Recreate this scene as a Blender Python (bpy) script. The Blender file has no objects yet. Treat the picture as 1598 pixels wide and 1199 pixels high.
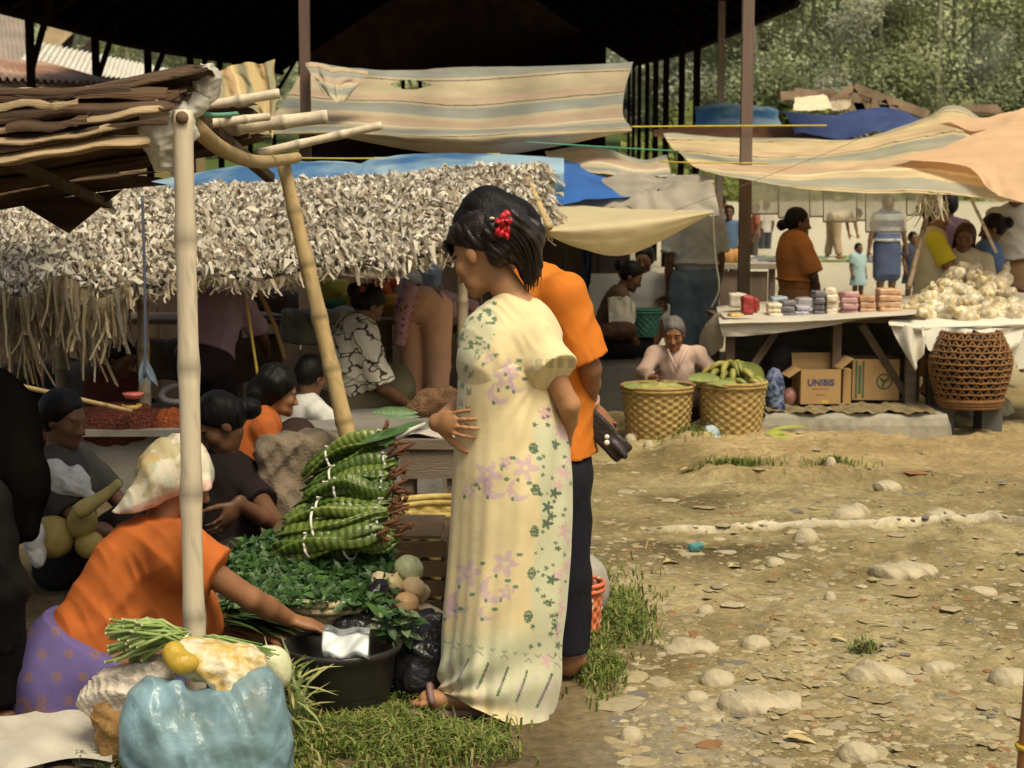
import bpy, math, random
import numpy as np
from mathutils import Vector as V, Matrix
R = math.radians
sc = bpy.context.scene
COL = sc.collection
rng = np.random.default_rng(7)
random.seed(7)
# ------------------------------------------------------------------ camera model
IW, IH = 1598, 1199
LENS = 55.0
F = LENS / 36 * IW
CZ = 1.5
PIT = math.atan((599.5 - 330) / F)
CPI, SPI = math.cos(PIT), math.sin(PIT)
def P(px, py, Y):
    x = (px - 799) / F; v = (599.5 - py) / F
    t = Y / (CPI + v * SPI)
    return V((x * t, Y, CZ + (-SPI + v * CPI) * t))
def G(px, py, z=0.0):
    x = (px - 799) / F; v = (599.5 - py) / F
    t = (z - CZ) / (-SPI + v * CPI)
    return V((x * t, (CPI + v * SPI) * t, z))
def PX(p):
    y, z = p[1], p[2] - CZ
    d = y * CPI - z * SPI
    return 799 + F * p[0] / d, 599.5 - F * (y * SPI + z * CPI) / d
def terr(y):
    return 0.022 * max(0.0, y - 15.0) + 0.08 * max(0.0, y - 42)
# ------------------------------------------------------------------ noise
def vnoise(x, y, seed=0):
    x = np.asarray(x, float); y = np.asarray(y, float)
    xi = np.floor(x).astype(np.int64); yi = np.floor(y).astype(np.int64)
    fx = x - xi; fy = y - yi
    fx = fx * fx * (3 - 2 * fx); fy = fy * fy * (3 - 2 * fy)
    def h(a, b):
        n = (a * 374761393 + b * 668265263 + seed * 1442695041) & 0x7fffffff
        n = ((n ^ (n >> 13)) * 1274126177) & 0x7fffffff
        return ((n ^ (n >> 16)) & 0xffff) / 65535.0
    return (h(xi, yi) * (1 - fx) + h(xi + 1, yi) * fx) * (1 - fy) + (h(xi, yi + 1) * (1 - fx) + h(xi + 1, yi + 1) * fx) * fy
def fbm(x, y, seed=0, o=4):
    s = 0; a = 1; t = 0
    for i in range(o):
        s = s + a * vnoise(np.asarray(x) * 2 ** i, np.asarray(y) * 2 ** i, seed + i * 17); t += a; a *= .5
    return s / t
def lin(c):
    return tuple((v / 12.92 if v <= .04045 else ((v + .055) / 1.055) ** 2.4) for v in c)
def S(r, g, b):           # sRGB 0-255 -> linear
    return lin((r / 255, g / 255, b / 255))
# ------------------------------------------------------------------ materials
MATS = {}
def mat(name, col=(.5, .5, .5), rough=.8, var=.15, scale=12, bump=.15, bscale=80, attr=False, spec=.3,
        trans=0, alpha=1, stretch=(1, 1, 1), col2=None, kind='noise', metal=0, bdist=.01, sheen=0):
    if name in MATS: return MATS[name]
    m = bpy.data.materials.new(name); m.use_nodes = True; nt = m.node_tree; N = nt.nodes; L = nt.links
    b = N['Principled BSDF']; out = N['Material Output']
    b.inputs['Roughness'].default_value = rough; b.inputs['Specular IOR Level'].default_value = spec
    b.inputs['Metallic'].default_value = metal
    if sheen: b.inputs['Sheen Weight'].default_value = sheen
    tc = N.new('ShaderNodeTexCoord'); mp = N.new('ShaderNodeMapping'); mp.inputs['Scale'].default_value = stretch
    L.new(tc.outputs['Object'], mp.inputs['Vector'])
    if attr:
        a = N.new('ShaderNodeAttribute'); a.attribute_name = 'Col'; base = a.outputs['Color']
    else:
        r = N.new('ShaderNodeRGB'); r.outputs[0].default_value = (*col, 1); base = r.outputs[0]
    if kind == 'noise':
        t = N.new('ShaderNodeTexNoise'); t.inputs['Scale'].default_value = scale; t.inputs['Detail'].default_value = 5
        L.new(mp.outputs[0], t.inputs['Vector']); fac = t.outputs['Fac']
    elif kind == 'voro':
        t = N.new('ShaderNodeTexVoronoi'); t.inputs['Scale'].default_value = scale
        L.new(mp.outputs[0], t.inputs['Vector']); fac = t.outputs['Distance']
    elif kind == 'edge':
        t = N.new('ShaderNodeTexVoronoi'); t.feature = 'DISTANCE_TO_EDGE'; t.inputs['Scale'].default_value = scale
        n2 = N.new('ShaderNodeTexNoise'); n2.inputs['Scale'].default_value = scale * .7
        mx = N.new('ShaderNodeMixRGB'); mx.inputs[0].default_value = .25
        L.new(mp.outputs[0], n2.inputs['Vector']); L.new(mp.outputs[0], mx.inputs[1]); L.new(n2.outputs['Color'], mx.inputs[2])
        L.new(mx.outputs[0], t.inputs['Vector']); fac = t.outputs['Distance']
    elif kind == 'wave':
        t = N.new('ShaderNodeTexWave'); t.inputs['Scale'].default_value = scale; t.inputs['Distortion'].default_value = 3
        t.inputs['Detail'].default_value = 2; t.bands_direction = 'Z'
        L.new(mp.outputs[0], t.inputs['Vector']); fac = t.outputs['Fac']
    if col2 is not None:
        cr = N.new('ShaderNodeValToRGB'); L.new(fac, cr.inputs[0])
        if kind == 'edge': lo, hi = .03, .06
        elif kind == 'voro': lo, hi = .25, .35
        else: lo, hi = .42, .58
        cr.color_ramp.elements[0].position = lo; cr.color_ramp.elements[1].position = hi
        cr.color_ramp.elements[0].color = (*col2, 1); cr.color_ramp.elements[1].color = (*col, 1)
        base = cr.outputs[0]
        t2 = N.new('ShaderNodeTexNoise'); t2.inputs['Scale'].default_value = scale * .6; L.new(mp.outputs[0], t2.inputs['Vector']); fac = t2.outputs['Fac']
    mr = N.new('ShaderNodeMapRange'); mr.inputs[1].default_value = .25; mr.inputs[2].default_value = .75
    mr.inputs[3].default_value = 1 - var; mr.inputs[4].default_value = 1 + var
    L.new(fac, mr.inputs[0])
    mm = N.new('ShaderNodeMixRGB'); mm.blend_type = 'MULTIPLY'; mm.inputs[0].default_value = 1
    L.new(base, mm.inputs[1]); L.new(mr.outputs[0], mm.inputs[2]); L.new(mm.outputs[0], b.inputs['Base Color'])
    if bump:
        bt = N.new('ShaderNodeTexNoise'); bt.inputs['Scale'].default_value = bscale; bt.inputs['Detail'].default_value = 4
        L.new(mp.outputs[0], bt.inputs['Vector'])
        bn = N.new('ShaderNodeBump'); bn.inputs['Strength'].default_value = bump; bn.inputs['Distance'].default_value = bdist
        L.new(bt.outputs['Fac'], bn.inputs['Height']); L.new(bn.outputs[0], b.inputs['Normal'])
    sh = b.outputs[0]
    if trans:
        tr = N.new('ShaderNodeBsdfTranslucent'); L.new(mm.outputs[0], tr.inputs['Color'])
        mx = N.new('ShaderNodeMixShader'); mx.inputs[0].default_value = trans
        L.new(sh, mx.inputs[1]); L.new(tr.outputs[0], mx.inputs[2]); sh = mx.outputs[0]
    if alpha < 1:
        tp = N.new('ShaderNodeBsdfTransparent'); mx = N.new('ShaderNodeMixShader')
        if alpha < 0:
            mx.inputs[0].default_value = 1
        mr2 = N.new('ShaderNodeMapRange'); mr2.inputs[1].default_value = .35; mr2.inputs[2].default_value = .65
        mr2.inputs[3].default_value = max(0, alpha - .18); mr2.inputs[4].default_value = min(1, alpha + .18)
        L.new(fac, mr2.inputs[0]); L.new(mr2.outputs[0], mx.inputs[0])
        L.new(tp.outputs[0], mx.inputs[1]); L.new(sh, mx.inputs[2]); sh = mx.outputs[0]
    L.new(sh, out.inputs['Surface'])
    MATS[name] = m
    return m
# ------------------------------------------------------------------ objects
ORG = {}
def tag(o, label=None, cat=None, group=None, kind=None):
    if label: o['label'] = label
    if cat: o['category'] = cat
    if group: o['group'] = group
    if kind: o['kind'] = kind
    return o
def thing(name, label, cat, loc=(0, 0, 0), group=None):
    o = bpy.data.objects.new(name, None); COL.objects.link(o); o.location = loc; ORG[o.name] = V(loc)
    o.empty_display_size = .1
    return tag(o, label, cat, group)
def link_mesh(name, me, m, parent=None, loc=None):
    o = bpy.data.objects.new(name, me); COL.objects.link(o)
    if m: me.materials.append(m)
    if parent is not None:
        o.parent = parent; ORG[o.name] = ORG[parent.name]
    else:
        o.location = loc if loc is not None else (0, 0, 0); ORG[o.name] = V(o.location)
    return o
def mesh_np(name, v, f, m, parent=None, col=None, smooth=True, loc=None):
    v = np.asarray(v, np.float32).reshape(-1, 3)
    if parent is not None: org = ORG[parent.name]
    else:
        if loc is None:
            mn = v.min(0); mx = v.max(0); loc = V(((mn[0] + mx[0]) / 2, (mn[1] + mx[1]) / 2, mn[2]))
        org = V(loc)
    v = v - np.array(org, np.float32)
    me = bpy.data.meshes.new(name)
    if isinstance(f, np.ndarray):
        k = f.shape[1]
        me.vertices.add(len(v)); me.vertices.foreach_set('co', v.ravel())
        me.loops.add(f.size); me.loops.foreach_set('vertex_index', f.astype(np.int32).ravel())
        me.polygons.add(len(f)); me.polygons.foreach_set('loop_start', np.arange(0, f.size, k, dtype=np.int32))
        me.polygons.foreach_set('loop_total', np.full(len(f), k, np.int32))
        me.update(calc_edges=True)
    else:
        me.from_pydata(v.tolist(), [], f); me.update()
    if smooth: me.polygons.foreach_set('use_smooth', np.ones(len(me.polygons), bool))
    if col is not None:
        a = me.color_attributes.new('Col', 'FLOAT_COLOR', 'POINT')
        c = np.ones((len(v), 4), np.float32); c[:, :3] = np.asarray(col, np.float32).reshape(-1, 3)
        a.data.foreach_set('color', c.ravel())
    return link_mesh(name, me, m, parent, loc)
def frame(d):
    d = V(d).normalized(); u = V((0, 0, 1)) if abs(d.z) < .9 else V((0, 1, 0))
    a = d.cross(u).normalized(); b = a.cross(d).normalized()
    return a, b
class MB:
    def __init__(s): s.v = []; s.f = []; s.c = []; s.cur = (1, 1, 1); s.usec = False
    def col(s, c): s.cur = c; s.usec = True; return s
    def add(s, vs, fs, cols=None):
        n = len(s.v); s.v += [tuple(p) for p in vs]; s.f += [tuple(i + n for i in q) for q in fs]
        s.c += list(cols) if cols is not None else [s.cur] * len(vs)
        return s
    def box(s, c, size, M=None):
        c = V(c); hx, hy, hz = size[0] / 2, size[1] / 2, size[2] / 2
        p = [V((x, y, z)) for x in (-hx, hx) for y in (-hy, hy) for z in (-hz, hz)]
        if M is not None: p = [M @ q for q in p]
        return s.add([c + q for q in p], [(0, 1, 3, 2), (4, 6, 7, 5), (0, 4, 5, 1), (2, 3, 7, 6), (0, 2, 6, 4), (1, 5, 7, 3)])
    def bar(s, a, b, w, h):            # rectangular bar from a to b
        a = V(a); b = V(b); x, y = frame(b - a)
        p = [q + x * sx * w / 2 + y * sy * h / 2 for q in (a, b) for sx, sy in ((-1, -1), (1, -1), (1, 1), (-1, 1))]
        return s.add(p, [(3, 2, 1, 0), (4, 5, 6, 7), (0, 1, 5, 4), (1, 2, 6, 5), (2, 3, 7, 6), (3, 0, 4, 7)])
    def tube(s, path, r, n=8, cap=True):
        path = [V(p) for p in path]; k = len(path)
        rs = r if isinstance(r, (list, tuple)) else [r] * k
        vs = []; a = None
        for i, p in enumerate(path):
            d = path[min(i + 1, k - 1)] - path[max(i - 1, 0)]
            if a is None: a, b = frame(d)
            else:
                d = d.normalized(); a = (a - d * a.dot(d)).normalized(); b = a.cross(d)
            for j in range(n):
                t = 2 * math.pi * j / n; vs.append(p + (a * math.cos(t) + b * math.sin(t)) * rs[i])
        fs = [(i * n + j, i * n + (j + 1) % n, (i + 1) * n + (j + 1) % n, (i + 1) * n + j) for i in range(k - 1) for j in range(n)]
        if cap: fs += [tuple(range(n))[::-1], tuple((k - 1) * n + j for j in range(n))]
        return s.add(vs, fs)
    def lathe(s, c, prof, n=24, M=None, squash=1.0):
        c = V(c); vs = []
        for r, z in prof:
            for j in range(n):
                t = 2 * math.pi * j / n; q = V((r * math.cos(t), r * math.sin(t) * squash, z)); vs.append(c + (M @ q if M else q))
        k = len(prof)
        return s.add(vs, [(i * n + j, i * n + (j + 1) % n, (i + 1) * n + (j + 1) % n, (i + 1) * n + j) for i in range(k - 1) for j in range(n)])
    def grid(s, fn, nu, nv, cfn=None):
        vs = [fn(i / nu, j / nv) for j in range(nv + 1) for i in range(nu + 1)]
        cs = [cfn(i / nu, j / nv) for j in range(nv + 1) for i in range(nu + 1)] if cfn else None
        if cfn: s.usec = True
        w = nu + 1
        return s.add(vs, [(j * w + i, j * w + i + 1, (j + 1) * w + i + 1, (j + 1) * w + i) for j in range(nv) for i in range(nu)], cs)
    def blob(s, c, rad, M=None, jit=.0, n=2):
        vs, fs = ICO[n]
        c = V(c); q = []
        for v in vs:
            k = 1 + random.uniform(-jit, jit); p = V((v[0] * rad[0] * k, v[1] * rad[1] * k, v[2] * rad[2] * k)); q.append(c + (M @ p if M else p))
        return s.add(q, fs)
    def leaf(s, base, d, up, L, w, bend=.3, nseg=4):
        base = V(base); d = V(d).normalized(); up = V(up); side = d.cross(up)
        if side.length < 1e-4: side = d.cross(V((1, .3, 0)))
        side.normalize(); up = side.cross(d)
        vs = []
        for i in range(nseg + 1):
            t = i / nseg; ww = w * math.sin(math.pi * min(1, .08 + t * .92)) ** .8 if i < nseg else .0005
            p = base + d * L * t - up * bend * L * t * t
            vs += [p - side * ww / 2 + up * ww * .18, p, p + side * ww / 2 + up * ww * .18]
        fs = []
        for i in range(nseg):
            for j in (0, 1): fs.append((i * 3 + j, i * 3 + j + 1, i * 3 + 4 + j, i * 3 + 3 + j))
        return s.add(vs, fs)
    def build(s, name, m, parent=None, smooth=True, loc=None):
        return mesh_np(name, s.v, s.f, m, parent, s.c if s.usec else None, smooth, loc)
def _ico(n):
    t = (1 + 5 ** .5) / 2
    v = [V(p).normalized() for p in [(-1, t, 0), (1, t, 0), (-1, -t, 0), (1, -t, 0), (0, -1, t), (0, 1, t), (0, -1, -t), (0, 1, -t), (t, 0, -1), (t, 0, 1), (-t, 0, -1), (-t, 0, 1)]]
    f = [(0, 11, 5), (0, 5, 1), (0, 1, 7), (0, 7, 10), (0, 10, 11), (1, 5, 9), (5, 11, 4), (11, 10, 2), (10, 7, 6), (7, 1, 8), (3, 9, 4), (3, 4, 2), (3, 2, 6), (3, 6, 8), (3, 8, 9), (4, 9, 5), (2, 4, 11), (6, 2, 10), (8, 6, 7), (9, 8, 1)]
    for _ in range(n):
        c = {}; g = []
        def mid(a, b):
            k = (min(a, b), max(a, b))
            if k not in c: c[k] = len(v); v.append(((v[a] + v[b]) / 2).normalized())
            return c[k]
        for a, b, d in f:
            x, y, z = mid(a, b), mid(b, d), mid(d, a); g += [(a, x, z), (b, y, x), (d, z, y), (x, y, z)]
        f = g
    return [tuple(p) for p in v], f
ICO = {i: _ico(i) for i in range(4)}
def rot(x=0, y=0, z=0):
    return Matrix.Rotation(z, 3, 'Z') @ Matrix.Rotation(y, 3, 'Y') @ Matrix.Rotation(x, 3, 'X')
def dup(root, loc, rz=0, scale=1.0, label=None, group=None, rx=0, ry=0):
    r = root.copy(); COL.objects.link(r); r.location = loc; r.rotation_euler = (rx, ry, rz)
    r.scale = (scale,) * 3 if not isinstance(scale, tuple) else scale
    if label: r['label'] = label
    if group: r['group'] = group
    for ch in list(root.children):
        c = ch.copy(); COL.objects.link(c); c.parent = r
        for g in ch.children:
            d = g.copy(); COL.objects.link(d); d.parent = c
    return r
def proto(o):        # a single-mesh thing whose origin becomes its base
    return o
# ------------------------------------------------------------------ signed-distance surfaces
def rc(a, b, ra, rb=None, flat=None, cap=(0, 0), k=None, op='u'):
    return dict(t='rc', a=np.array(a, float), b=np.array(b, float), ra=ra, rb=ra if rb is None else rb, flat=flat, cap=cap, k=k, op=op)
def el(c, r, M=None, k=None, op='u'):
    return dict(t='el', c=np.array(c, float), r=np.array(r if hasattr(r, '__len__') else (r, r, r), float),
                M=np.array(M, float) if M is not None else np.eye(3), k=k, op=op)
def bx(c, h, r=.01, M=None, k=None, op='u'):
    return dict(t='bx', c=np.array(c, float), h=np.array(h, float), r=r, M=np.array(M, float) if M is not None else np.eye(3), k=k, op=op)
def sdf(prims, res=.01, k=.02, cuts=(), disp=None, dmax=0.0):
    lo = []; hi = []
    for p in prims:
        if p['t'] == 'rc':
            l = np.minimum(p['a'] - p['ra'], p['b'] - p['rb']); h = np.maximum(p['a'] + p['ra'], p['b'] + p['rb'])
        elif p['t'] == 'el':
            e = np.sqrt(((p['M'] * p['r']) ** 2).sum(1)); l = p['c'] - e; h = p['c'] + e
        else:
            e = np.abs(p['M']) @ (p['h'] + p['r']); l = p['c'] - e; h = p['c'] + e
        p['lo'] = l; p['hi'] = h
        if p['op'] == 'u': lo.append(l); hi.append(h)
    mg = 3 * res + k * .3 + dmax
    o = np.min(lo, 0) - mg; n = np.ceil((np.max(hi, 0) + mg - o) / res).astype(int) + 1
    fld = np.full(n, 1.0, np.float32)
    ax = [o[i] + res * np.arange(n[i]) for i in range(3)]
    for p in prims:
        kk = k if p['k'] is None else p['k']
        m = kk + 2.5 * res + dmax
        i0 = np.clip(np.floor((p['lo'] - m - o) / res).astype(int), 0, n); i1 = np.clip(np.ceil((p['hi'] + m - o) / res).astype(int) + 1, 0, n)
        if (i1 <= i0).any(): continue
        sl = tuple(slice(i0[i], i1[i]) for i in range(3))
        x = ax[0][sl[0]][:, None, None].astype(np.float32); y = ax[1][sl[1]][None, :, None].astype(np.float32); z = ax[2][sl[2]][None, None, :].astype(np.float32)
        if p['t'] == 'rc':
            a = p['a']; ba = p['b'] - a; L2 = ba @ ba + 1e-12
            px, py, pz = x - a[0], y - a[1], z - a[2]
            tt = (px * ba[0] + py * ba[1] + pz * ba[2]) / L2
            h = np.clip(tt, 0, 1)
            qx, qy, qz = px - ba[0] * h, py - ba[1] * h, pz - ba[2] * h
            q2 = qx * qx + qy * qy + qz * qz
            if p['flat'] is not None:
                nn, fct = p['flat']; dn = qx * nn[0] + qy * nn[1] + qz * nn[2]
                q2 = q2 + dn * dn * (1 / fct ** 2 - 1)
            d = np.sqrt(q2) - (p['ra'] + (p['rb'] - p['ra']) * h)
            L = math.sqrt(L2)
            if p['cap'][0]: d = np.maximum(d, -tt * L)
            if p['cap'][1]: d = np.maximum(d, (tt - 1) * L)
        elif p['t'] == 'el':
            M = p['M']; px, py, pz = x - p['c'][0], y - p['c'][1], z - p['c'][2]
            q = [(px * M[0, i] + py * M[1, i] + pz * M[2, i]) for i in range(3)]
            k0 = np.sqrt(sum((q[i] / p['r'][i]) ** 2 for i in range(3))); k1 = np.sqrt(sum((q[i] / p['r'][i] ** 2) ** 2 for i in range(3))) + 1e-9
            d = k0 * (k0 - 1) / k1
        else:
            M = p['M']; px, py, pz = x - p['c'][0], y - p['c'][1], z - p['c'][2]
            q = [np.abs(px * M[0, i] + py * M[1, i] + pz * M[2, i]) - p['h'][i] for i in range(3)]
            d = np.sqrt(sum(np.maximum(t, 0) ** 2 for t in q)) + np.minimum(np.maximum(np.maximum(q[0], q[1]), q[2]), 0) - p['r']
        g = fld[sl]
        if p['op'] == 'u':
            h = np.clip(.5 + .5 * (g - d) / kk, 0, 1); fld[sl] = g * (1 - h) + d * h - kk * h * (1 - h)
        else:
            h = np.clip(.5 - .5 * (g + d) / kk, 0, 1); fld[sl] = g * (1 - h) - d * h + kk * h * (1 - h)
    if disp is not None or cuts:
        x = ax[0][:, None, None].astype(np.float32); y = ax[1][None, :, None].astype(np.float32); z = ax[2][None, None, :].astype(np.float32)
        if disp is not None: fld = fld + disp(x, y, z).astype(np.float32)
        for (c, nn) in cuts: fld = np.maximum(fld, (x - c[0]) * nn[0] + (y - c[1]) * nn[1] + (z - c[2]) * nn[2])
    return nets(fld, o, res)
def nets(f, o, res):
    s = f < 0; c = np.zeros(tuple(np.array(f.shape) - 1), np.int8)
    sl = (slice(None, -1), slice(1, None))
    for i in (0, 1):
        for j in (0, 1):
            for k in (0, 1): c += s[sl[i], sl[j], sl[k]]
    act = (c > 0) & (c < 8); ijk = np.argwhere(act); idx = np.full(act.shape, -1, np.int64); idx[act] = np.arange(len(ijk))
    acc = np.zeros((len(ijk), 3)); w = np.zeros(len(ijk))
    cs = [(i, j, k) for i in (0, 1) for j in (0, 1) for k in (0, 1)]
    val = {q: f[ijk[:, 0] + q[0], ijk[:, 1] + q[1], ijk[:, 2] + q[2]] for q in cs}
    for q in cs:
        for a in range(3):
            if q[a] == 0:
                r = list(q); r[a] = 1; r = tuple(r); fa, fb = val[q], val[r]; m = (fa < 0) != (fb < 0)
                t = np.where(m, fa / np.where(m, fa - fb, 1), 0); p = np.array(q, float) + t[:, None] * (np.array(r) - np.array(q))
                acc[m] += p[m]; w[m] += 1
    v = o + res * (ijk + acc / w[:, None])
    faces = []
    for a in range(3):
        b, cc = (a + 1) % 3, (a + 2) % 3
        s0 = [slice(None)] * 3; s1 = [slice(None)] * 3; s0[a] = slice(None, -1); s1[a] = slice(1, None)
        A = s[tuple(s0)]; B = s[tuple(s1)]; e = np.argwhere(A != B)
        e = e[(e[:, b] > 0) & (e[:, cc] > 0) & (e[:, b] < f.shape[b] - 1) & (e[:, cc] < f.shape[cc] - 1)]
        fl = A[e[:, 0], e[:, 1], e[:, 2]]
        def g(db, dc):
            q = e.copy(); q[:, b] += db; q[:, cc] += dc; return idx[q[:, 0], q[:, 1], q[:, 2]]
        qd = np.stack([g(-1, -1), g(0, -1), g(0, 0), g(-1, 0)], 1)
        qd[~fl] = qd[~fl][:, ::-1]
        faces.append(qd)
    return v, np.concatenate(faces)
def wr(amp, fr, seed=0, kz=.5):
    r = np.random.default_rng(seed); D = r.normal(size=(4, 3)); D /= np.linalg.norm(D, axis=1)[:, None]; D[:, 2] *= kz; ph = r.uniform(0, 6, 4)
    def fn(x, y, z):
        q = [D[i, 0] * x + D[i, 1] * y + D[i, 2] * z for i in range(4)]
        return amp * (np.sin(q[0] * fr + 2.2 * np.sin(q[1] * fr * .45 + ph[1]) + ph[0]) * .6 + np.sin(q[2] * fr * 1.9 + 2 * np.sin(q[3] * fr * .8 + ph[3]) + ph[2]) * .4)
    return fn

def ridge(amp, fr, seed=0):
    """sharp crinkles for thin plastic: folded, ridged waves"""
    r = np.random.default_rng(seed); D = r.normal(size=(7, 3)); D /= np.linalg.norm(D, axis=1)[:, None]; ph = r.uniform(0, 6, 7)
    def fn(x, y, z):
        q = [D[i, 0] * x + D[i, 1] * y + D[i, 2] * z for i in range(7)]
        s = 0
        for i, (a, m) in enumerate(((.5, 1.0), (.35, 1.7), (.25, 2.9))):
            s = s + a * (np.abs(np.sin(q[2 * i] * fr * m + 1.6 * np.sin(q[2 * i + 1] * fr * .6 + ph[i]) + ph[i + 3])) * 2 - 1.2)
        return amp * s
    return fn
# ------------------------------------------------------------------ people
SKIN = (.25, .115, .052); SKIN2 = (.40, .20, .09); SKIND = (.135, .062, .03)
def body_frame(W):
    r = (W['shR'] - W['shL']).normalized(); u = (W['nek'] - W['pel']).normalized(); f = u.cross(r).normalized()
    return r, f, u
def stand(H=1.55):
    s = H / 1.6
    J = dict(pel=(0, 0, .88), wst=(0, .01, 1.02), chs=(0, .0, 1.17), nek=(0, -.015, 1.345), hed=(0, .015, 1.475),
             shL=(-.165, -.01, 1.285), shR=(.165, -.01, 1.285), elL=(-.205, -.02, 1.02), elR=(.205, -.02, 1.02), wrL=(-.2, .06, .79), wrR=(.2, .06, .79),
             hpL=(-.085, 0, .85), hpR=(.085, 0, .85), knL=(-.09, .02, .45), knR=(.09, .02, .45), anL=(-.09, -.02, .075), anR=(.09, -.02, .075),
             toL=(-.1, .13, .025), toR=(.1, .13, .025))
    return {k: V(v) * s for k, v in J.items()}, s
UPPER = ('wst', 'chs', 'nek', 'hed', 'shL', 'shR', 'elL', 'elR', 'wrL', 'wrR')
def lean(J, ang, piv='pel', names=UPPER):
    M = Matrix.Rotation(-ang, 3, 'X'); c = J[piv].copy()
    for n in names: J[n] = c + M @ (J[n] - c)
def sit(J, s, drop, knee_fwd=.35, knee_z=.42, spread=.1, foot=.3):
    d = V((0, 0, -drop))
    for n in UPPER + ('pel', 'hpL', 'hpR'): J[n] = J[n] + d
    for sd, x in (('L', -1), ('R', 1)):
        J['kn' + sd] = V((x * spread, knee_fwd, knee_z)) * s; J['an' + sd] = V((x * spread * .9, foot, .07)) * s; J['to' + sd] = V((x * spread * .9, foot + .16, .03)) * s
def to_world(J, loc, yaw):
    M = Matrix.Rotation(yaw, 3, 'Z'); loc = V(loc)
    return {k: loc + M @ v for k, v in J.items()}
def head_rot(yaw, pitch, roll=0):
    return rot(0, 0, yaw) @ rot(-pitch, 0, 0) @ rot(0, roll, 0)
def head_prims(c, M, s, k=.012):
    c = V(c); X = lambda x, y, z: np.array(c + M @ (V((x, y, z)) * s)); Mn = np.array(M)
    ps = [el(X(0, -.012, .03), np.array((.072, .092, .088)) * s, Mn), el(X(0, .026, -.03), np.array((.058, .062, .078)) * s, Mn),
          rc(X(-.03, .045, -.075), X(0, .072, -.09), .026 * s, .019 * s), rc(X(.03, .045, -.075), X(0, .072, -.09), .026 * s, .019 * s),
          rc(X(0, .083, .005), X(0, .105, -.032), .008 * s, .0125 * s, k=.01), el(X(.011, .094, -.037), .009 * s, k=.006), el(X(-.011, .094, -.037), .009 * s, k=.006),
          rc(X(-.036, .07, .022), X(.036, .07, .022), .013 * s),
          el(X(.04, .058, -.022), .025 * s), el(X(-.04, .058, -.022), .025 * s),
          el(X(.03, .097, .003), .013 * s, k=.012, op='s'), el(X(-.03, .097, .003), .013 * s, k=.012, op='s'),
          el(X(.03, .077, .002), .0125 * s, k=.003), el(X(-.03, .077, .002), .0125 * s, k=.003),
          rc(X(-.018, .083, -.058), X(.018, .083, -.058), .0075 * s, k=.006), rc(X(-.015, .083, -.069), X(.015, .083, -.069), .0085 * s, k=.005),
          el(X(.074, -.008, -.008), np.array((.009, .02, .032)) * s, Mn, k=.006), el(X(-.074, -.008, -.008), np.array((.009, .02, .032)) * s, Mn, k=.006)]
    return ps
def hand_prims(w, d, n, curl, s, thumb=1, spread=.12, fc=None):
    """w wrist, d finger direction, n palm normal (fingers curl toward it), thumb +1: side = d x n"""
    w = V(w); d = V(d).normalized(); n = V(n); n = (n - d * n.dot(d)).normalized(); sd = d.cross(n)
    Mh = Matrix((sd, d, n)).transposed()
    ps = [el(w + d * .05 * s, np.array((.040, .055, .017)) * s, np.array(Mh), k=.012), rc(w - d * .01 * s, w + d * .05 * s, .026 * s, .03 * s, flat=(np.array(n), .6), k=.015)]
    L = (.062, .076, .08, .07); r0 = (.0068, .0078, .008, .0076)
    for i in range(4):
        x = (1.5 - i) * -.0205 * s * -1
        x = (i - 1.5) * .0205 * s * thumb
        p = w + d * (.088 + (-.008, .0, .002, -.004)[i]) * s + sd * x - n * .002
        c = curl if fc is None else fc[i]
        a = 0; dd = (d + sd * spread * (i - 1.5) * thumb).normalized()
        for j, fr in enumerate((.45, .31, .24)):
            a += c * (.55, .9, .7)[j]
            q = p + (dd * math.cos(a) + n * math.sin(a)) * L[i] * fr * s
            ps.append(rc(p, q, r0[i] * s * (1 - .08 * j), r0[i] * s * (.92 - .08 * j), k=.004)); p = q
    p = w + d * .028 * s + sd * .03 * s * thumb + n * .006 * s; dd = (d * .75 + sd * .75 * thumb + n * .35).normalized()
    for j, l in enumerate((.042, .032, .026)):
        q = p + dd * l * s; ps.append(rc(p, q, (.014, .0112, .0098)[j] * s, (.0112, .0098, .008)[j] * s, k=.007)); p = q
        dd = (dd + d * .3 + n * curl * .25).normalized()
    return ps
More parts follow.
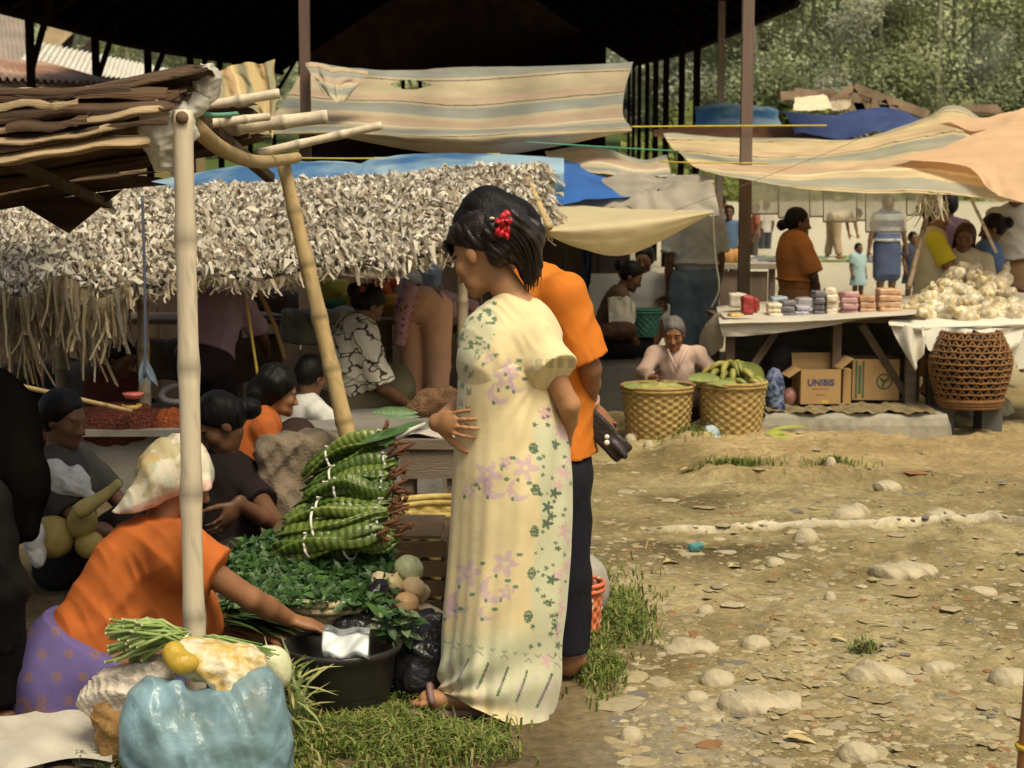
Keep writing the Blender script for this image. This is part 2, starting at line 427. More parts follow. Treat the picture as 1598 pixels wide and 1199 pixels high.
def body_prims(W, s, R_, fat=1.0, hands=None, feet=True, legs=True):
    r, f, u = body_frame(W); fl = np.array(f)
    t = [rc(W['nek'] - u * .11 * s, W['chs'] - u * .04 * s, .125 * s * fat, .118 * s * fat, flat=(fl, .72), k=.05), rc(W['chs'] - u * .04 * s, W['wst'], .115 * s * fat, .108 * s * fat, flat=(fl, .74), k=.05),
         rc(W['wst'], W['pel'], .11 * s * fat, .138 * s * fat, flat=(fl, .8), k=.05), rc(W['shL'], W['shR'], .052 * s, .052 * s, k=.04),
         rc(W['nek'] - u * .03 * s, W['hed'] + R_ @ V((0, -.02, -.055)) * s, .052 * s, .047 * s, k=.03)]
    t += head_prims(W['hed'], R_, s)
    for sd in 'LR':
        sh, e, w = W['sh' + sd], W['el' + sd], W['wr' + sd]
        t += [rc(sh, e, .045 * s * fat, .036 * s * fat, k=.02), rc(e, e + (w - e) * .4, .036 * s * fat, .036 * s * fat, k=.012), rc(e + (w - e) * .4, w, .036 * s * fat, .024 * s * fat, k=.012)]
        hd = (hands or {}).get(sd)
        if hd != 0:
            d, n, c, th = hd[:4] if hd else ((w - e), (-r if sd == 'R' else r), .45, None)
            if th is None:
                dn = V(d).normalized(); nn = V(n); nn = (nn - dn * nn.dot(dn)).normalized(); th = 1 if dn.cross(nn).dot(f + u * .3) > 0 else -1
            t += hand_prims(w, d, n, c, s, th, fc=hd[4] if hd and len(hd) > 4 else None)
        if legs:
            hp, kn, an, to = W['hp' + sd], W['kn' + sd], W['an' + sd], W['to' + sd]
            t += [rc(hp, kn, .082 * s * fat, .055 * s, k=.03), rc(kn, kn + (an - kn) * .35, .053 * s, .054 * s), rc(kn + (an - kn) * .35, an, .054 * s, .033 * s)]
            if feet:
                d = (to - an); t += [rc(an + V((0, 0, -.025)) * s - d * .25, to, .032 * s, .027 * s, flat=(np.array((0, 0, 1.)), .75), k=.03), rc(an, an + V((0, 0, -.03)) * s, .036 * s, k=.02)]
    return t
def skin_cols(v, W, R_, s, skin):
    q = (v - np.array(W['hed'])) @ np.array(R_) / s
    c = np.tile(np.array(skin, np.float32), (len(v), 1))
    n = fbm(v[:, 0] * 18 + v[:, 1] * 7, v[:, 2] * 18, 3, 3)[:, None]
    c *= (.82 + .36 * n)
    ax = np.abs(q[:, 0]); fr = q[:, 1] > .045
    lip = fr & (ax < .024) & (q[:, 2] < -.05) & (q[:, 2] > -.078) & (q[:, 1] > .078)
    c[lip] = np.array((skin[0] * 1.0, skin[1] * .62, skin[2] * .75))
    brow = fr & (np.abs(ax - .032) < .021) & (np.abs(q[:, 2] - .025 + (ax - .03) ** 2 * 6) < .0048)
    eye = fr & (np.abs(ax - .03) < .015) & (np.abs(q[:, 2] - .0005) < .0042) & (q[:, 1] > .06)
    c[brow] = (.012, .009, .008); c[eye] = (.015, .011, .01)
    return c
SKM = lambda: mat('skin', attr=True, rough=.5, var=.1, scale=30, bump=.08, bscale=120, spec=.4)
def hairmat(): return mat('black_hair', (.006, .0048, .0042), rough=.5, var=.5, scale=40, bump=.5, bscale=110, stretch=(1, 1, .25), spec=.16, bdist=.008)
def hair_prims(c, M, s, style):
    c = V(c); X = lambda x, y, z: np.array(c + M @ (V((x, y, z)) * s)); Mn = np.array(M); nf = np.array(M @ V((0, .80, -.60)))
    ps = [el(X(0, -.02, .038), np.array((.085, .1, .096)) * s, Mn, k=.02)]
    if style == 'short':
        ps.append(el(X(0, -.05, -.005), np.array((.078, .07, .07)) * s, Mn, k=.03))
    if style in ('bun', 'lowbun'):
        ps += [el(X(0, -.06, -.0), np.array((.07, .06, .06)) * s, Mn, k=.03), el(X(0, -.135, .03 if style == 'bun' else -.03), np.array((.05, .045, .048)) * s, Mn, k=.012)]
    if style == 'long':
        ps += [rc(X(0, -.06, -.0), X(0, -.1, -.2), .085 * s, .06 * s, flat=(np.array(M @ V((0, 1, 0))), .6), k=.03), rc(X(.06, -.01, 0), X(.07, -.05, -.12), .03 * s, .03 * s, k=.02), rc(X(-.06, -.01, 0), X(-.07, -.05, -.12), .03 * s, .03 * s, k=.02)]
    cut = (X(0, .05, .045), nf)
    return ps, cut
def make_hair(c, M, s, style, res, parent, name='hair', m=None):
    ps, cut = hair_prims(c, M, s, style)
    dn = wr(.0035 * s, 70 / s, 3, .3)
    v, f = sdf(ps, res, .015, [cut], dn, .004)
    return mesh_np(name, v, f, m or hairmat(), parent)
def sleeve(W, sd, fr, r0, r1):
    sh, e, w = W['sh' + sd], W['el' + sd], W['wr' + sd]
    if fr <= 1: return [rc(sh, sh + (e - sh) * fr, r0, r1, cap=(0, 1), k=.03)]
    return [rc(sh, e, r0, r1, k=.03), rc(e, e + (w - e) * (fr - 1), r1, r1 * .92, cap=(0, 1), k=.015)]
def top_prims(W, s, fr=.7, loose=.02, fat=1.0, hem=-.08, sl=(.062, .066), belly=0):
    r, f, u = body_frame(W); fl = np.array(f)
    d = (W['pel'] - W['wst']).normalized(); hp = W['pel'] - d * hem * s
    t = [rc(W['nek'] - u * .115 * s, W['chs'] - u * .04 * s, .125 * s * fat + loose, .12 * s * fat + loose, flat=(fl, .74), k=.05),
         rc(W['chs'] - u * .04 * s, W['wst'], .118 * s * fat + loose, .118 * s * fat + loose, flat=(fl, .8), k=.05),
         rc(W['wst'], hp, .118 * s * fat + loose, .135 * s * fat + loose * 1.2, flat=(fl, .82), cap=(0, 1), k=.03),
         rc(W['shL'], W['shR'], .058 * s, .058 * s, k=.04), rc(W['nek'] - u * .07 * s, W['nek'] - u * .005 * s, .085 * s, .06 * s, cap=(0, 1), k=.03)]
    if belly: t.append(el(W['wst'] + f * .06 * s, np.array((.12, .1, .13)) * s * belly, k=.05))
    frs = fr if isinstance(fr, tuple) else (fr, fr)
    for sd, q in zip('LR', frs):
        if q: t += sleeve(W, sd, q, sl[0] * s, sl[1] * s)
    return t
def trouser_prims(W, s, fr=2.0, wide=1.0, fat=1.0):
    r, f, u = body_frame(W); fl = np.array(f)
    t = [rc(W['wst'] + (W['pel'] - W['wst']) * .3, W['pel'], .112 * s * fat, .142 * s * fat, flat=(fl, .85), k=.04)]
    for sd in 'LR':
        hp, kn, an = W['hp' + sd], W['kn' + sd], W['an' + sd]
        t += [rc(hp, kn, .098 * s * fat * wide ** .5, .074 * s * wide, k=.03, cap=(0, 1) if fr <= 1 else (0, 0))]
        if fr > 1: t += [rc(kn, kn + (an - kn) * (fr - 1), .074 * s * wide, .062 * s * wide, cap=(0, 1), k=.02)]
    return t
def skirt_prims(W, s, fr=1.6, flare=1.0, fat=1.0):
    r, f, u = body_frame(W); fl = np.array(f); km = (W['knL'] + W['knR']) / 2; am = (W['anL'] + W['anR']) / 2
    t = [rc(W['wst'] + (W['pel'] - W['wst']) * .4, W['pel'], .115 * s * fat, .15 * s * fat, flat=(fl, .85), k=.04)]
    for sd in 'LR':
        t += [rc(W['hp' + sd], W['kn' + sd], .105 * s * fat, .09 * s * flare, k=.05)]
    t.append(rc(W['pel'], km, .15 * s * fat, .15 * s * flare, flat=(fl, .8), k=.05, cap=(0, 1) if fr <= 1 else (0, 0)))
    if fr > 1:
        e = km + (am - km) * (fr - 1); t.append(rc(km, e, .14 * s * flare, .15 * s * flare, flat=(fl, .8), cap=(0, 1), k=.05))
    return t
def folds(amp, seed):
    r = np.random.default_rng(seed); a0 = r.uniform(.3, .9)
    def fn(x, y, z):
        s = 0; h = x + .55 * y
        for i, (w_, fr, an) in enumerate(((1.0, 13, a0), (.8, 15, -a0), (.45, 34, a0 * .5))):
            p = h * math.cos(an) + z * math.sin(an); q = -h * math.sin(an) + z * math.cos(an)
            n = vnoise(p * fr + .0 * y, q * fr * .32 + 5, seed % 50 + i * 7); s = s + w_ * (np.abs(2 * n - 1) * 1.8 - .9)
        return amp * s
    return fn
def person(label, W, s, hd=(0, 0, 0), skin=SKIN, hair='short', top=None, bottom=None, res=.01, fat=1.0, hands=None, group=None, feet=True, legs=True, hairm=None, extra=None):
    """top / bottom: (name, material, prims, fold amplitude)"""
    base = V((W['pel'].x, W['pel'].y, min(v.z for v in W.values())))
    t = thing('person', label, 'person', base, group)
    M = head_rot(*hd)
    v, f = sdf(body_prims(W, s, M, fat, hands, feet, legs), res, .02)
    mesh_np('body', v, f, SKM(), t, skin_cols(v, W, M, s, skin))
    if hair: make_hair(W['hed'], M, s, hair, res, t, m=hairm)
    for q in (bottom, top):
        if q is None: continue
        nm, m, ps, amp = q[:4]; cuts = q[4] if len(q) > 4 else ()
        v, f = sdf(ps, res, .03, cuts, folds(amp, len(nm) + int(abs(base.x) * 31) % 97) if amp else None, .01)
        mesh_np(nm, v, f, m, t)
    return t, M
def cloth(name, c=(.5, .5, .5), var=.08, c2=None, kind='noise', scale=9, bump=.25, bs=260, rough=.85, st=(1, 1, 1)):
    return mat(name, c, rough=rough, var=var, scale=scale, bump=bump, bscale=bs, col2=c2, kind=kind, spec=.15, stretch=st, bdist=.004)
# ------------------------------------------------------------------ world, sun, camera
w = bpy.data.worlds.new('World'); sc.world = w; w.use_nodes = True
nt = w.node_tree; bg = nt.nodes['Background']; sky = nt.nodes.new('ShaderNodeTexSky'); sky.sky_type = 'NISHITA'; sky.sun_disc = False
SUN_EL, SUN_AZ = R(60), R(150)      # azimuth clockwise from +Y (seen from above)
sky.sun_elevation = SUN_EL; sky.sun_rotation = SUN_AZ; sky.air_density = 1.0; sky.dust_density = 5.0; sky.ozone_density = .6
tint = nt.nodes.new('ShaderNodeMixRGB'); tint.blend_type = 'MULTIPLY'; tint.inputs[0].default_value = 1; tint.inputs[2].default_value = (1, .95, .80, 1)
nt.links.new(sky.outputs[0], tint.inputs[1]); nt.links.new(tint.outputs[0], bg.inputs['Color']); bg.inputs['Strength'].default_value = .112
sl = bpy.data.lights.new('sun', 'SUN'); sl.energy = 2.4; sl.angle = R(25); sl.color = (1, .91, .70)
so = bpy.data.objects.new('sun', sl); COL.objects.link(so)
sd = V((math.sin(SUN_AZ) * math.cos(SUN_EL), math.cos(SUN_AZ) * math.cos(SUN_EL), math.sin(SUN_EL)))
so.rotation_euler = sd.to_track_quat('Z', 'Y').to_euler(); so.location = (3, -3, 12)
cam = bpy.data.cameras.new('camera'); cam.lens = LENS; cam.sensor_width = 36; cam.clip_end = 2000; cam.clip_start = .05
co = bpy.data.objects.new('camera', cam); COL.objects.link(co); co.location = (0, 0, CZ); co.rotation_euler = (math.pi / 2 - PIT, 0, 0)
sc.camera = co
cam.dof.use_dof = True; cam.dof.focus_distance = 4.9; cam.dof.aperture_fstop = 7
sc.view_settings.view_transform = 'Standard'; sc.view_settings.look = 'None'; sc.view_settings.exposure = 0.3; sc.view_settings.gamma = 1
sc.cycles.max_bounces = 6; sc.cycles.transparent_max_bounces = 12
# ------------------------------------------------------------------ ground
def ghz(x, y):
    """ground height; bumps on the open dirt, a thin worn slab edge at y 8.75..10.1 on the right"""
    x = np.asarray(x, float); y = np.asarray(y, float)
    h = 0.022 * np.maximum(0, y - 15) + 0.08 * np.maximum(0, y - 42)
    near = np.clip((14 - y) / 2, 0, 1) * np.clip((y - 2.5) / .6, 0, 1)
    b = (fbm(x * 1.3, y * 1.3, 5, 3) - .5) * .05 + (fbm(x * 5, y * 5, 9, 4) - .5) * .035 + np.maximum(0, fbm(x * 9, y * 9, 21, 3) - .55) * .10
    open_ = np.clip((x - .35) / .5, 0.25, 1)
    h = h + b * near * open_
    ed = 8.62 + .12 * (fbm(x * 3, x * 0 + 2, 31, 3) - .5) * 2 - .16 * np.clip(x - 1.2, 0, 4)
    sl = np.clip((y - ed) / .03, 0, 1) * np.clip((x - .9) / .25, 0, 1) * np.clip((11.5 - y) / .4, 0, 1) * (1 - np.clip((x - 2.1) / .8, 0, 1) * .75)
    h = h + sl * .06
    cy = 7.25 + .13 * (x - .6); cd = np.abs(y - cy - .02 * np.sin(x * 4))
    h = h + np.clip(1 - (cd / .032) ** 2, 0, 1) ** .5 * .032 * np.clip((x - .55) / .3, 0, 1) * near
    return h
xs = np.concatenate([-np.geomspace(170, 4.2, 22), np.arange(-3.0, 4.6, .032), np.geomspace(4.9, 170, 22)])
ys = np.concatenate([[-30, -12, -5, -2, 1, 2.2], np.arange(2.8, 11.6, .032), np.geomspace(11.9, 215, 34)])
GX, GY = np.meshgrid(xs, ys); GZ = ghz(GX, GY)
gv = np.stack([GX.ravel(), GY.ravel(), GZ.ravel()], 1); nx, ny = len(xs), len(ys)
ii = (np.arange(ny - 1)[:, None] * nx + np.arange(nx - 1)[None]).ravel(); gf = np.stack([ii, ii + 1, ii + nx + 1, ii + nx], 1)
def gcol(x, y):
    n = fbm(x * 2.2, y * 2.2, 40, 4)[..., None]; n2 = fbm(x * 14, y * 14, 44, 3)[..., None]
    a = np.array((.185, .143, .066)); b = np.array((.335, .275, .14)); c = a + (b - a) * np.clip((n - .3) * 2.2, 0, 1); c = c * (.72 + .56 * n2)
    q = lambda cx, cy, r: np.clip(1.4 - np.hypot((x - cx), (y - cy)) / r - .9 * (fbm(x * 6, y * 6, 50, 3) - .5), 0, 1)[..., None]
    g1 = G(1060, 1130); g2 = G(1010, 1180)
    damp = np.maximum(q(g1.x, g1.y, .22), q(g2.x, g2.y, .22)); c = c * (1 - damp) + np.array((.27, .235, .165)) * damp
    kc = np.clip(1.2 - np.abs(y - (7.25 + .13 * (x - .6)) - .02 * np.sin(x * 4)) / .042, 0, 1)[..., None] * (np.clip((x - .55) / .3, 0, 1) * (fbm(x * 4, y * 4, 33, 3) > .30))[..., None]; c = c * (1 - kc) + np.array((.52, .46, .33)) * (.85 + .4 * n2) * kc
    ms = np.clip((fbm(x * 1.1, y * 1.6, 81, 3) - .52) * 6, 0, 1)[..., None] * np.clip((9 - y) / 1, 0, 1)[..., None]; c = c * (1 - .42 * ms) 
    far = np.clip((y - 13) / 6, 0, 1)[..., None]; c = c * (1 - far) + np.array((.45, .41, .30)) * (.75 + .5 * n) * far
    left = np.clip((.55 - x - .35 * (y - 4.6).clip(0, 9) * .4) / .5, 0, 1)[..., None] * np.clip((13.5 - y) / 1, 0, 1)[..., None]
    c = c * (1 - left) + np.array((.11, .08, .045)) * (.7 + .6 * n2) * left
    slab = (np.clip((x - 1.0) / .3, 0, 1) * np.clip((y - 8.6) / .1, 0, 1) * np.clip((11 - y) / .5, 0, 1))[..., None] * .6
    c = c * (1 - slab) + np.array((.36, .26, .125)) * (.85 + .3 * n) * slab
    vf = np.clip((y - 54) / 5, 0, 1)[..., None]; c = c * (1 - vf) + np.array((.07, .10, .03)) * vf
    return c
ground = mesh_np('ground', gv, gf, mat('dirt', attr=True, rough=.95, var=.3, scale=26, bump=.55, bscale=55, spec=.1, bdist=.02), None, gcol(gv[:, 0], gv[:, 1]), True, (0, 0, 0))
tag(ground, kind='structure')
# gravel (uncountable) + individual stones
mb = MB(); mb.usec = True
def gz(x, y): return float(ghz(np.array([x]), np.array([y]))[0])
pts = []
while len(pts) < 14000:
    py = random.uniform(672, 1230); px = random.uniform(880, 1640)
    g = G(px, py)
    if g.x < .3 or (py > 1000 and px < 960): continue
    if g.y > 8.7 and g.x > .95 and random.random() < .85: continue
    pts.append(g)
dn_ = fbm(np.array([p.x for p in pts]) * 2.5, np.array([p.y for p in pts]) * 2.5, 61, 3)
pts = [p for p, d in zip(pts, dn_) if random.random() < .2 + .9 * d ** 1.5]
zz = ghz(np.array([p.x for p in pts]), np.array([p.y for p in pts]))
for p, z in zip(pts, zz):
    r = .004 + .016 * random.random() ** 4 + (random.uniform(.012, .034) if random.random() < .05 else 0); fl_ = .45 if r > .018 else 1
    k = random.uniform(.75, 1.15); tint = random.random()
    c = V((.29, .23, .12)).lerp(V((.39, .335, .22)), tint) * k
    if random.random() < .06: c = V((.25, .13, .06))
    if random.random() < .05: c = V((.16, .15, .13))
    mb.col(tuple(c)); mb.blob((p.x, p.y, z - r * .05), (r * random.uniform(.8, 1.9), r * random.uniform(.8, 1.6), r * fl_ * random.uniform(.18, .42)), rot(0, 0, random.uniform(0, 6)), .2, 0 if r < .012 else 1)
gravel = mb.build('gravel', mat('gravel_stone', attr=True, rough=.9, var=.15, scale=40, bump=.3, bscale=150, spec=.15), smooth=False, loc=(0, 0, 0)); tag(gravel, 'small pale stones scattered over the dirt', 'gravel', kind='stuff')
stone_m = mat('stone', (.42, .36, .24), rough=.9, var=.22, scale=9, bump=.5, bscale=35, spec=.15, bdist=.02)
STN = [(1185, 1108, .20, .13, .06, 'biggest pale stone near the bottom, smooth and domed'), (1372, 1058, .17, .10, .045, 'broad flat stone right of the grass tuft in the dirt'), (1122, 1066, .09, .06, .035, 'flat wedge of stone just above the biggest pale stone'),
       (1100, 957, .05, .035, .03, 'rounded stone in the dirt level with the dress hem flowers'), (1258, 846, .09, .06, .05, 'rounded grey stone just below the concrete strip'), (1295, 939, .035, .025, .03, 'small red brown stone in the dirt'),
       (1156, 684, .085, .075, .075, 'round grey boulder between blue bag and yellow leaves'), (1330, 806, .16, .10, .05, 'pale hump of stone above the concrete strip on its middle'), (1470, 808, .15, .09, .045, 'long pale stone against the concrete strip further right'),
       (1296, 748, .045, .035, .04, 'small white stone at the broken slab edge'), (1385, 770, .13, .09, .06, 'stone hump with pebbles near the worn slab'), (1410, 905, .22, .12, .035, 'wide flat pale rock flush with the dirt'),
       (1340, 1182, .10, .06, .04, 'white flat stone near bottom edge right of the rubbish'), (1575, 1066, .10, .07, .04, 'pale stone beside the bamboo at the right edge'), (1465, 1045, .10, .06, .03, 'greyish flat stone by the right side'),
       (1180, 1010, .08, .06, .03, 'flat buff stone above the damp patch'), (1080, 1013, .17, .09, .025, 'flat rock at the edge of the grass'), (985, 690, .07, .05, .05, 'stone at the foot of the flat topped basket'), (1012, 700, .05, .045, .04, 'smaller stone in front of the flat topped basket'),
       (1540, 648, .32, .24, .15, 'large boulder beside the openwork basket'), (1085, 1092, .06, .04, .02, 'thin dark rimmed stone in the damp patch'), (985, 1154, .05, .04, .035, 'brown stone at the edge of the grey mud'), (1210, 884, .06, .04, .03, 'small stone halfway along the dirt'), (1530, 925, .12, .07, .035, 'pale stone on the right of the dirt lot')]
for px, py, a, b, c, lb in STN:
    c *= .5 if c > .05 and py > 740 else 1
    g = G(px, py); z = gz(g.x, g.y)
    v, f = sdf([el((g.x, g.y, z - c * .05), (a * .5, b * .5 * 1.2, c)), el((g.x + a * .15, g.y + b * .1, z + c * .1), (a * .4, b * .5, c * .7)), el((g.x - a * .22, g.y, z), (a * .35, b * .55, c * .75))], max(.005, a / 26), .02, (), folds(a * .07, int(px)), a * .12)
    o = mesh_np('stone', v, f, stone_m, None, loc=(g.x, g.y, z)); tag(o, lb, 'stone', 'stones on the dirt')
# dry leaves / litter on dirt
lm = mat('dry_litter', (.48, .38, .18), rough=.8, var=.3, scale=20, bump=.2)
for px, py, L, wd, lb in [(px_, py_, L_ * .6, w_ * .6, l_) for px_, py_, L_, w_, l_ in [(1080, 741, .22, .07, 'yellow torn leaf strip below the broken slab edge'), (1050, 884, .14, .05, 'curled yellow leaf left of the blue rubbish'), (1150, 885, .12, .06, 'pale husk right of the curled yellow leaf'), (1110, 857, .18, .02, 'thin green stick by the blue rubbish'), (1375, 980, .12, .03, 'pale straw on the dirt'), (1250, 1163, .16, .07, 'cream paper scrap at the bottom'), (1310, 1004, .10, .05, 'bright pale flake of wood in dirt'), (1480, 1010, .12, .02, 'dry brown twig on right dirt'), (1412, 1010, .05, .04, 'dark brown scrap in the dirt'), (1510, 1150, .12, .02, 'forked dry twig at the bottom right')]]:
    g = G(px, py); z = gz(g.x, g.y); mb = MB()
    ang = random.uniform(-.5, .5)
    mb.leaf((g.x - L / 2, g.y, z + .012), (math.cos(ang), math.sin(ang), .05), (0, 0, 1), L, wd, .25, 5)
    mb.leaf((g.x - L / 3, g.y + .02, z + .014), (math.cos(ang + .5), math.sin(ang + .5), .05), (0, 0, 1), L * .7, wd * .8, .2, 5)
    c = {'g': (.22, .26, .08), 'd': (.10, .05, .03)}.get('g' if 'green' in lb else 'd' if 'dark' in lb or 'brown' in lb else '', None)
    o = mb.build('litter_scrap', lm if c is None else mat('litter_' + ('green' if 'green' in lb else 'brown'), c, bump=.1), loc=(g.x, g.y, z)); tag(o, lb, 'litter')
g = G(1084, 862); v, f = sdf([el((g.x, g.y, .02), (.03, .025, .022)), el((g.x + .02, g.y, .03), (.02, .02, .015))], .004, .01, (), wr(.003, 180, 2, 1), .004)
tag(mesh_np('rubbish_bag', v, f, mat('teal_plastic', (.07, .22, .22), rough=.3, bump=.3, bscale=60), loc=(g.x, g.y, 0)), 'tiny crumpled teal plastic scrap on the dirt', 'litter')
# ------------------------------------------------------------------ grass
def grass(name, label, spots, n, hh, cols):
    vs = []; fs = []; cs = []; gs = []; qs = []
    for _ in range(n):
        cx, cy, rx, ry = random.choices(spots, [s[4] for s in spots])[0][:4]
        a = random.uniform(0, 6.28); q = abs(random.gauss(0, .5)); px = cx + rx * q * math.cos(a); py = cy + ry * q * math.sin(a)
        gs.append(G(px, py)); qs.append(q)
    gx = np.array([g.x for g in gs]); gy = np.array([g.y for g in gs]); keep = fbm(gx * 7, gy * 7, 71, 2) > .25 + .16 * np.array(qs); gzv = ghz(gx, gy)
    for g, kp, z0 in zip(gs, keep, gzv):
        if not kp: continue
        z = float(z0) - .004; h = hh * random.uniform(.35, 1.15); d = random.uniform(0, 6.28); ln = random.uniform(.3, 1.3) * h; wd = random.uniform(.0022, .0048)
        b = V((g.x, g.y, z)); sx = V((math.cos(d + 1.57), math.sin(d + 1.57), 0)) * wd; tp = V((math.cos(d), math.sin(d), 0))
        m_ = b + tp * ln * .4 + V((0, 0, h * .72)); e = b + tp * ln + V((0, 0, h * random.uniform(.55, 1)))
        k = len(vs); vs += [b - sx, b + sx, m_ - sx * .8, m_ + sx * .8, e]; fs += [(k, k + 1, k + 3, k + 2), (k + 2, k + 3, k + 4)]
        c = V(cols[0]).lerp(V(cols[1]), random.random()) * random.uniform(.7, 1.25)
        if random.random() < .12: c = V((.38, .32, .13))
        cs += [tuple(c)] * 5
    o = mesh_np(name, vs, fs, mat('grass_blade', attr=True, rough=.6, var=.1, bump=0, spec=.3, trans=.25), None, cs, False, (0, 0, 0)); tag(o, label, 'grass', kind='stuff')
grass('grass', 'short green grass at the edge of the dirt by the dress and basin', [(560, 1150, 190, 75, 5), (480, 1130, 70, 90, 2), (955, 965, 70, 75, 2.6), (930, 1040, 65, 50, 2.0), (720, 1165, 110, 40, 2), (915, 905, 30, 40, .7), (300, 1190, 200, 30, 1), (985, 970, 40, 30, .5), (1080, 690, 60, 12, .5), (1150, 742, 90, 9, .8), (1300, 745, 60, 6, .3)], 17000, .058, [(.09, .14, .025), (.24, .28, .065)])
grass('grass_tuft', 'lone tuft of grass on the open dirt', [(1352, 1020, 22, 8, 1)], 150, .06, [(.16, .2, .06), (.3, .32, .12)])
# ------------------------------------------------------------------ market hall
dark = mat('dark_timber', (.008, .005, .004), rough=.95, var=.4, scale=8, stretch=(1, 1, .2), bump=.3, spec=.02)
soffit_m = mat('shade_black_soffit', (.0035, .0025, .002), rough=1.0, var=.4, scale=3, bump=.2, spec=0)  # near-black base colour carries the deep shade under the hall roof
greyw = mat('weathered_timber', (.20, .15, .12), rough=.85, var=.3, scale=10, stretch=(1, 1, .15), bump=.4, bscale=60)
hall = thing('market_hall', 'large dark open sided market hall with upswept eaves on rows of timber posts', 'market hall', (-1.3, 19, terr(19)))
EL = [(-160, -35, 16), (0, 8, 19.2), (110, 38, 22), (190, 62, 25), (270, 78, 29), (390, 97, 37.6), (440, 112, 43)]
ER = [(1394, -52, 16.5), (1242, 0, 21.6), (1185, 26, 24.5), (1150, 44, 27.1), (1090, 70, 32.7), (1040, 86, 39), (985, 100, 47)]
eL = [P(*q) for q in EL]; eR = [P(*q) for q in ER]
def along(pl, t):
    t *= len(pl) - 1; i = min(int(t), len(pl) - 2); return pl[i].lerp(pl[i + 1], t - i)
mb = MB()
def roofp(u, v, dz=0):
    a, b = along(eL, v), along(eR, v); p = a.lerp(b, u); p.z += 3.2 * (1 - abs(2 * u - 1)) + dz; return p
mb.grid(lambda u, v: roofp(u, v), 12, 21); n0 = len(mb.v)
mb.grid(lambda u, v: roofp(u, v, .16), 12, 21)
for j in range(21):
    for i in (0, 12):
        a = j * 13 + i; b = a + 13; mb.f.append((a, b, b + n0, a + n0))
for i in range(12):
    for j in (0, 21):
        a = j * 13 + i; mb.f.append((a, a + 1, a + 1 + n0, a + n0))
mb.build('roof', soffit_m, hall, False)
mb = MB()
for pl in (eL, eR): mb.tube([p + V((0, 0, -.04)) for p in pl[1:]], .07, 6)
for v in np.linspace(.1, .95, 12):
    pts = [roofp(u, v, -.06) for u in np.linspace(0, 1, 7)]; mb.tube(pts, .05, 5)
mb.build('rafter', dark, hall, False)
def roof_z(x, y):
    for pl in (eL, eR):
        if (x < -1.3) == (pl is eL):
            for a, b in zip(pl, pl[1:]):
                if a.y <= y <= b.y: return a.z + (b.z - a.z) * (y - a.y) / (b.y - a.y)
    return 5.5
LP = [(60, 11), (160, 10), (240, 10), (305, 9), (350, 8), (395, 7), (432, 6)]
for px, w_ in LP:
    Y = -5.9 * F / (px - 799); x = -5.9; wd = w_ / F * Y; z0 = terr(Y); z1 = roof_z(x, Y) + .12
    MB().bar((x, Y, z0), (x, Y, z1), wd, wd).build('post', dark, hall, False)
    s_ = Y / F
    MB().bar((x, Y, z1 - .9), (x + 62 * s_ * .6, Y, z1 + .05), wd * .7, wd * .8).build('brace', dark, hall, False)
for px, w_ in [(1120, 10), (1083, 10), (1060, 9), (1036, 9), (1020, 8), (1007, 6.5), (995, 6), (986, 5), (979, 4.5)]:
    Y = 3.1 * F / (px - 799); x = 3.1; wd = w_ / F * Y; z0 = terr(Y); z1 = roof_z(x, Y) + .15
    MB().bar((x, Y, z0), (x, Y, z1), wd, wd).build('post', greyw if px == 1120 else dark, hall, False)
mb = MB()
zb = terr(46.5)
for i in range(4, 22):
    x0 = -8 + i * .5
    if not -3.8 < x0 < -1.9: mb.box((x0, 46.5, zb + 4.9), (.5, .06, 9.8))
    else: mb.box((x0, 46.5, zb + 1.93), (.5, .06, 3.86)); mb.box((x0, 46.5, zb + 7.1), (.5, .06, 5.4)); mb.box((x0 - .19, 46.5, zb + 4.13), (.12, .06, .54))
for k in range(3): mb.box((-1.6, 46.6, zb + 1 + k * 2.6), (8.8, .08, .12))
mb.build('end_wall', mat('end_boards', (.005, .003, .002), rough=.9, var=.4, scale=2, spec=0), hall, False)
mb = MB(); 
for i in range(13):
    x0 = -5.5 + i * .62
    mb.box((x0, 30, terr(30) + .55 + .1 * (i % 3)), (.6, .5, 1.1 + .2 * (i % 3)))
mb.build('stall_partition', mat('hall_partition', (.045, .028, .02), var=.5, scale=3), hall, False)
# two nearer market poles
def bamboo(name, label, a, b, r0, r1, m, nodes=6, parent=None, bend=(0, 0, 0), cat='pole', group=None):
    mb = MB(); a = V(a); b = V(b); path = []; rs = []; sh = []; K = 10; k = nodes * K; jog = V((0, 0, 0)); rr_ = random.Random(int(a.x * 97 + b.z * 31))
    for i in range(k + 1):
        if i % K == 0: jog = jog * .4 + V((rr_.gauss(0, .05), rr_.gauss(0, .05), 0)) * r0
        t = i / k; path.append(a.lerp(b, t) + V(bend) * math.sin(math.pi * t) + jog); q = i % K; r = r0 + (r1 - r0) * t; inn = 0 < i < k
        rs.append(r * (1.0 + (.13 if q == 0 and inn else .05 if q in (1, K - 1) and inn else -.02 * math.sin(q / K * math.pi)))); sh.append(.55 if q == 0 and inn else 1.12 if q == 1 else .86 if q == K - 1 else 1.0)
    mb.usec = True; n = 16; mb.tube(path, rs, n); m2 = BAMC.get(m.name, (.4, .3, .15))
    for i in range(k + 1):
        for j in range(n):
            st = 1 - .22 * (rr_.random() < .08); mb.c[i * n + j] = tuple(x * sh[i] * st for x in m2)
    o = mb.build(name, bambm(m), parent, True)
    if parent is None: tag(o, label, cat, group)
    return o
BAMC = {'old_bamboo': (.30, .24, .15), 'pale_bamboo': (.62, .53, .38), 'yellow_bamboo': (.46, .33, .15), 'brown_stick': (.22, .15, .08), 'brown_bamboo': (.30, .13, .035)}
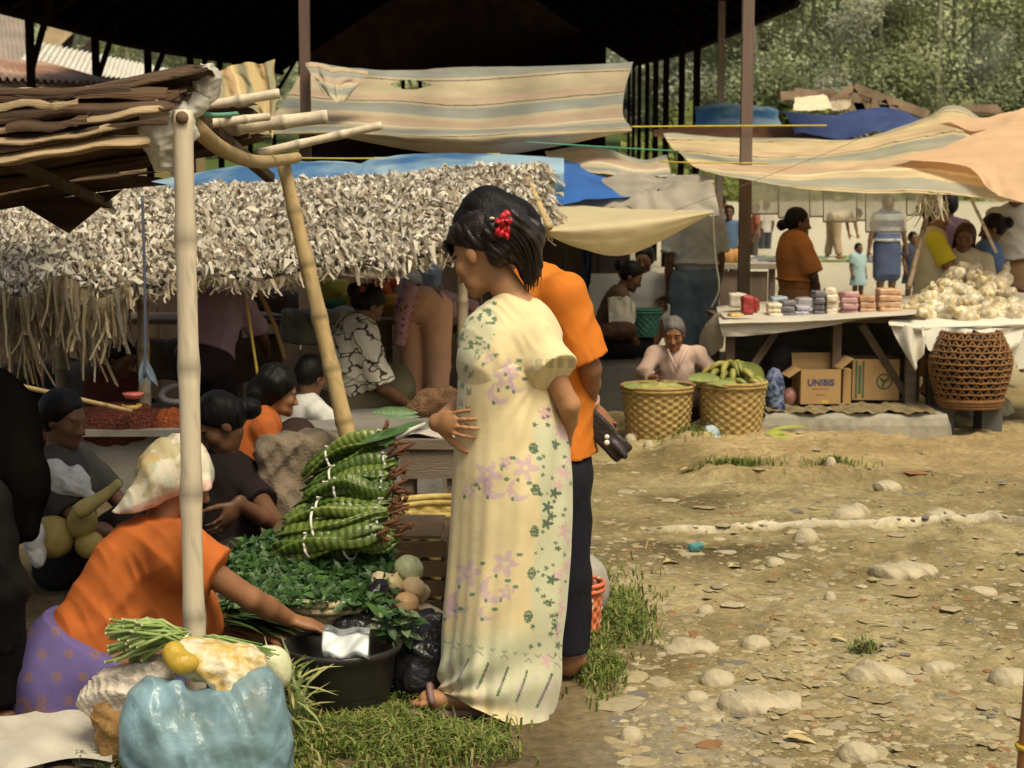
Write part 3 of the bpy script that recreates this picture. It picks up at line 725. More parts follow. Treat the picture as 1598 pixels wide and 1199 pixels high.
def bambm(m): return mat('bamboo_cane', attr=True, rough=.5, var=.22, scale=4, stretch=(6, 6, .5), bump=.18, bscale=50, spec=.35)
p0 = P(1160, 480, 12.5); tp = MB().bar((p0.x, 12.5, terr(12.5)), (p0.x, 12.5, 4.2), .088, .088); o = tp.build('timber_pole', mat('brown_grey_pole', (.155, .11, .085), var=.25, scale=6, stretch=(3, 3, .3), bump=.3), None, False, (p0.x, 12.5, 0)); tag(o, 'square grey brown timber pole behind the snack table, rising past the hall roof', 'pole')
p0 = P(476, 100, 12.2); o = MB().bar((p0.x, 12.2, 0), (p0.x, 12.2, 4.2), .075, .075).build('timber_pole', mat('rust_pole', (.11, .07, .055), var=.3, scale=6, stretch=(3, 3, .3), bump=.3), None, False, (p0.x, 12.2, 0)); tag(o, 'thin dark pole tied to the torn corner of the big striped tarpaulin', 'pole')
# ------------------------------------------------------------------ cloth sheets
def pline(pts, t):
    """Catmull-Rom through pixel+depth points"""
    q = [P(*p) for p in pts]; n = len(q) - 1; t = min(max(t, 0), .99999) * n; i = int(t); f = t - i
    p0, p1, p2, p3 = q[max(i - 1, 0)], q[i], q[i + 1], q[min(i + 2, n)]
    return .5 * ((2 * p1) + (p2 - p0) * f + (2 * p0 - 5 * p1 + 4 * p2 - p3) * f * f + (3 * p1 - p0 - 3 * p2 + p3) * f ** 3)
def sheet(name, label, rows, nu, nv, m, cfn=None, cat='tarpaulin', wob=.02, wf=5, parent=None, hole=None, rowt=None, group=None):
    """rows: polylines from top edge to bottom edge (each a list of (px,py,Y)); a fabric surface through them"""
    k = len(rows) - 1
    uu = np.linspace(0, 1, nu + 1); L = [[pline(r, u) for u in uu] for r in rows]
    vs = []
    for j in range(nv + 1):
        t = j / nv * k; i = min(int(t), k - 1); f = t - i
        for a in range(nu + 1):
            p0, p1, p2, p3 = L[max(i - 1, 0)][a], L[i][a], L[i + 1][a], L[min(i + 2, k)][a]
            vs.append(.5 * ((2 * p1) + (p2 - p0) * f + (2 * p0 - 5 * p1 + 4 * p2 - p3) * f * f + (3 * p1 - p0 - 3 * p2 + p3) * f ** 3))
    U, T = np.meshgrid(uu, np.linspace(0, 1, nv + 1)); v = np.array([tuple(p) for p in vs])
    n = (fbm(U.ravel() * wf, T.ravel() * wf * .6, len(name) * 7 + nu, 4) - .5) * 2 * wob
    n2 = np.sin(U.ravel() * wf * 5 + 4 * fbm(U.ravel() * 3, T.ravel() * 3, 5, 2) * 2) * wob * .25
    v[:, 1] += n + n2; v[:, 2] += n * .6
    w_ = nu + 1; f = np.array([(j * w_ + i, j * w_ + i + 1, (j + 1) * w_ + i + 1, (j + 1) * w_ + i) for j in range(nv) for i in range(nu) if not (hole and hole((i + .5) / nu, (j + .5) / nv))])
    col = None
    if cfn: col = np.array([cfn(a, b) for a, b in zip(U.ravel(), T.ravel())])
    o = mesh_np(name, v, f, m, parent, col, True)
    if parent is None: tag(o, label, cat, group)
    return o
tarp_m = lambda tr=.35: mat('striped_tarp%d' % int(tr * 100), attr=True, rough=.8, var=.24, scale=2.6, bump=.3, bscale=12, trans=tr, spec=.15, bdist=.02)
TAN, BLU, PNK, WHT, DK = (.58, .49, .32), (.35, .36, .31), (.57, .43, .30), (.78, .70, .52), (.17, .14, .10)
def stripes(v, n=1.0, off=0.0):
    q = (v * n + off) % 1.0
    for a, c in ((.16, BLU), (.188, TAN), (.203, DK), (.40, TAN), (.47, PNK), (.488, TAN), (.502, DK), (.53, TAN), (.66, BLU), (.72, TAN), (.88, PNK), (.91, WHT), (1.01, TAN)):
        if q < a: return np.array(c)
    return np.array(TAN)
ORL = np.array((.50, .33, .16))
def big_c(u, v):
    if v > .86: return np.array(TAN) * (1 - (v - .86) * 3) + ORL * (v - .86) * 3
    return stripes(v + .02 * math.sin(u * 9), 1.55, .02) * .82 * (1 + .10 * math.sin(u * 23 + v * 3))  # stripe colours dimmed to carry the shade this tarp hangs in
def bhole(u, v): return .335 < u < .47 and abs(v - (.155 + .05 * (u - .34))) < .042 * min(1, (u - .325) * 18, (.475 - u) * 18)
sheet('striped_tarpaulin', 'big sagging striped tarpaulin slung under the hall eave, torn near its top', [
    [(478, 97, 13.4), (560, 108, 13.5), (640, 108, 13.6), (740, 105, 13.8), (860, 102, 13.8), (988, 96, 13.6)],
    [(455, 140, 12.8), (540, 150, 12.9), (640, 148, 13.1), (740, 150, 13.3), (860, 146, 13.2), (976, 135, 13.2)],
    [(425, 185, 12.2), (530, 185, 12.2), (640, 190, 12.4), (740, 196, 12.5), (860, 190, 12.5), (972, 178, 12.6)],
    [(404, 208, 11.8), (510, 205, 11.7), (640, 208, 11.6), (740, 210, 11.6), (860, 206, 11.7), (985, 200, 12.2)],
    [(415, 210, 11.9), (510, 214, 11.85), (640, 234, 11.8), (740, 243, 11.8), (860, 232, 11.85), (985, 203, 12.2)]], 110, 230, tarp_m(.35), big_c, wob=.035, hole=bhole)
sheet('tarpaulin_flap', 'folded corner flap of striped tarpaulin tied to the thin dark pole', [
    [(476, 96, 12.1), (520, 104, 12.1), (576, 112, 12.2)], [(488, 120, 12.0), (520, 130, 12.0), (563, 128, 12.1)], [(505, 148, 11.95), (524, 156, 11.9), (540, 160, 11.95)]], 40, 40, tarp_m(.2), lambda u, v: stripes(v, 1.1, .3) * .85, wob=.05, wf=4)
def rt_c(u, v): return stripes(v + .06 * math.sin(u * 4), 1.15, .03) * np.array((1.35, 1.27, 1.12))
sheet('striped_tarpaulin', 'wide cream striped tarpaulin roof over the snack tables on the right', [
    [(1035, 208, 14.5), (1130, 214, 14.5), (1235, 217, 14.5), (1340, 216, 14.6), (1440, 185, 14.8), (1490, 165, 14.8), (1550, 195, 14.6), (1640, 215, 14.5)],
    [(1050, 232, 13.4), (1140, 240, 13.4), (1240, 246, 13.4), (1350, 232, 13.5), (1440, 210, 13.6), (1500, 200, 13.6), (1560, 220, 13.4), (1650, 240, 13.4)],
    [(1080, 258, 12.0), (1150, 266, 12.0), (1250, 270, 12.0), (1350, 266, 12), (1440, 260, 12), (1510, 260, 12), (1570, 270, 12), (1650, 280, 12)],
    [(1098, 268, 11.2), (1160, 282, 11.2), (1250, 292, 11.2), (1340, 298, 11.2), (1440, 303, 11.2), (1510, 308, 11.2), (1580, 314, 11.2), (1660, 320, 11.2)]], 120, 90, tarp_m(.4), rt_c, wob=.05, wf=7)
org_m = mat('orange_tarp', (.74, .50, .30), rough=.7, var=.12, scale=3, bump=.2, bscale=20, trans=.3, spec=.15, bdist=.02)
sheet('orange_tarpaulin', 'peach orange tarpaulin overlapping the striped roof at the right edge', [
    [(1470, 188, 13.9), (1540, 184, 13.9), (1600, 168, 13.9), (1680, 160, 13.9)], [(1520, 206, 13.2), (1560, 204, 13.2), (1610, 200, 13.2), (1680, 200, 13.2)]], 40, 20, org_m, wob=.04)
sheet('orange_tarpaulin', 'nearer peach orange tarpaulin with a pointed corner, lowest at the right edge', [
    [(1392, 246, 12.1), (1460, 232, 12.4), (1540, 204, 12.7), (1620, 190, 12.7), (1700, 180, 12.7)], [(1440, 250, 11.8), (1490, 246, 11.9), (1560, 240, 12), (1640, 235, 12), (1700, 235, 12)],
    [(1500, 258, 11.5), (1540, 272, 11.3), (1570, 282, 11.2), (1640, 285, 11.1), (1700, 290, 11.1)], [(1522, 268, 11.3), (1548, 300, 11.05), (1580, 312, 10.95), (1640, 318, 10.9), (1700, 322, 10.9)]], 60, 50, org_m, wob=.05)
cream_m = mat('cream_canvas', (.70, .60, .37), rough=.8, var=.08, scale=5, bump=.25, bscale=60, trans=.35, spec=.15, bdist=.01)
sheet('canvas_awning', 'plain cream canvas awning sagging between poles behind the orange shirt', [
    [(826, 312, 10.9), (900, 320, 10.9), (1000, 326, 10.7), (1112, 328, 10.2)], [(828, 340, 10.0), (900, 340, 10.0), (1000, 336, 10.1), (1113, 329, 10.1)],
    [(838, 359, 9.5), (900, 354, 9.5), (1000, 344, 9.7), (1114, 331, 10)], [(842, 362, 9.5), (900, 375, 9.5), (1000, 370, 9.7), (1113, 332, 10)], [(850, 364, 9.5), (905, 388, 9.55), (985, 396, 9.75), (1108, 335, 10)]], 60, 50, cream_m, wob=.015, wf=3)
blue_m = mat('blue_tarp', (.035, .13, .40), rough=.45, var=.25, scale=4, bump=.35, bscale=14, spec=.35, bdist=.03, trans=.15)
pale_m = mat('pale_blue_tarp', (.34, .50, .60), rough=.5, col2=(.07, .20, .42), var=.2, scale=1.6, bump=.3, bscale=14, trans=.3, bdist=.03)
sheet('blue_tarpaulin', 'bright blue tarpaulin draped at the right end of the thatched roof', [
    [(760, 252, 12.0), (850, 249, 12.0), (910, 258, 12), (1000, 300, 11.8)], [(800, 280, 11.2), (860, 280, 11.3), (930, 290, 11.3), (990, 303, 11.4)], [(820, 322, 10.6), (870, 318, 10.7), (930, 312, 10.9), (985, 308, 11.1)]], 40, 30, blue_m, wob=.03)
sheet('blue_tarpaulin', 'faded pale blue tarpaulin laid along the ridge of the thatched roof', [
    [(215, 286, 11.1), (330, 266, 11.1), (440, 250, 11.1), (550, 254, 11.1), (600, 244, 11.1), (760, 240, 11.1), (880, 248, 11.1)], [(215, 298, 10.6), (330, 280, 10.6), (440, 266, 10.6), (550, 268, 10.6), (600, 260, 10.6), (760, 254, 10.6), (880, 262, 10.6)], [(215, 330, 10.2), (330, 320, 10.2), (440, 320, 10.2), (550, 315, 10.2), (600, 310, 10.2), (760, 300, 10.2), (880, 310, 10.6)]], 80, 24, pale_m, wob=.05, wf=9)
sheet('blue_tarpaulin', 'darkest blue tarpaulin with rolled edge below the ruined roof on the right', [
    [(1212, 172, 19), (1290, 180, 19), (1380, 168, 19), (1440, 185, 19)], [(1225, 178, 18.4), (1300, 190, 18.4), (1380, 186, 18.4), (1440, 190, 18.4)], [(1240, 205, 17.6), (1300, 215, 17.6), (1380, 206, 17.6), (1430, 196, 17.6)]], 40, 20, mat('navy_tarp', (.035, .055, .16), rough=.5, var=.3, scale=3, bump=.3, bscale=10, bdist=.03), wob=.06)
sheet('blue_tarpaulin', 'pale blue and white tarpaulin far off between the hall posts and rolled blue one', [
    [(1085, 165, 21), (1140, 160, 21), (1215, 170, 21)], [(1085, 180, 20.4), (1140, 180, 20.4), (1215, 186, 20.4)], [(1085, 196, 20), (1140, 200, 20), (1225, 202, 20)]], 30, 12, pale_m, wob=.08)
sheet('orange_tarpaulin', 'rusty orange tarpaulin far off beyond the wooden pole', [[(1020, 200, 19), (1120, 196, 19), (1225, 200, 19), (1330, 205, 18)], [(1020, 216, 18.2), (1120, 216, 18.2), (1225, 222, 18.2), (1330, 225, 17.4)]], 30, 10, mat('rust_tarp', (.42, .20, .09), var=.3, scale=4, bump=.2), wob=.08)
grey_canv = mat('grey_canvas', (.36, .32, .25), rough=.85, var=.2, scale=5, bump=.35, bscale=30, bdist=.02, trans=.2)
sheet('canvas_sheet', 'crumpled grey canvas bundled above the cream awning', [[(880, 300, 11.6), (960, 272, 11.8), (1040, 275, 11.8), (1110, 270, 11.6)], [(870, 312, 11.2), (960, 300, 11.2), (1040, 296, 11.2), (1115, 285, 11.2)], [(850, 325, 10.95), (960, 330, 10.95), (1040, 340, 10.9), (1122, 340, 10.8)]], 50, 26, grey_canv, wob=.10, wf=8)
sheet('canvas_sheet', 'grey striped canvas stretched below the big tarpaulin, right of its middle', [[(850, 236, 12.4), (920, 226, 12.6), (1000, 250, 12.6), (1040, 240, 12.6)], [(860, 256, 12), (930, 256, 12), (1000, 266, 12), (1045, 262, 12)], [(880, 262, 11.8), (940, 270, 11.8), (1000, 280, 11.8), (1048, 275, 11.8)]], 40, 20, tarp_m(.2), lambda u, v: stripes(v, .8, .5) * .8, wob=.05)
sheet('canvas_sheet', 'tan tent-like plastic sheet hanging behind the palm bark awning', [[(296, 128, 7.6), (340, 112, 7.6), (380, 100, 7.6), (428, 94, 7.6)], [(300, 150, 7.4), (350, 150, 7.4), (400, 150, 7.4), (432, 150, 7.4)], [(310, 190, 7.2), (350, 200, 7.2), (400, 205, 7.2), (426, 215, 7.2)]], 40, 30, tarp_m(.3), lambda u, v: stripes(u, 1.6, .1) * np.array((.95, .85, .62)), wob=.07, wf=6)
sheet('canvas_sheet', 'pale sheet at the left edge behind the palm bark awning', [[(-60, 145, 8.5), (20, 155, 8.5), (120, 160, 8.5)], [(-60, 165, 8), (20, 168, 8), (125, 166, 8)], [(-60, 225, 7), (20, 215, 7), (130, 190, 7)]], 30, 20, mat('pale_sheet', (.50, .42, .30), var=.15, trans=.3, bump=.2), wob=.03)
# ropes
def rope(label, pts, r, c, cat='rope'):
    mb = MB(); q = [P(*p) for p in pts]; k = 16
    mb.tube([pline(pts, i / k) for i in range(k + 1)], r, 5); tag(mb.build('rope', mat('rope_' + str(int(c[0] * 99)) + str(int(c[2] * 99)), c, bump=.1)), label, cat)
rope('yellow cord from the big tarpaulin corner to the right', [(985, 198, 12.2), (1100, 197, 12.4), (1290, 196, 12.4)], .006, (.55, .42, .06))
rope('green cord under the big tarpaulin with a knot', [(820, 222, 11.5), (950, 230, 11.4), (1060, 236, 11.2)], .005, (.10, .34, .20))
rope('second yellow cord over the crumpled canvas', [(1030, 252, 11.2), (1080, 254, 11.1), (1200, 255, 11.1)], .005, (.55, .42, .06))
rope('yellow cord along the thatched roof ridge', [(460, 247, 10.8), (600, 247, 11), (780, 240, 11.2)], .005, (.5, .38, .10))
rope('brown cord from the hall roof to the wooden pole', [(1122, 58, 14), (1140, 70, 13), (1160, 62, 12.4)], .006, (.05, .04, .03))
rope('thin line slung across the striped roof to the right', [(1050, 330, 10), (1300, 235, 11), (1390, 190, 11.5)], .0018, (.12, .10, .08))
rope('pale cord rising from the bag to the cream awning corner', [(1112, 332, 10), (1116, 400, 10.3), (1122, 450, 10.5), (1110, 480, 10.6)], .006, (.5, .5, .46))
# ------------------------------------------------------------------ thatched stall
stall = thing('thatched_stall', 'long low market stall under a bleached palm leaf thatch', 'market stall', (-1.6, 9.5, 0))
TT = [(-140, 330, 10.4), (0, 322, 10.4), (60, 318, 10.4), (160, 318, 10.4), (220, 312, 10.4), (330, 306, 10.4), (450, 298, 10.4), (600, 288, 10.4), (740, 276, 10.4), (842, 274, 10.4)]
TE = [(-140, 468, 8.3), (0, 462, 8.3), (100, 462, 8.3), (200, 446, 8.3), (300, 440, 8.3), (400, 430, 8.4), (520, 424, 8.5), (620, 410, 8.6), (720, 398, 8.8), (860, 352, 9.6)]
mb = MB()
LT = [pline(TT, u) for u in np.linspace(0, 1, 61)]; LE = [pline(TE, u) for u in np.linspace(0, 1, 61)]
def thp(u, v):
    t = u * 60; i = min(int(t), 59); f = t - i; a = LT[i].lerp(LT[i + 1], f); b = LE[i].lerp(LE[i + 1], f); p = a.lerp(b, v); p.z += .10 * math.sin(math.pi * v) + .03 * math.sin(u * 31) * v; return p
mb.col((.08, .06, .04)); mb.grid(lambda u, v: thp(u, v) + V((0, .03, -.05)), 60, 12, lambda u, v: (.28, .23, .17)); n0 = len(mb.v)
for _ in range(32000):
    u = random.random(); row_ = random.random() < .7; v = (random.randrange(10) / 10 + .02 * random.random() + .012 * math.sin(u * 40)) if row_ else random.random() ** .9; p = thp(u, min(v, 1)); q = thp(u, min(1.03, v + .03)); dn = (q - p).normalized(); sx = V((1, 0, 0)); nn = sx.cross(dn).normalized()
    if nn.z < 0: nn = -nn
    a = random.gauss(0, .6 if row_ else 1.0); d = (dn * math.cos(a) + sx * math.sin(a) + nn * random.uniform(-.05, .35)).normalized(); L = random.uniform(.06, .13) if row_ else random.uniform(.03, .09); wd = random.uniform(.010, .027)
    if random.random() < .04: L = random.uniform(.10, .18); wd = random.uniform(.018, .032); d = (dn * math.cos(a * .4) + sx * math.sin(a * .4) + nn * .06).normalized()
    s_ = d.cross(nn).normalized() * wd / 2; tw = nn * random.uniform(-.02, .02); o = p + nn * random.uniform(-.01, .05)
    cb = random.choice([(.66, .61, .50), (.60, .56, .48), (.54, .49, .41), (.74, .68, .56), (.38, .31, .22), (.50, .46, .39), (.57, .51, .39), (.32, .26, .19)]); kk = random.uniform(.75, 1.15); c = tuple(x * kk for x in cb)
    m_ = o + d * L * .5 + nn * L * random.uniform(.05, .3); e = o + d * L - nn * L * random.uniform(-.1, .3)
    k = len(mb.v); mb.v += [tuple(x) for x in (o - s_ * .6, o + s_ * .6, m_ - s_ + tw, m_ + s_ - tw, e - s_ * .5 - tw, e + s_ * .5 + tw)]; mb.f += [(k, k + 1, k + 3, k + 2), (k + 2, k + 3, k + 5, k + 4)]; mb.c += [c] * 6
thm = mat('dry_palm_leaf', attr=True, rough=.8, var=.2, scale=40, bump=.2, bscale=120, trans=.12, spec=.2)
mb.build('thatch', thm, stall, False)
mb = MB(); mb.usec = True
def strip(p, L, wd, c, sway):
    k = len(mb.v); n = 5; a = random.uniform(0, 3.1); s_ = V((math.cos(a), math.sin(a) * .6, 0)) * wd / 2; cv = V((random.gauss(0, sway), random.gauss(0, sway), 0))
    for i in range(n + 1):
        t = i / n; q = p + V((0, 0, -L * t)) + cv * t * t * L + V((random.gauss(0, .004), 0, 0)); s2 = s_ * (1 - .5 * t); mb.v += [tuple(q - s2), tuple(q + s2)]; mb.c += [c, c]
    mb.f += [(k + 2 * i, k + 2 * i + 1, k + 2 * i + 3, k + 2 * i + 2) for i in range(n)]
for _ in range(420):
    px = random.uniform(-120, 205); py = 448 + 18 * math.sin(px * .05); p = P(px, py, 8.15 + random.uniform(-.1, .25)); cb = random.choice([(.25, .20, .12), (.19, .14, .08), (.33, .27, .17), (.11, .08, .05), (.22, .19, .14)])
    strip(p, random.uniform(.12, .50) * (1 if px < 150 else .7), random.uniform(.012, .034), cb, .16)
for _ in range(420):
    u = random.uniform(.0, 1); p = thp(u, 1.0); strip(p + V((0, random.uniform(-.03, .05), 0)), random.uniform(.03, .10), random.uniform(.012, .03), random.choice([(.45, .38, .27), (.36, .30, .21), (.5, .44, .33)]), .5)
mb.build('fringe', thm, stall, False)
bam_old = mat('old_bamboo', (.30, .24, .15), rough=.6, var=.3, scale=5, stretch=(4, 4, .4), bump=.2)
bam_pale = mat('pale_bamboo', (.62, .53, .38), rough=.55, var=.16, scale=5, stretch=(5, 5, .6), bump=.2, spec=.35)
bam_yel = mat('yellow_bamboo', (.42, .30, .135), rough=.5, var=.25, scale=4, stretch=(5, 5, .6), bump=.15, spec=.4)
for px, Y in ((222, 8.6), (-40, 8.6), (722, 9.0), (560, 10.2), (90, 10.2)):
    p = P(px, 440, Y); bamboo('post', None, (p.x, Y, 0), (p.x, Y, p.z + .12), .035, .03, bam_old, 5, stall)
a = P(-140, 330, 10.45); b = P(842, 262, 10.45); bamboo('ridge_pole', None, a + V((0, 0, -.1)), b + V((.05, 0, -.08)), .04, .035, bam_old, 10, stall)
p = P(826, 282, 9.9); bamboo('bamboo_stick', 'short bamboo stick propping the end of the thatch beside the cream awning', P(824, 280, 9.85), P(858, 356, 9.4), .022, .02, bam_yel, 2, cat='stick')
# dark clutter behind the thatched stall: a board screen
mb = MB()
for i in range(44):
    x0 = -6.2 + i * .155
    if random.random() < .9: mb.box((x0, 12.0 + random.uniform(-.03, .03), .72 + random.uniform(-.08, .05)), (.148, .025, 1.5))
for k in range(2): mb.box((-2.9, 12.05, .4 + k * .6), (6.9, .04, .07))
o = mb.build('board_screen', mat('screen_board', (.055, .036, .024), rough=.9, var=.5, scale=5, stretch=(1, 1, .2), bump=.3), None, False); tag(o, 'dark brown board screen at the back of the thatched stall', 'fence')
# ------------------------------------------------------------------ trees
leafm = mat('tree_leaf', attr=True, rough=.8, var=.15, scale=2, bump=0, spec=.1, trans=.45)
barkm = mat('tree_bark', (.36, .35, .27), rough=.9, var=.3, scale=3, bump=.4, bscale=12)
def tree_proto(h, cr, n, c0, c1, seed, low=.3, lsz=.34, label='', loc=(0, 0, 0)):
    r = random.Random(seed); t = thing('forest_tree', label, 'tree', loc, 'trees of the wood behind the market')
    mb = MB(); path = []; x = y = 0
    for i in range(9):
        path.append(V((x, y, h * .93 * i / 8 - .3))); x += r.gauss(0, .13); y += r.gauss(0, .13)
    mb.tube([p + ORG[t.name] for p in path], [.10 * (1 - .085 * i) * h / 15 for i in range(9)], 7); cl = []
    for i in range(16):
        z = h * r.uniform(low, .97); k = min(int(z / h * 8), 7); b = path[k].copy(); b.z = z; a = r.uniform(0, 6.28)
        prof = math.sin(min(1, (z / h - low) / (1 - low) * .85 + .15) * math.pi) ** .6; e = b + V((math.cos(a), math.sin(a), r.uniform(.2, .8))) * cr * prof * r.uniform(.5, 1.0)
        mb.tube([q + ORG[t.name] for q in (b, b.lerp(e, .5) + V((0, 0, .1)), e)], [.05, .035, .015], 5); cl.append((e, cr * r.uniform(.28, .5))); cl.append((b.lerp(e, .55), cr * r.uniform(.25, .42)))
    mb.build('trunk', barkm, t)
    vs = []; cs = []; tot = sum(q[1] ** 2 for q in cl)
    for c, rad in cl:
        tone = r.uniform(.65, 1.25); cc = V(c0).lerp(V(c1), r.random())
        for _ in range(int(n * rad * rad / tot)):
            d = V((r.gauss(0, 1), r.gauss(0, 1), r.gauss(0, .75))).normalized() * rad * r.random() ** .4; p = c + d; s = lsz * r.uniform(.5, 1.2)
            nl = (V((.35, -.65, .75)) + V((r.gauss(0, .5), r.gauss(0, .5), r.gauss(0, .5)))).normalized(); u = nl.cross(V((r.gauss(0, 1), r.gauss(0, 1), r.gauss(0, 1)))).normalized(); w = nl.cross(u)
            vs += [p, p + (u * .5 + w * .35) * s, p + u * s, p + (u * .5 - w * .35) * s]; col = cc * tone * r.uniform(.75, 1.3); cs += [tuple(col)] * 4
    v = np.array([tuple(q) for q in vs]) + np.array(ORG[t.name]); mesh_np('crown', v, np.arange(len(v)).reshape(-1, 4), leafm, t, cs, False)
    return t
GRN = [((.36, .40, .25), (.50, .53, .35)), ((.31, .36, .21), (.43, .47, .29)), ((.46, .48, .37), (.58, .59, .47)), ((.40, .44, .23), (.54, .56, .32))]  # greens lifted pale so the leaf colour stands in for distant haze
KND = ['mid green slender tree in the wood behind the market', 'darkest green tree in the wood behind the market', 'pale grey green tree in the wood behind the market', 'yellow green tree in the wood behind the market']
protos = [tree_proto(15 + i, 2.6 + .25 * (i % 2), 11000, *GRN[i], 100 + i, 0.08, .19, KND[i], (200 + i * 9, 300, 0)) for i in range(4)]
TPOS = []
rt = random.Random(5)
for Y, n, x0, x1 in ((62, 14, 5.2, 24), (72, 10, 5.2, 28), (84, 8, 5.6, 32), (74, 9, -28, -11), (88, 10, -32, -12), (104, 6, -38, -14)):
    for i in range(n):
        TPOS.append((x0 + (x1 - x0) * (i + .5) / n + rt.uniform(-.6, .6), Y + rt.uniform(-3, 3)))
used = set()
for x, y in TPOS:
    k = rt.choices(range(4), (4, 2, 4, 3))[0]; sc_ = rt.uniform(.75, 1.15); loc = (x, y, terr(y) - .2)
    if k not in used: used.add(k); protos[k].location = loc; protos[k].rotation_euler.z = rt.uniform(-.5, .5); protos[k].scale = (sc_,) * 3
    else: dup(protos[k], loc, rt.uniform(-.6, .6), (sc_, sc_, sc_ * rt.uniform(.9, 1.15)))
# undergrowth + wooded hillside
def foliage_mass(name, label, n, pos, sz, cols, seed):
    r = random.Random(seed); vs = []; cs = []
    for _ in range(n):
        p = V(pos(r)); s = sz * r.uniform(.5, 1.3); nl = (V((.35, -.65, .75)) + V((r.gauss(0, .5), r.gauss(0, .5), r.gauss(0, .5)))).normalized(); u = nl.cross(V((r.gauss(0, 1), r.gauss(0, 1), r.gauss(0, 1)))).normalized(); w = nl.cross(u)
        vs += [p, p + (u * .5 + w * .38) * s, p + u * s, p + (u * .5 - w * .38) * s]; c = V(cols[0]).lerp(V(cols[1]), r.random()) * r.uniform(.6, 1.3); cs += [tuple(c)] * 4
    v = np.array([tuple(q) for q in vs]); o = mesh_np(name, v, np.arange(len(v)).reshape(-1, 4), leafm, None, cs, False, (0, 0, 0)); tag(o, label, 'foliage', kind='stuff')
def ug(r):
    x = r.uniform(4, 30); y = r.uniform(54, 64); return (x, y, terr(y) + r.random() ** 1.6 * (1.7 + 1.2 * math.sin(x * 1.3) + .6 * math.sin(x * 3.1)))
foliage_mass('undergrowth', 'bright low bushes at the foot of the wood', 15000, ug, .30, [(.17, .22, .05), (.27, .30, .10)], 3)
def hz_(x, y): return terr(y) + max(0, (y - 100)) * .3 + 1.5 * math.sin(x * .13) + 2 * math.sin(x * .05 + 1)
mb = MB(); mb.grid(lambda u, v: V((-140 + 300 * u, 98 + 90 * v, hz_(-140 + 300 * u, 98 + 90 * v))), 60, 20); tag(mb.build('hills', mat('hill_green', (.22, .26, .13), rough=.95, var=.5, scale=.6, bump=0), None, True, (0, 0, 0)), kind='structure')
def hl(r):
    y = 100 + 70 * r.random() ** 1.4; x = r.uniform(-.5, .55) * y; return (x, y, hz_(x, y) + r.random() * 3.2)
foliage_mass('hill_foliage', 'wooded hillside in haze-paled green closing the view', 70000, hl, .8, [(.36, .40, .22), (.54, .56, .36)], 9)  # no haze volume; its paleness is put into these leaf colours
# ------------------------------------------------------------------ far houses on the left
metal = mat('pale_metal_roof', (.62, .60, .52), rough=.5, var=.12, scale=1.2, bump=0, spec=.3)
rust = mat('rusty_metal_roof', (.28, .15, .10), rough=.8, var=.45, scale=1.5, col2=(.42, .30, .22), bump=0)
tin = mat('grey_tin', (.30, .25, .21), rough=.7, var=.2, scale=2, bump=0)
def corr(pa, pb, pc, pd, n, amp):
    """corrugated sheet: pa-pb top edge, pd-pc bottom edge"""
    mb = MB(); nn = (pb - pa).cross(pd - pa).normalized()
    mb.grid(lambda u, v: pa.lerp(pb, u).lerp(pd.lerp(pc, u), v) + nn * amp * math.sin(u * n * 2 * math.pi), n * 6, 3); k = len(mb.v)
    mb.grid(lambda u, v: pa.lerp(pb, u).lerp(pd.lerp(pc, u), v) + nn * (amp * math.sin(u * n * 2 * math.pi) - .03), n * 6, 3); return mb
def house(label, tl, tr, br, bl, rm, wm, n, dep=4.0, door=True):
    a, b, c, d = P(*tl), P(*tr), P(*br), P(*bl); base = V(((a.x + b.x) / 2, (a.y + b.y) / 2, terr(a.y) - .2)); h = thing('house', label, 'house', base)
    corr(a, b, c, d, n, .03).build('roof', rm, h)
    mb = MB(); z0 = base.z; q = [d + V((.1, .15, -.03)), c + V((-.1, .15, -.03)), b + V((-.1, .2, -.05)), a + V((.1, .2, -.05))]; k = len(q)
    vs = q + [V((p.x, p.y, z0)) for p in q]; mb.add(vs, [(i, (i + 1) % 4, (i + 1) % 4 + 4, i + 4) for i in range(4)]); mb.build('wall', wm, h, False)
    if door:
        m_ = (d + c) / 2; MB().box((m_.x, m_.y + .12, z0 + 1.0), (.9, .06, 2.0)).build('door', mat('house_door', (.10, .07, .05)), h, False)
    return h
hw = mat('house_wall', (.15, .12, .09), var=.3, scale=2)
house('far house with a long pale metal roof seen between the hall posts', (52, 66, 30), (318, 120, 42), (322, 136, 40), (20, 108, 27), metal, mat('ochre_wall', (.45, .36, .16), var=.2), 40)
house('low house with a rusty streaked roof at the far left', (-60, 92, 22), (70, 102, 23), (190, 136, 22), (-60, 124, 19.5), rust, hw, 22)
house('tall shed of grey corrugated tin at the left edge', (-80, 24, 33), (42, 20, 34), (54, 100, 31), (-80, 104, 30), tin, hw, 18, door=False)
g_ = thing('house', 'gable end with an orange and cream bargeboard behind the second hall post', 'house', P(100, 76, 34) - V((0, 0, 4)))
a, b, c = P(58, 88, 34), P(120, 28, 34), P(112, 76, 34)
mb = MB(); mb.add([a, b, c, a + V((0, 2, 0)), b + V((0, 2, 0)), c + V((0, 2, 0))], [(0, 1, 2), (3, 5, 4), (0, 2, 5, 3)]); mb.build('gable', mat('dark_gable', (.05, .035, .03)), g_, False)
MB().bar(a + V((0, -.1, 0)), b + V((.1, -.1, .1)), .08, .42).build('bargeboard', mat('cream_orange_board', (.62, .46, .27), var=.3, scale=3), g_, False)
MB().add([c, c + V((1.2, 1, -.6)), c + V((1.2, 1, -4)), c + V((-1.8, .5, -4)), a], [(0, 1, 2, 3, 4)]).build('wall', hw, g_, False)
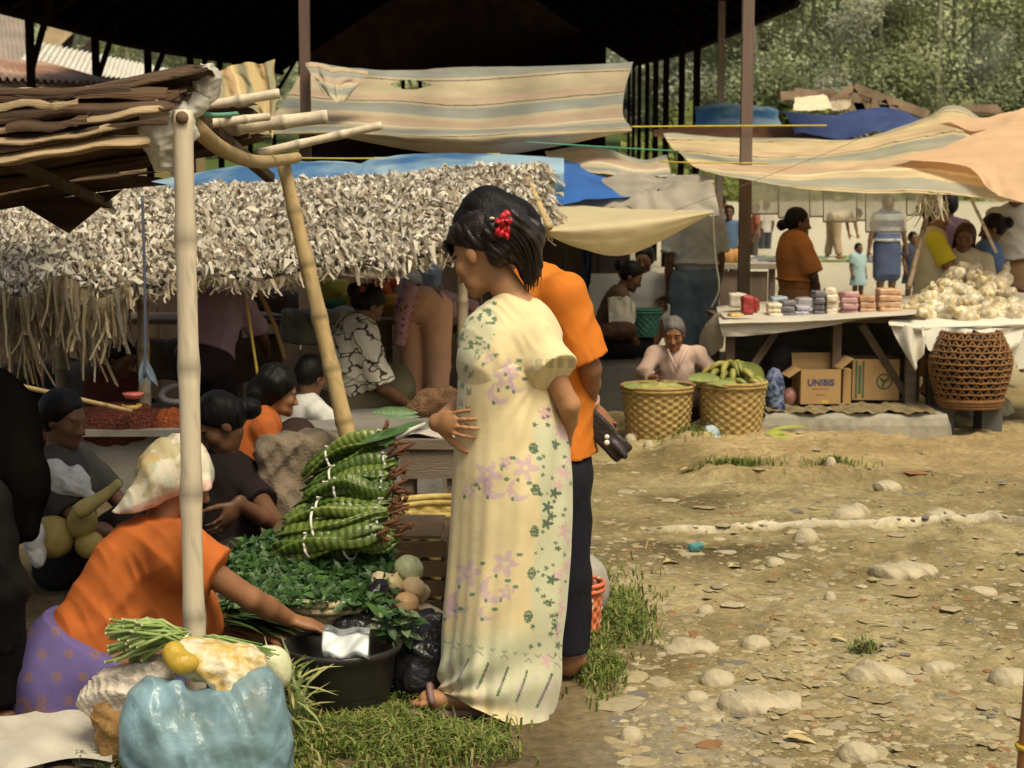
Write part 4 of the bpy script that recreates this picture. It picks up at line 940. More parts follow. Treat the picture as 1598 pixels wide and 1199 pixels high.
# ruined timber roof, right background
ru = thing('ruined_roof', 'collapsed timber roof with bare rafters beyond the navy tarpaulin', 'ruin', P(1340, 210, 24) - V((0, 0, 1.2)))
mb = MB(); pk = P(1332, 137, 24)
for a, b in [((1332, 137, 24), (1290, 166, 24)), ((1332, 137, 24), (1448, 180, 24)), ((1330, 142, 25), (1400, 172, 25)), ((1322, 150, 24), (1318, 172, 24)), ((1340, 150, 24.2), (1392, 168, 24.2)), ((1300, 165, 24), (1400, 172, 24)), ((1365, 152, 24), (1362, 172, 24)), ((1215, 150, 24), (1300, 146, 24.5)), ((1236, 144, 24.5), (1290, 150, 25)), ((1330, 145, 24), (1345, 176, 24)), ((1375, 158, 24), (1385, 178, 24))]:
    mb.bar(P(*a), P(*b), .10, .13)
mb.build('rafter', mat('ruin_timber', (.24, .17, .11), var=.4, scale=4), ru, False)
sheet('roofing', None, [[(1300, 150, 24.3), (1318, 143, 24.3), (1332, 138, 24.3)], [(1270, 172, 23.6), (1300, 172, 23.6), (1322, 172, 23.6)]], 12, 10, mat('ruin_thatch', (.36, .30, .20), var=.4, scale=6), wob=.1, parent=ru)
sheet('sheeting', None, [[(1240, 152, 24), (1270, 148, 24), (1290, 150, 24)], [(1238, 172, 23.6), (1270, 172, 23.6), (1300, 170, 23.6)]], 10, 8, mat('ruin_sheet', (.66, .56, .38), var=.1), wob=.06, parent=ru)
mb = MB()
for k in range(7): mb.bar(P(1500 + k * 3, 172 + random.uniform(-4, 4), 22 + .1 * k), P(1560 + random.uniform(-10, 5), 170 + random.uniform(-8, 8), 22 + .1 * k), .09, .07)
tag(mb.build('timber_pile', mat('ruin_timber'), None, False), 'heap of broken timber beyond the orange tarpaulin', 'timber')

# ------------------------------------------------------------------ palm bark awning (top left)
aw = thing('bark_awning', 'low lean-to awning of layered brown palm bark on bamboo, top left', 'awning', (-1.6, 5, 0))
bark = mat('palm_bark', (.085, .050, .028), rough=.85, var=.55, scale=3, stretch=(.5, 6, 6), bump=.5, bscale=25, bdist=.02)
barkl = mat('pale_palm_bark', (.40, .29, .16), rough=.8, var=.4, scale=3, stretch=(.5, 6, 6), bump=.4, bscale=25, bdist=.02)
def awz(x, y):   # roof plane: near edge Y 4.3 .. far edge Y 6
    return 1.86 + (x + .9) * .16 - (y - 4.35) * .11
def bark_strip(x0, x1, y0, wd, lift, seed, rag=.06, sag=0.0):
    r = random.Random(seed); mb = MB(); n = 30; th = .012
    ph = r.uniform(0, 6); tl = r.uniform(-.06, .06)
    for side in (0, 1):
        for i in range(n + 1):
            t = i / n; x = x0 + (x1 - x0) * t
            for j in range(7):
                s_ = j / 6; w_ = wd * (1 + .12 * math.sin(x * 5 + ph)); y = y0 + (s_ - .5) * w_ + tl * (x - x0)
                z = awz(x, y) + lift + .022 * math.sin(math.pi * s_) + .008 * math.sin(x * 3 + ph + s_ * 3) + .005 * math.sin(x * 11 + ph * 2) - side * th - sag * (1 - t) * .1
                ex = (x + r.uniform(-rag, rag) * (1 if i in (0, n) else .0))
                mb.v.append((ex, y, z)); mb.c.append((1, 1, 1))
    N_ = (n + 1) * 7
    for i in range(n):
        for j in range(6):
            a = i * 7 + j; mb.f.append((a, a + 1, a + 8, a + 7)); mb.f.append((a + N_, a + 7 + N_, a + 8 + N_, a + 1 + N_))
    for i in range(n):
        for j in (0, 6): a = i * 7 + j; mb.f.append((a, a + 7, a + 7 + N_, a + N_))
    for j in range(6):
        for i in (0, n): a = i * 7 + j; mb.f.append((a, a + 1, a + 1 + N_, a + N_))
    return mb
yy = 4.33; k = 0
while yy < 5.95:
    x1 = -.88 - (yy - 4.35) * .03 + random.uniform(-.05, .05)
    if yy > 5.6: x1 = random.choice((-1.35, -1.1, -1.25))
    bark_strip(-3.6, x1, yy, .21, -.012 * (k % 2) + .02, 40 + k).build('bark_strip', bark, aw, True); yy += .17; k += 1
for i, (px0, py0, px1, py1, Y, wd) in enumerate([(-260, 262, 228, 210, 4.22, .10), (-260, 232, 190, 190, 4.26, .09), (-260, 205, 262, 150, 4.3, .12), (-260, 190, 294, 130, 4.36, .14), (-260, 248, 172, 196, 4.2, .05), (-200, 222, 240, 168, 4.24, .06), (-260, 215, 292, 140, 4.4, .12), (-260, 212, 300, 132, 4.55, .2)]):
    a, b = P(px0, py0, Y), P(px1, py1, Y); mb = MB(); n = 26; r = random.Random(i)
    for sd_ in (0, 1):
        for q in range(n + 1):
            t = q / n
            for j in range(5):
                s_ = j / 4 - .5; p = a.lerp(b, t) + V((r.uniform(-.03, .03) if q == n else 0, s_ * wd * .9, -abs(s_) * wd * .5 + .006 * math.sin(t * 9 + i) + .003 * math.sin(t * 31 + i * 2) - sd_ * .008)); mb.v.append(tuple(p)); mb.c.append((1, 1, 1))
    N_ = (n + 1) * 5
    for q in range(n):
        for j in range(4): A = q * 5 + j; mb.f += [(A, A + 1, A + 6, A + 5), (A + N_, A + 5 + N_, A + 6 + N_, A + 1 + N_)]
        for j in (0, 4): A = q * 5 + j; mb.f.append((A, A + 5, A + 5 + N_, A + N_))
    for j in range(4): A = n * 5 + j; mb.f.append((A, A + 1, A + 1 + N_, A + N_))
    mb.build('bark_strip', barkl if i in (0, 4, 5) else bark, aw, True)
for i in range(26):
    r = random.Random(500 + i); py0 = r.uniform(150, 260); Y = r.uniform(4.18, 4.5); xe = r.uniform(60, 295); ye = py0 + (130 - py0) * (xe + 100) / 420 * r.uniform(.5, .8); xs_ = r.uniform(-200, xe - 120); ys_ = py0 + (ye - py0) * (xs_ + 200) / (xe + 200)
    a, b = P(xs_, ys_, Y), P(xe, ye, Y); mb = MB(); wd = r.uniform(.012, .05); n = 14; nn = V((0, r.uniform(-.3, .3), 1))
    for q in range(n + 1):
        t = q / n; p = a.lerp(b, t) + V((0, 0, .006 * math.sin(t * 8 + i))); ww = wd * (1 - .6 * t * r.random()); mb.v += [tuple(p - V((0, ww * .4, ww / 2))), tuple(p + V((0, -.012, .004))), tuple(p + V((0, ww * .4, ww / 2)))]; mb.c += [(1, 1, 1)] * 3
    for q in range(n): mb.f += [(q * 3, q * 3 + 1, q * 3 + 4, q * 3 + 3), (q * 3 + 1, q * 3 + 2, q * 3 + 5, q * 3 + 4)]
    mb.build('bark_sliver', bark if i % 3 else barkl, aw, True)
# ragged hanging flap at the far edge (the dip at the left)
mb = MB(); a, b, c = P(30, 318, 5.9), P(190, 296, 5.9), P(106, 364, 5.85)
mb.add([a, b, c, a + V((0, .02, 0)), b + V((0, .02, 0)), c + V((0, .02, 0))], [(0, 1, 2), (3, 5, 4), (0, 2, 5, 3), (1, 4, 5, 2)]); mb.build('hanging_flap', bark, aw, False)
mb = MB()
for t in range(5): mb.bar(V((-3.4 + t * .62, 4.3, awz(-3.4 + t * .62, 4.3) - .05)), V((-3.4 + t * .62, 6.0, awz(-3.4 + t * .62, 6.0) - .05)), .035, .03)
mb.build('batten', bark, aw, False)
for px, Y in ((-420, 4.6), (-330, 6.0)):
    p = P(px, 300, Y); bamboo('post', None, (p.x, Y, 0), (p.x, Y, awz(p.x, Y) - .02), .03, .028, bam_old, 6, aw)
for i, (a, b, r_) in enumerate([((250, 178, 4.9), (436, 146, 4.9), .017), ((300, 208, 5.1), (511, 182, 5.1), .024), ((400, 240, 5.6), (596, 196, 5.6), .016), ((300, 196, 4.75), (420, 182, 4.9), .014)]):
    bamboo('rafter_pole', None, P(*a), P(*b), r_, r_ * .9, bam_pale, 3, aw)
pts = [(305, 198, 4.42), (345, 232, 4.8), (395, 252, 5.3), (440, 250, 5.85), (464, 246, 6.0)]
mb = MB(); mb.tube([pline(pts, i / 20) for i in range(21)], [.026 - .006 * i / 20 for i in range(21)], 12); mb.build('side_beam', bam_yel, aw)
# main posts
pb = P(305, 985, 4.28)
o = bamboo('bamboo_post', 'pale upright bamboo post in front of the woman in the white headscarf', P(285, 172, 4.3), P(307, 1120, 4.3) + V((0, 0, -.06)), .0275, .031, bam_pale, 5, cat='post')
mb = MB(); c = P(284, 184, 4.265); 
mb.lathe(c, [(.0, -.012), (.016, -.01), (.018, .0), (.0, .001)], 14, rot(R(90), 0, 0)); mb.build('knot_hole', mat('knot_brown', (.16, .10, .055), bump=.3), o)
bamboo('bamboo_post', 'leaning yellow bamboo post reaching down behind the tied pods', P(441, 250, 6.0), P(556, 740, 5.9), .026, .034, bam_yel, 6, cat='post')
# plastic wrap at the post top
wrapm = mat('cloudy_plastic', (.72, .68, .58), rough=.35, var=.18, scale=14, bump=.6, bscale=22, trans=.35, alpha=.78, bdist=.02)
ps = [el(P(258, 205, 4.34), (.055, .05, .085)), el(P(243, 222, 4.34), (.035, .04, .06)), el(P(270, 180, 4.36), (.05, .045, .05)), rc(P(262, 240, 4.35), P(276, 270, 4.33), .03, .015), el(P(300, 160, 4.4), (.04, .03, .03)), el(P(322, 132, 4.5), (.035, .04, .055)), el(P(285, 232, 4.34), (.03, .03, .07))]
dfa, dfb = folds(.016, 3), ridge(.005, 60, 4)
v, f = sdf(ps, .005, .02, (), lambda x, y, z: dfa(x, y, z) + dfb(x, y, z), .03); tag(mesh_np('plastic_wrap', v, f, wrapm), 'cloudy torn plastic wrapped round the top of the pale bamboo post', 'plastic')
for lb, pts, c in [('green twine tied across the bark awning poles', [(300, 170, 4.4), (330, 180, 4.6), (370, 178, 4.9)], (.12, .3, .2)), ('blue cord hanging from the thatch beside the pale bamboo post', [(222, 305, 7.9), (226, 450, 7.9), (226, 590, 7.9)], (.10, .11, .16)), ('yellow string hanging under the thatch beside the purple shirt', [(380, 440, 8.6), (392, 520, 8.6), (404, 600, 8.6)], (.4, .28, .06)), ('short yellow stick leaning under the thatch', [(396, 440, 9.2), (425, 500, 9.2), (445, 560, 9.2)], (.34, .2, .07))]:
    rope(lb, pts, .008 if 'stick' not in lb else .014, c)
mb = MB()
for dx in (-8, 3, 12): mb.leaf(P(226, 560, 7.9), (dx * .03, .1, -1), (0, -1, 0), .16, .035, .2)
tag(mb.build('cord_tail', mat('pale_blue_strip', (.30, .42, .50), rough=.5)), 'pale blue strips knotted at the end of the hanging cord', 'cord')
# ------------------------------------------------------------------ seller's goods
# pods: tied bundles of long green pods
podm = mat('green_pod', attr=True, rough=.32, var=.3, scale=30, bump=.2, bscale=80, spec=.5)
stalkm = mat('red_brown_stalk', (.17, .075, .035), rough=.8, var=.4, scale=20, bump=.3)
tiem = mat('white_string', (.72, .70, .62), rough=.7)
def pod_bundle(label, tip, mid, end, n, wid, seed, tie=True):
    r = random.Random(seed); a, m_, e = P(*tip), P(*mid), P(*end); base = V(m_); base.z -= wid * .6; t = thing('pod_bundle', label, 'pod bundle', base, 'tied bundles of green pods')
    ax_ = (e - a).normalized(); s1, s2 = frame(ax_); mb = MB(); mb.usec = True
    for i in range(n):
        an = 2 * math.pi * i / n + r.uniform(-.3, .3); rr = wid * .5 * r.uniform(.35, 1); off = s1 * math.cos(an) * rr + s2 * math.sin(an) * rr * .8
        pts = []; rs = []; cs = []; L = 60; ph = r.uniform(0, 6); tw = r.uniform(0, 3); l0 = r.uniform(0, .16); c0 = V((.045, .09, .013)).lerp(V((.15, .20, .04)), r.random() ** 1.6)
        k0 = len(mb.v)
        for j in range(L + 1):
            s_ = l0 + (1 - l0) * j / L; p = (a.lerp(m_, s_ * 2) if s_ < .5 else m_.lerp(e, s_ * 2 - 1)) + off * math.sin(math.pi * (.1 + s_ * .8)) ** .7 + s2 * .012 * math.sin(s_ * 7 + ph)
            bulge = abs(math.sin(s_ * 50 + ph)); w2 = .026 * (min(1, s_ * 5 + .15)) * (1 - max(0, s_ - .88) * 5) * (.88 + .12 * bulge); hh = w2 * (.24 + .16 * bulge)
            fd = s1 * math.cos(tw + s_ * 1.4) + s2 * math.sin(tw + s_ * 1.4); ud = ax_.cross(fd)
            col = c0 * (.62 + .75 * bulge ** 1.5)
            for q in range(8):
                th = 2 * math.pi * q / 8; mb.v.append(tuple(p + fd * math.cos(th) * w2 + ud * math.sin(th) * hh)); mb.c.append(tuple(col if abs(math.cos(th)) < .9 else c0 * 1.25))
        mb.f += [(k0 + j * 8 + q, k0 + j * 8 + (q + 1) % 8, k0 + (j + 1) * 8 + (q + 1) % 8, k0 + (j + 1) * 8 + q) for j in range(L) for q in range(8)]
    mb.build('pods', podm, t)
    mb = MB()
    for i in range(5):
        d = (ax_ + s1 * r.gauss(0, .45) + s2 * r.gauss(0, .45)).normalized(); st = e + s1 * r.gauss(0, .012) + s2 * r.gauss(0, .012) - ax_ * .03
        L = r.uniform(.05, .11); mb.tube([st, st + d * L * .5 + s1 * r.gauss(0, .006), st + d * L], [.006, .0065, .0035], 6)
        if i % 2: mb.blob(st + d * L * .8, (.008, .008, .012), None, .3, 1)
    mb.build('stalks', stalkm, t)
    if tie:
        for q, rr in ((e - ax_ * .035, wid * .36), (a.lerp(m_, .75), wid * .62)):
            mb = MB(); mb.tube([q + (s1 * math.cos(x) + s2 * .85 * math.sin(x)) * rr for x in np.linspace(0, 6.3, 18)], .0045, 6); mb.tube([q + s2 * rr * .85 + s1 * .01 * k2 + V((0, -.01 * k2, .004 * k2)) for k2 in range(3)], .004, 5); mb.build('string', tiem, t)
    return t
for i, (lb, a, m_, e, n, wd) in enumerate([
    ('topmost bundle of the pod pile, slanting up to the leaf wrapped pack', (468, 748, 5.7), (540, 708, 5.62), (612, 678, 5.6), 9, .10), ('second pod bundle from the top, tied with white string', (470, 770, 5.6), (545, 742, 5.52), (618, 715, 5.5), 9, .10),
    ('third pod bundle, dark green with red brown stalks', (455, 795, 5.5), (535, 768, 5.42), (615, 752, 5.4), 10, .10), ('middle pod bundle with a pale ridge along its top', (470, 780, 5.35), (545, 758, 5.3), (612, 770, 5.3), 8, .07),
    ('plump pod bundle with bold striped pods and pale blue tie', (430, 842, 5.22), (520, 815, 5.15), (608, 806, 5.15), 10, .12), ('pod bundle poking out beneath the striped one', (420, 862, 5.18), (505, 848, 5.1), (600, 828, 5.08), 8, .08), ('dark pod bundle between the ridge topped and striped ones', (440, 815, 5.35), (525, 795, 5.28), (612, 790, 5.25), 9, .10), ('lowest pod bundle lying on the leafy greens', (500, 868, 5.2), (560, 846, 5.12), (620, 838, 5.12), 9, .09), ('pod bundle half hidden at the back of the pile', (450, 820, 5.6), (530, 795, 5.5), (625, 785, 5.45), 9, .10)]):
    pod_bundle(lb, a, m_, e, n, wd, 20 + i)
# support crate under the pods (dark)
g = P(560, 860, 5.5); mb = MB()
for k in range(5): mb.box((g.x, g.y - .14, .05 + k * .07), (.62, .02, .055))
for k in range(5): mb.box((g.x - .31, g.y + .05, .05 + k * .07), (.02, .40, .055)); mb.box((g.x + .31, g.y + .05, .05 + k * .07), (.02, .40, .055))
mb.box((g.x, g.y + .05, .37), (.60, .38, .012))
tag(mb.build('wooden_crate', mat('crate_wood', (.10, .065, .035), var=.4, scale=6, bump=.3), None, False), 'dark slatted crate holding up the pod pile', 'crate')
# leaf-wrapped pack on the pile
mb = MB()
for i in range(7): mb.leaf(P(560 + i * 4, 694 - i, 5.55 - i * .01), (1, -.1 + .05 * i, .34), (0, -.6, 1), .19, .045, -.05)
mb.leaf(P(590, 694, 5.5), (.7, 0, .5), (0, -1, .4), .10, .05, .1)
o = mb.build('leaf_pack', mat('broad_green_leaf', (.065, .14, .035), rough=.45, var=.3, scale=10, bump=.2, spec=.45)); tag(o, 'green leaf wrapped pack with a white tip on top of the pods', 'leaf pack')
mb = MB(); mb.tube([P(618, 684, 5.5), P(640, 672, 5.5), P(664, 661, 5.5)], [.013, .009, .005], 8); mb.build('white_tip', tiem, o)
# leafy greens heap
mb = MB(); mb.usec = True; r = random.Random(4)
for _ in range(3600):
    px = r.uniform(352, 606); top = 832 + 34 * abs((px - 480) / 130) ** 2; py = r.uniform(top, 945); Y = 5.35 - (py - 840) / 105 * .55 + r.uniform(-.02, .05); p = P(px, py, Y)
    d = V((r.gauss(0, 1), r.gauss(-.5, .7), r.gauss(.3, .6))).normalized(); c = V((.022, .06, .015)).lerp(V((.07, .15, .035)), r.random() ** 1.8); mb.col(tuple(c)); mb.leaf(p, d, V((r.gauss(0, .5), -.6, 1)).normalized(), r.uniform(.022, .055), r.uniform(.014, .028), r.uniform(0, .6), 3)
v0, f0 = sdf([el(P(475, 925, 5.38), (.24, .10, .10)), el(P(420, 925, 5.38), (.14, .10, .08)), el(P(560, 915, 5.36), (.13, .10, .09))], .02, .05, (), wr(.01, 40, 2, 1), .015)
o = mb.build('leafy_greens', mat('herb_leaf', attr=True, rough=.45, var=.15, bump=.1, spec=.4, trans=.12), loc=(P(475, 915, 5.2).x, 5.2, 0)); tag(o, 'heap of small dark leafy greens in front of the pods', 'greens')
mesh_np('leaf_bed', v0, f0, mat('leaf_bed', (.012, .03, .008)), o)
# dark green long leaves beyond the reaching arm
mb = MB(); mb.usec = True
for _ in range(140):
    mb.col(random.choice([(.02, .045, .012), (.05, .09, .02), (.03, .06, .015)])); mb.leaf(P(r.uniform(335, 400), r.uniform(958, 985), r.uniform(4.75, 4.95)), (1, r.uniform(-.4, .4), r.uniform(-.1, .25)), (0, 0, 1), r.uniform(.10, .2), .016, .2, 3)
tag(mb.build('long_greens', mat('herb_leaf')), 'sheaf of dark narrow leaves beyond the seated woman\'s arm', 'greens')
# shallow woven basket rim
wick = mat('pale_wicker', (.46, .38, .22), rough=.8, var=.35, scale=30, stretch=(1, 1, 2), bump=.5, bscale=60)
def weave_basket(name, label, c, r0, r1, h, m, n=44, rows=16, cat='basket', rim=.014, group=None, squash=1.0, amp=.006):
    t = thing(name, label, cat, c, group); mb = MB(); vs = []; K = rows * 4; c = V(c)
    NN = n * 4
    for i in range(K + 1):
        q = i / K; z = h * q; rr = r0 + (r1 - r0) * q ** .8
        for j in range(NN):
            a = 2 * math.pi * j / NN; wv = amp * math.cos(j / 4 * math.pi + (math.pi if (i // 4) % 2 else 0)) * math.sin((i % 4) / 4 * math.pi) ** .7
            s_ = rr + wv; vs.append(c + V((s_ * math.cos(a), s_ * math.sin(a) * squash, z)))
    mb.add(vs, [(i * NN + j, i * NN + (j + 1) % NN, (i + 1) * NN + (j + 1) % NN, (i + 1) * NN + j) for i in range(K) for j in range(NN)])
    mb.lathe(c, [(0, .01), (r0, .012)], 24, None, squash)
    mb.build('weave', m, t)
    mb = MB(); 
    for dz, k in ((0, 1.0), (-.022, .99)):
        mb.tube([c + V(((r1 * k + .004) * math.cos(a), (r1 * k + .004) * math.sin(a) * squash, h + dz + .003 * math.sin(a * 30))) for a in np.linspace(0, 2 * math.pi, 61)], rim, 7, False)
    mb.build('rim', m, t); return t
g = P(515, 985, 4.95); weave_basket('shallow_basket', 'shallow pale basket between the leafy greens and the black basin', (g.x, 4.98, .16), .14, .17, .11, wick, 30, 6)
g = P(690, 850, 6.0); weave_basket('yellow_basket', 'yellow woven basket partly behind the dress', (g.x, 6.0, .02), .17, .20, .34, mat('yellow_wicker', (.46, .35, .11), var=.35, scale=25, bump=.4), 30, 10)
# round vegetables on a white bag
for i, (px, py, Y, rr, c, lb) in enumerate([(638, 888, 5.05, .050, (.42, .46, .26), 'pale green gourd topping the onion heap'), (612, 912, 4.98, .040, (.58, .46, .24), 'tan onion at the left of the heap'), (645, 918, 5.0, .042, (.60, .44, .24), 'tan onion right of the middle of the heap'), (655, 925, 5.03, .036, (.55, .38, .22), 'brownish onion at the right of the heap'),
                                     (634, 942, 4.92, .042, (.62, .38, .18), 'orange tan onion in front of the heap'), (622, 925, 5.02, .038, (.52, .42, .22), 'yellow onion in the middle of the heap'), (650, 958, 4.95, .03, (.50, .32, .14), 'small onion at the bottom of the heap')]):
    p = P(px, py, Y); mb = MB(); pr = [(0, -rr * .86)] + [(rr * math.sin(a) * (1 + .03 * math.sin(a * 9)), -rr * .86 * math.cos(a)) for a in np.linspace(.15, 2.9, 14)] + [(rr * .1, rr * .95), (.001, rr * 1.12)]
    mb.lathe(p, pr, 20, rot(R(random.uniform(-30, 30)), R(random.uniform(-40, 40)), 0)); tag(mb.build('onion' if i else 'gourd', mat('veg%d' % i, c, rough=.4, var=.2, scale=14, bump=.1, spec=.4)), lb, 'vegetable', 'round vegetables in the open bag')
crink = lambda nm, c, a=1, rough=.35, tr=0: mat(nm, c, rough=rough, var=.2, scale=7, bump=.7, bscale=16, spec=.45, bdist=.03, alpha=a, trans=tr)
v, f = sdf([el(P(595, 925, 5.0), (.05, .07, .07)), el(P(580, 945, 4.97), (.05, .06, .05)), el(P(635, 965, 5.02), (.13, .10, .05))], .008, .03, (), wr(.008, 60, 5, 1), .012)
tag(mesh_np('paper_bag', v, f, mat('cream_paper', (.60, .50, .32), rough=.8, var=.15, scale=9, bump=.5, bscale=25, bdist=.02)), 'open cream paper bag under the onions', 'bag')
blackp = crink('black_plastic', (.016, .014, .015), 1, .28)
v, f = sdf([el(P(640, 1010, 4.85), (.16, .13, .10)), el(P(660, 1040, 4.78), (.11, .12, .14)), rc(P(575, 962, 4.86), P(592, 915, 4.88), .045, .02), rc(P(555, 968, 4.85), P(530, 975, 4.83), .035, .02), el(P(590, 985, 4.86), (.13, .10, .06)), rc(P(640, 975, 4.85), P(672, 955, 4.85), .02, .012), rc(P(660, 968, 4.83), P(690, 962, 4.83), .014, .01)], .008, .03, (), ridge(.014, 30, 7), .02)
tag(mesh_np('black_bag', v, f, blackp), 'crumpled black plastic bag between the basin and the dress hem', 'bag')
mb = MB(); mb.usec = True
for _ in range(70):
    mb.col(random.choice([(.03, .08, .02), (.06, .13, .03), (.18, .24, .12)])); p = P(r.uniform(590, 650), r.uniform(958, 1000), 4.70 + r.uniform(-.03, .03)); mb.leaf(p, (r.gauss(0, 1), r.gauss(-.6, .4), r.gauss(.4, .5)), (0, -.5, 1), r.uniform(.03, .07), .03, .3, 3)
tag(mb.build('leaf_scraps', mat('herb_leaf')), 'few green leaves poking out of the black bag', 'greens')
# black basin
bs = P(535, 1085, 4.60); bs.z = .0; t = thing('plastic_basin', 'wide black plastic basin on the grass', 'basin', bs)
basm = mat('basin_black', (.022, .019, .017), rough=.42, var=.3, scale=8, bump=.15, bscale=30, spec=.45); z1 = P(535, 1012, 4.60).z + .02
mb = MB(); r1 = .168
mb.lathe(bs, [(0, .012), (r1 * .78, .0), (r1 * .86, z1 * .3), (r1 * .88, z1 * .34), (r1 * .9, z1 * .36), (r1 * .95, z1 * .8), (r1, z1 - .03), (r1 * 1.06, z1 - .02), (r1 * 1.08, z1 - .004), (r1 * 1.03, z1), (r1 * .97, z1 - .01), (r1 * .9, z1 * .75), (r1 * .8, .03), (0, .03)], 56); mb.build('tub', basm, t)
p = P(538, 1003, 4.435); mb = MB()
def pk(u, v):
    q = P(503 + 72 * u, 988 + 34 * v, 4.455 - .03 * v); q.y += .012 * math.sin(u * 7) * (1 - v) + .01 * math.cos(u * 11 + v * 5); q.z += .006 * math.sin(u * 9 + 1); return q
mb.grid(pk, 14, 8); k = len(mb.v); mb.grid(lambda u, v: pk(u, v) + V((0, .045, .004 - .03 * v)), 14, 8)
W15 = 15
for i in range(14): mb.f += [(i, i + 1, i + 1 + k, i + k), (120 + i, 121 + i, 121 + i + k, 120 + i + k)]
for j in range(8): mb.f += [(j * 15, j * 15 + 15, j * 15 + 15 + k, j * 15 + k), (j * 15 + 14, j * 15 + 29, j * 15 + 29 + k, j * 15 + 14 + k)]
tag(mb.build('white_packet', mat('white_plastic', (.72, .76, .76), rough=.35, var=.06, scale=6, bump=.12, bscale=9, bdist=.01), None, True), 'white folded plastic packet on the basin rim under her fingers', 'packet')
# bench and sack behind
sackm = mat('jute_sack', (.20, .155, .105), rough=.95, var=.35, scale=10, bump=.6, bscale=90)
v, f = sdf([bx(P(468, 732, 6.05), (.12, .07, .10), .03, rot(0, R(-8), R(12))), el(P(430, 705, 6.0), (.05, .07, .05)), el(P(510, 700, 6.05), (.07, .07, .06)), rc(P(430, 760, 6), P(450, 810, 5.95), .08, .05)], .009, .04, (), folds(.012, 5), .03)
tag(mesh_np('sack', v, f, sackm), 'grey brown sack standing left of the pod pile', 'sack')
bn = thing('wooden_bench', 'low grey wooden bench behind the pods and dress', 'bench', P(690, 800, 6.6))
bw = mat('bench_wood', (.17, .13, .095), var=.35, scale=6, stretch=(.4, 3, 3), bump=.4)
a = P(622, 690, 6.6); b = P(790, 690, 6.6); zt = a.z
MB().box(((a.x + b.x) / 2, 6.7, zt), (b.x - a.x, .36, .04)).build('seat', bw, bn, False)
MB().box(((a.x + b.x) / 2, 6.55, zt - .085), (b.x - a.x - .02, .03, .125)).build('apron', bw, bn, False)
for x in (a.x + .04, (a.x + b.x) / 2, b.x - .04):
    for y in (6.58, 6.85): MB().box((x, y, (zt - .02) / 2), (.045, .045, zt - .02)).build('leg', bw, bn, False)
mb = MB(); mb.grid(lambda u, v: V((a.x + .02 + .3 * u, 6.56 + .18 * v, zt + .03 + .012 * math.sin(u * 8 + v * 5))), 14, 8); tag(mb.build('paper_sheet', mat('grey_paper', (.46, .42, .36), bump=.3), None), 'crumpled pale paper on the wooden bench', 'paper')
v, f = sdf([el(P(672, 628, 6.75), (.075, .06, .06)), el(P(700, 620, 6.8), (.05, .06, .05)), el(P(650, 640, 6.7), (.05, .05, .04))], .009, .03, (), wr(.008, 90, 2, 1), .012)
tag(mesh_np('root_heap', v, f, mat('fibrous_root', (.16, .085, .04), rough=.95, var=.5, scale=30, bump=1, bscale=120, bdist=.02)), 'fibrous brown roots heaped on the bench beside her hand', 'roots')
mb = MB(); mb.leaf(P(582, 643, 6.5), (1, 0, .0), (0, -1, .6), .19, .045, .05, 8); mb.leaf(P(600, 650, 6.55), (1, 0, .03), (0, -1, .5), .15, .03, .1, 8); tag(mb.build('long_leaf', mat('broad_green_leaf')), 'long green leaves lying on the bench in front of the roots', 'leaf')
# ------------------------------------------------------------------ bundles in the near foreground
cornm = mat('mottled_pale_produce', (.66, .57, .40), rough=.45, var=.12, scale=22, col2=(.52, .36, .10), bump=.6, bscale=32, spec=.45, bdist=.015)
def crumple(name, label, cat, prims, m, res=.007, k=.04, amp=.012, fr=38, seed=1, **kw):
    v, f = sdf(prims, res, k, (), folds(amp, seed) if fr == 0 else (ridge if 'bag' in name or 'produce' in name else wr)(amp, fr, seed), amp * 1.9); return tag(mesh_np(name, v, f, m, **kw), label, cat)
crumple('produce_bag', 'clear bag of pale yellow flecked produce on the blue bag', 'bag', [el(P(335, 1035, 4.10), (.10, .08, .055)), el(P(370, 1075, 4.06), (.065, .07, .075)), el(P(300, 1025, 4.1), (.07, .07, .05)), el(P(392, 1100, 4.04), (.035, .05, .04)), el(P(385, 1040, 4.1), (.055, .06, .06))], cornm, .005, .02, .007, 42, 3)
crumple('yellow_gourd', 'dull yellow bulge of fruit in the near clear bag', 'fruit', [el(P(284, 1034, 4.03), (.045, .035, .03)), el(P(272, 1020, 4.05), (.03, .03, .03))], mat('mustard_skin', (.46, .31, .035), rough=.4, var=.2, scale=14, bump=.3, spec=.45), .005, .02, .003, 60, 2)
greyb = mat('cloudy_bag', (.52, .45, .36), rough=.4, var=.3, scale=16, bump=.8, bscale=26, spec=.5, bdist=.025)
crumple('produce_bag', 'dingy clear bag of produce between purple sarong and blue bag', 'bag', [el(P(205, 1075, 4.2), (.11, .08, .065)), el(P(150, 1090, 4.2), (.05, .05, .045)), el(P(240, 1055, 4.2), (.06, .06, .06)), el(P(190, 1110, 4.2), (.08, .07, .05))], greyb, .007, .03, .011, 45, 6)
crumple('produce_bag', 'brown mesh bag of produce under the dingy clear bag', 'bag', [el(P(190, 1150, 4.16), (.07, .07, .09)), el(P(165, 1110, 4.18), (.04, .05, .05))], mat('brown_mesh', (.25, .14, .045), rough=.7, var=.4, scale=26, bump=.6, bscale=70), .008, .03, .008, 50, 4)
bluebag = mat('translucent_blue_bag', (.32, .50, .58), rough=.24, var=.4, scale=9, bump=.5, bscale=20, spec=.6, bdist=.02, trans=.4, alpha=.74)
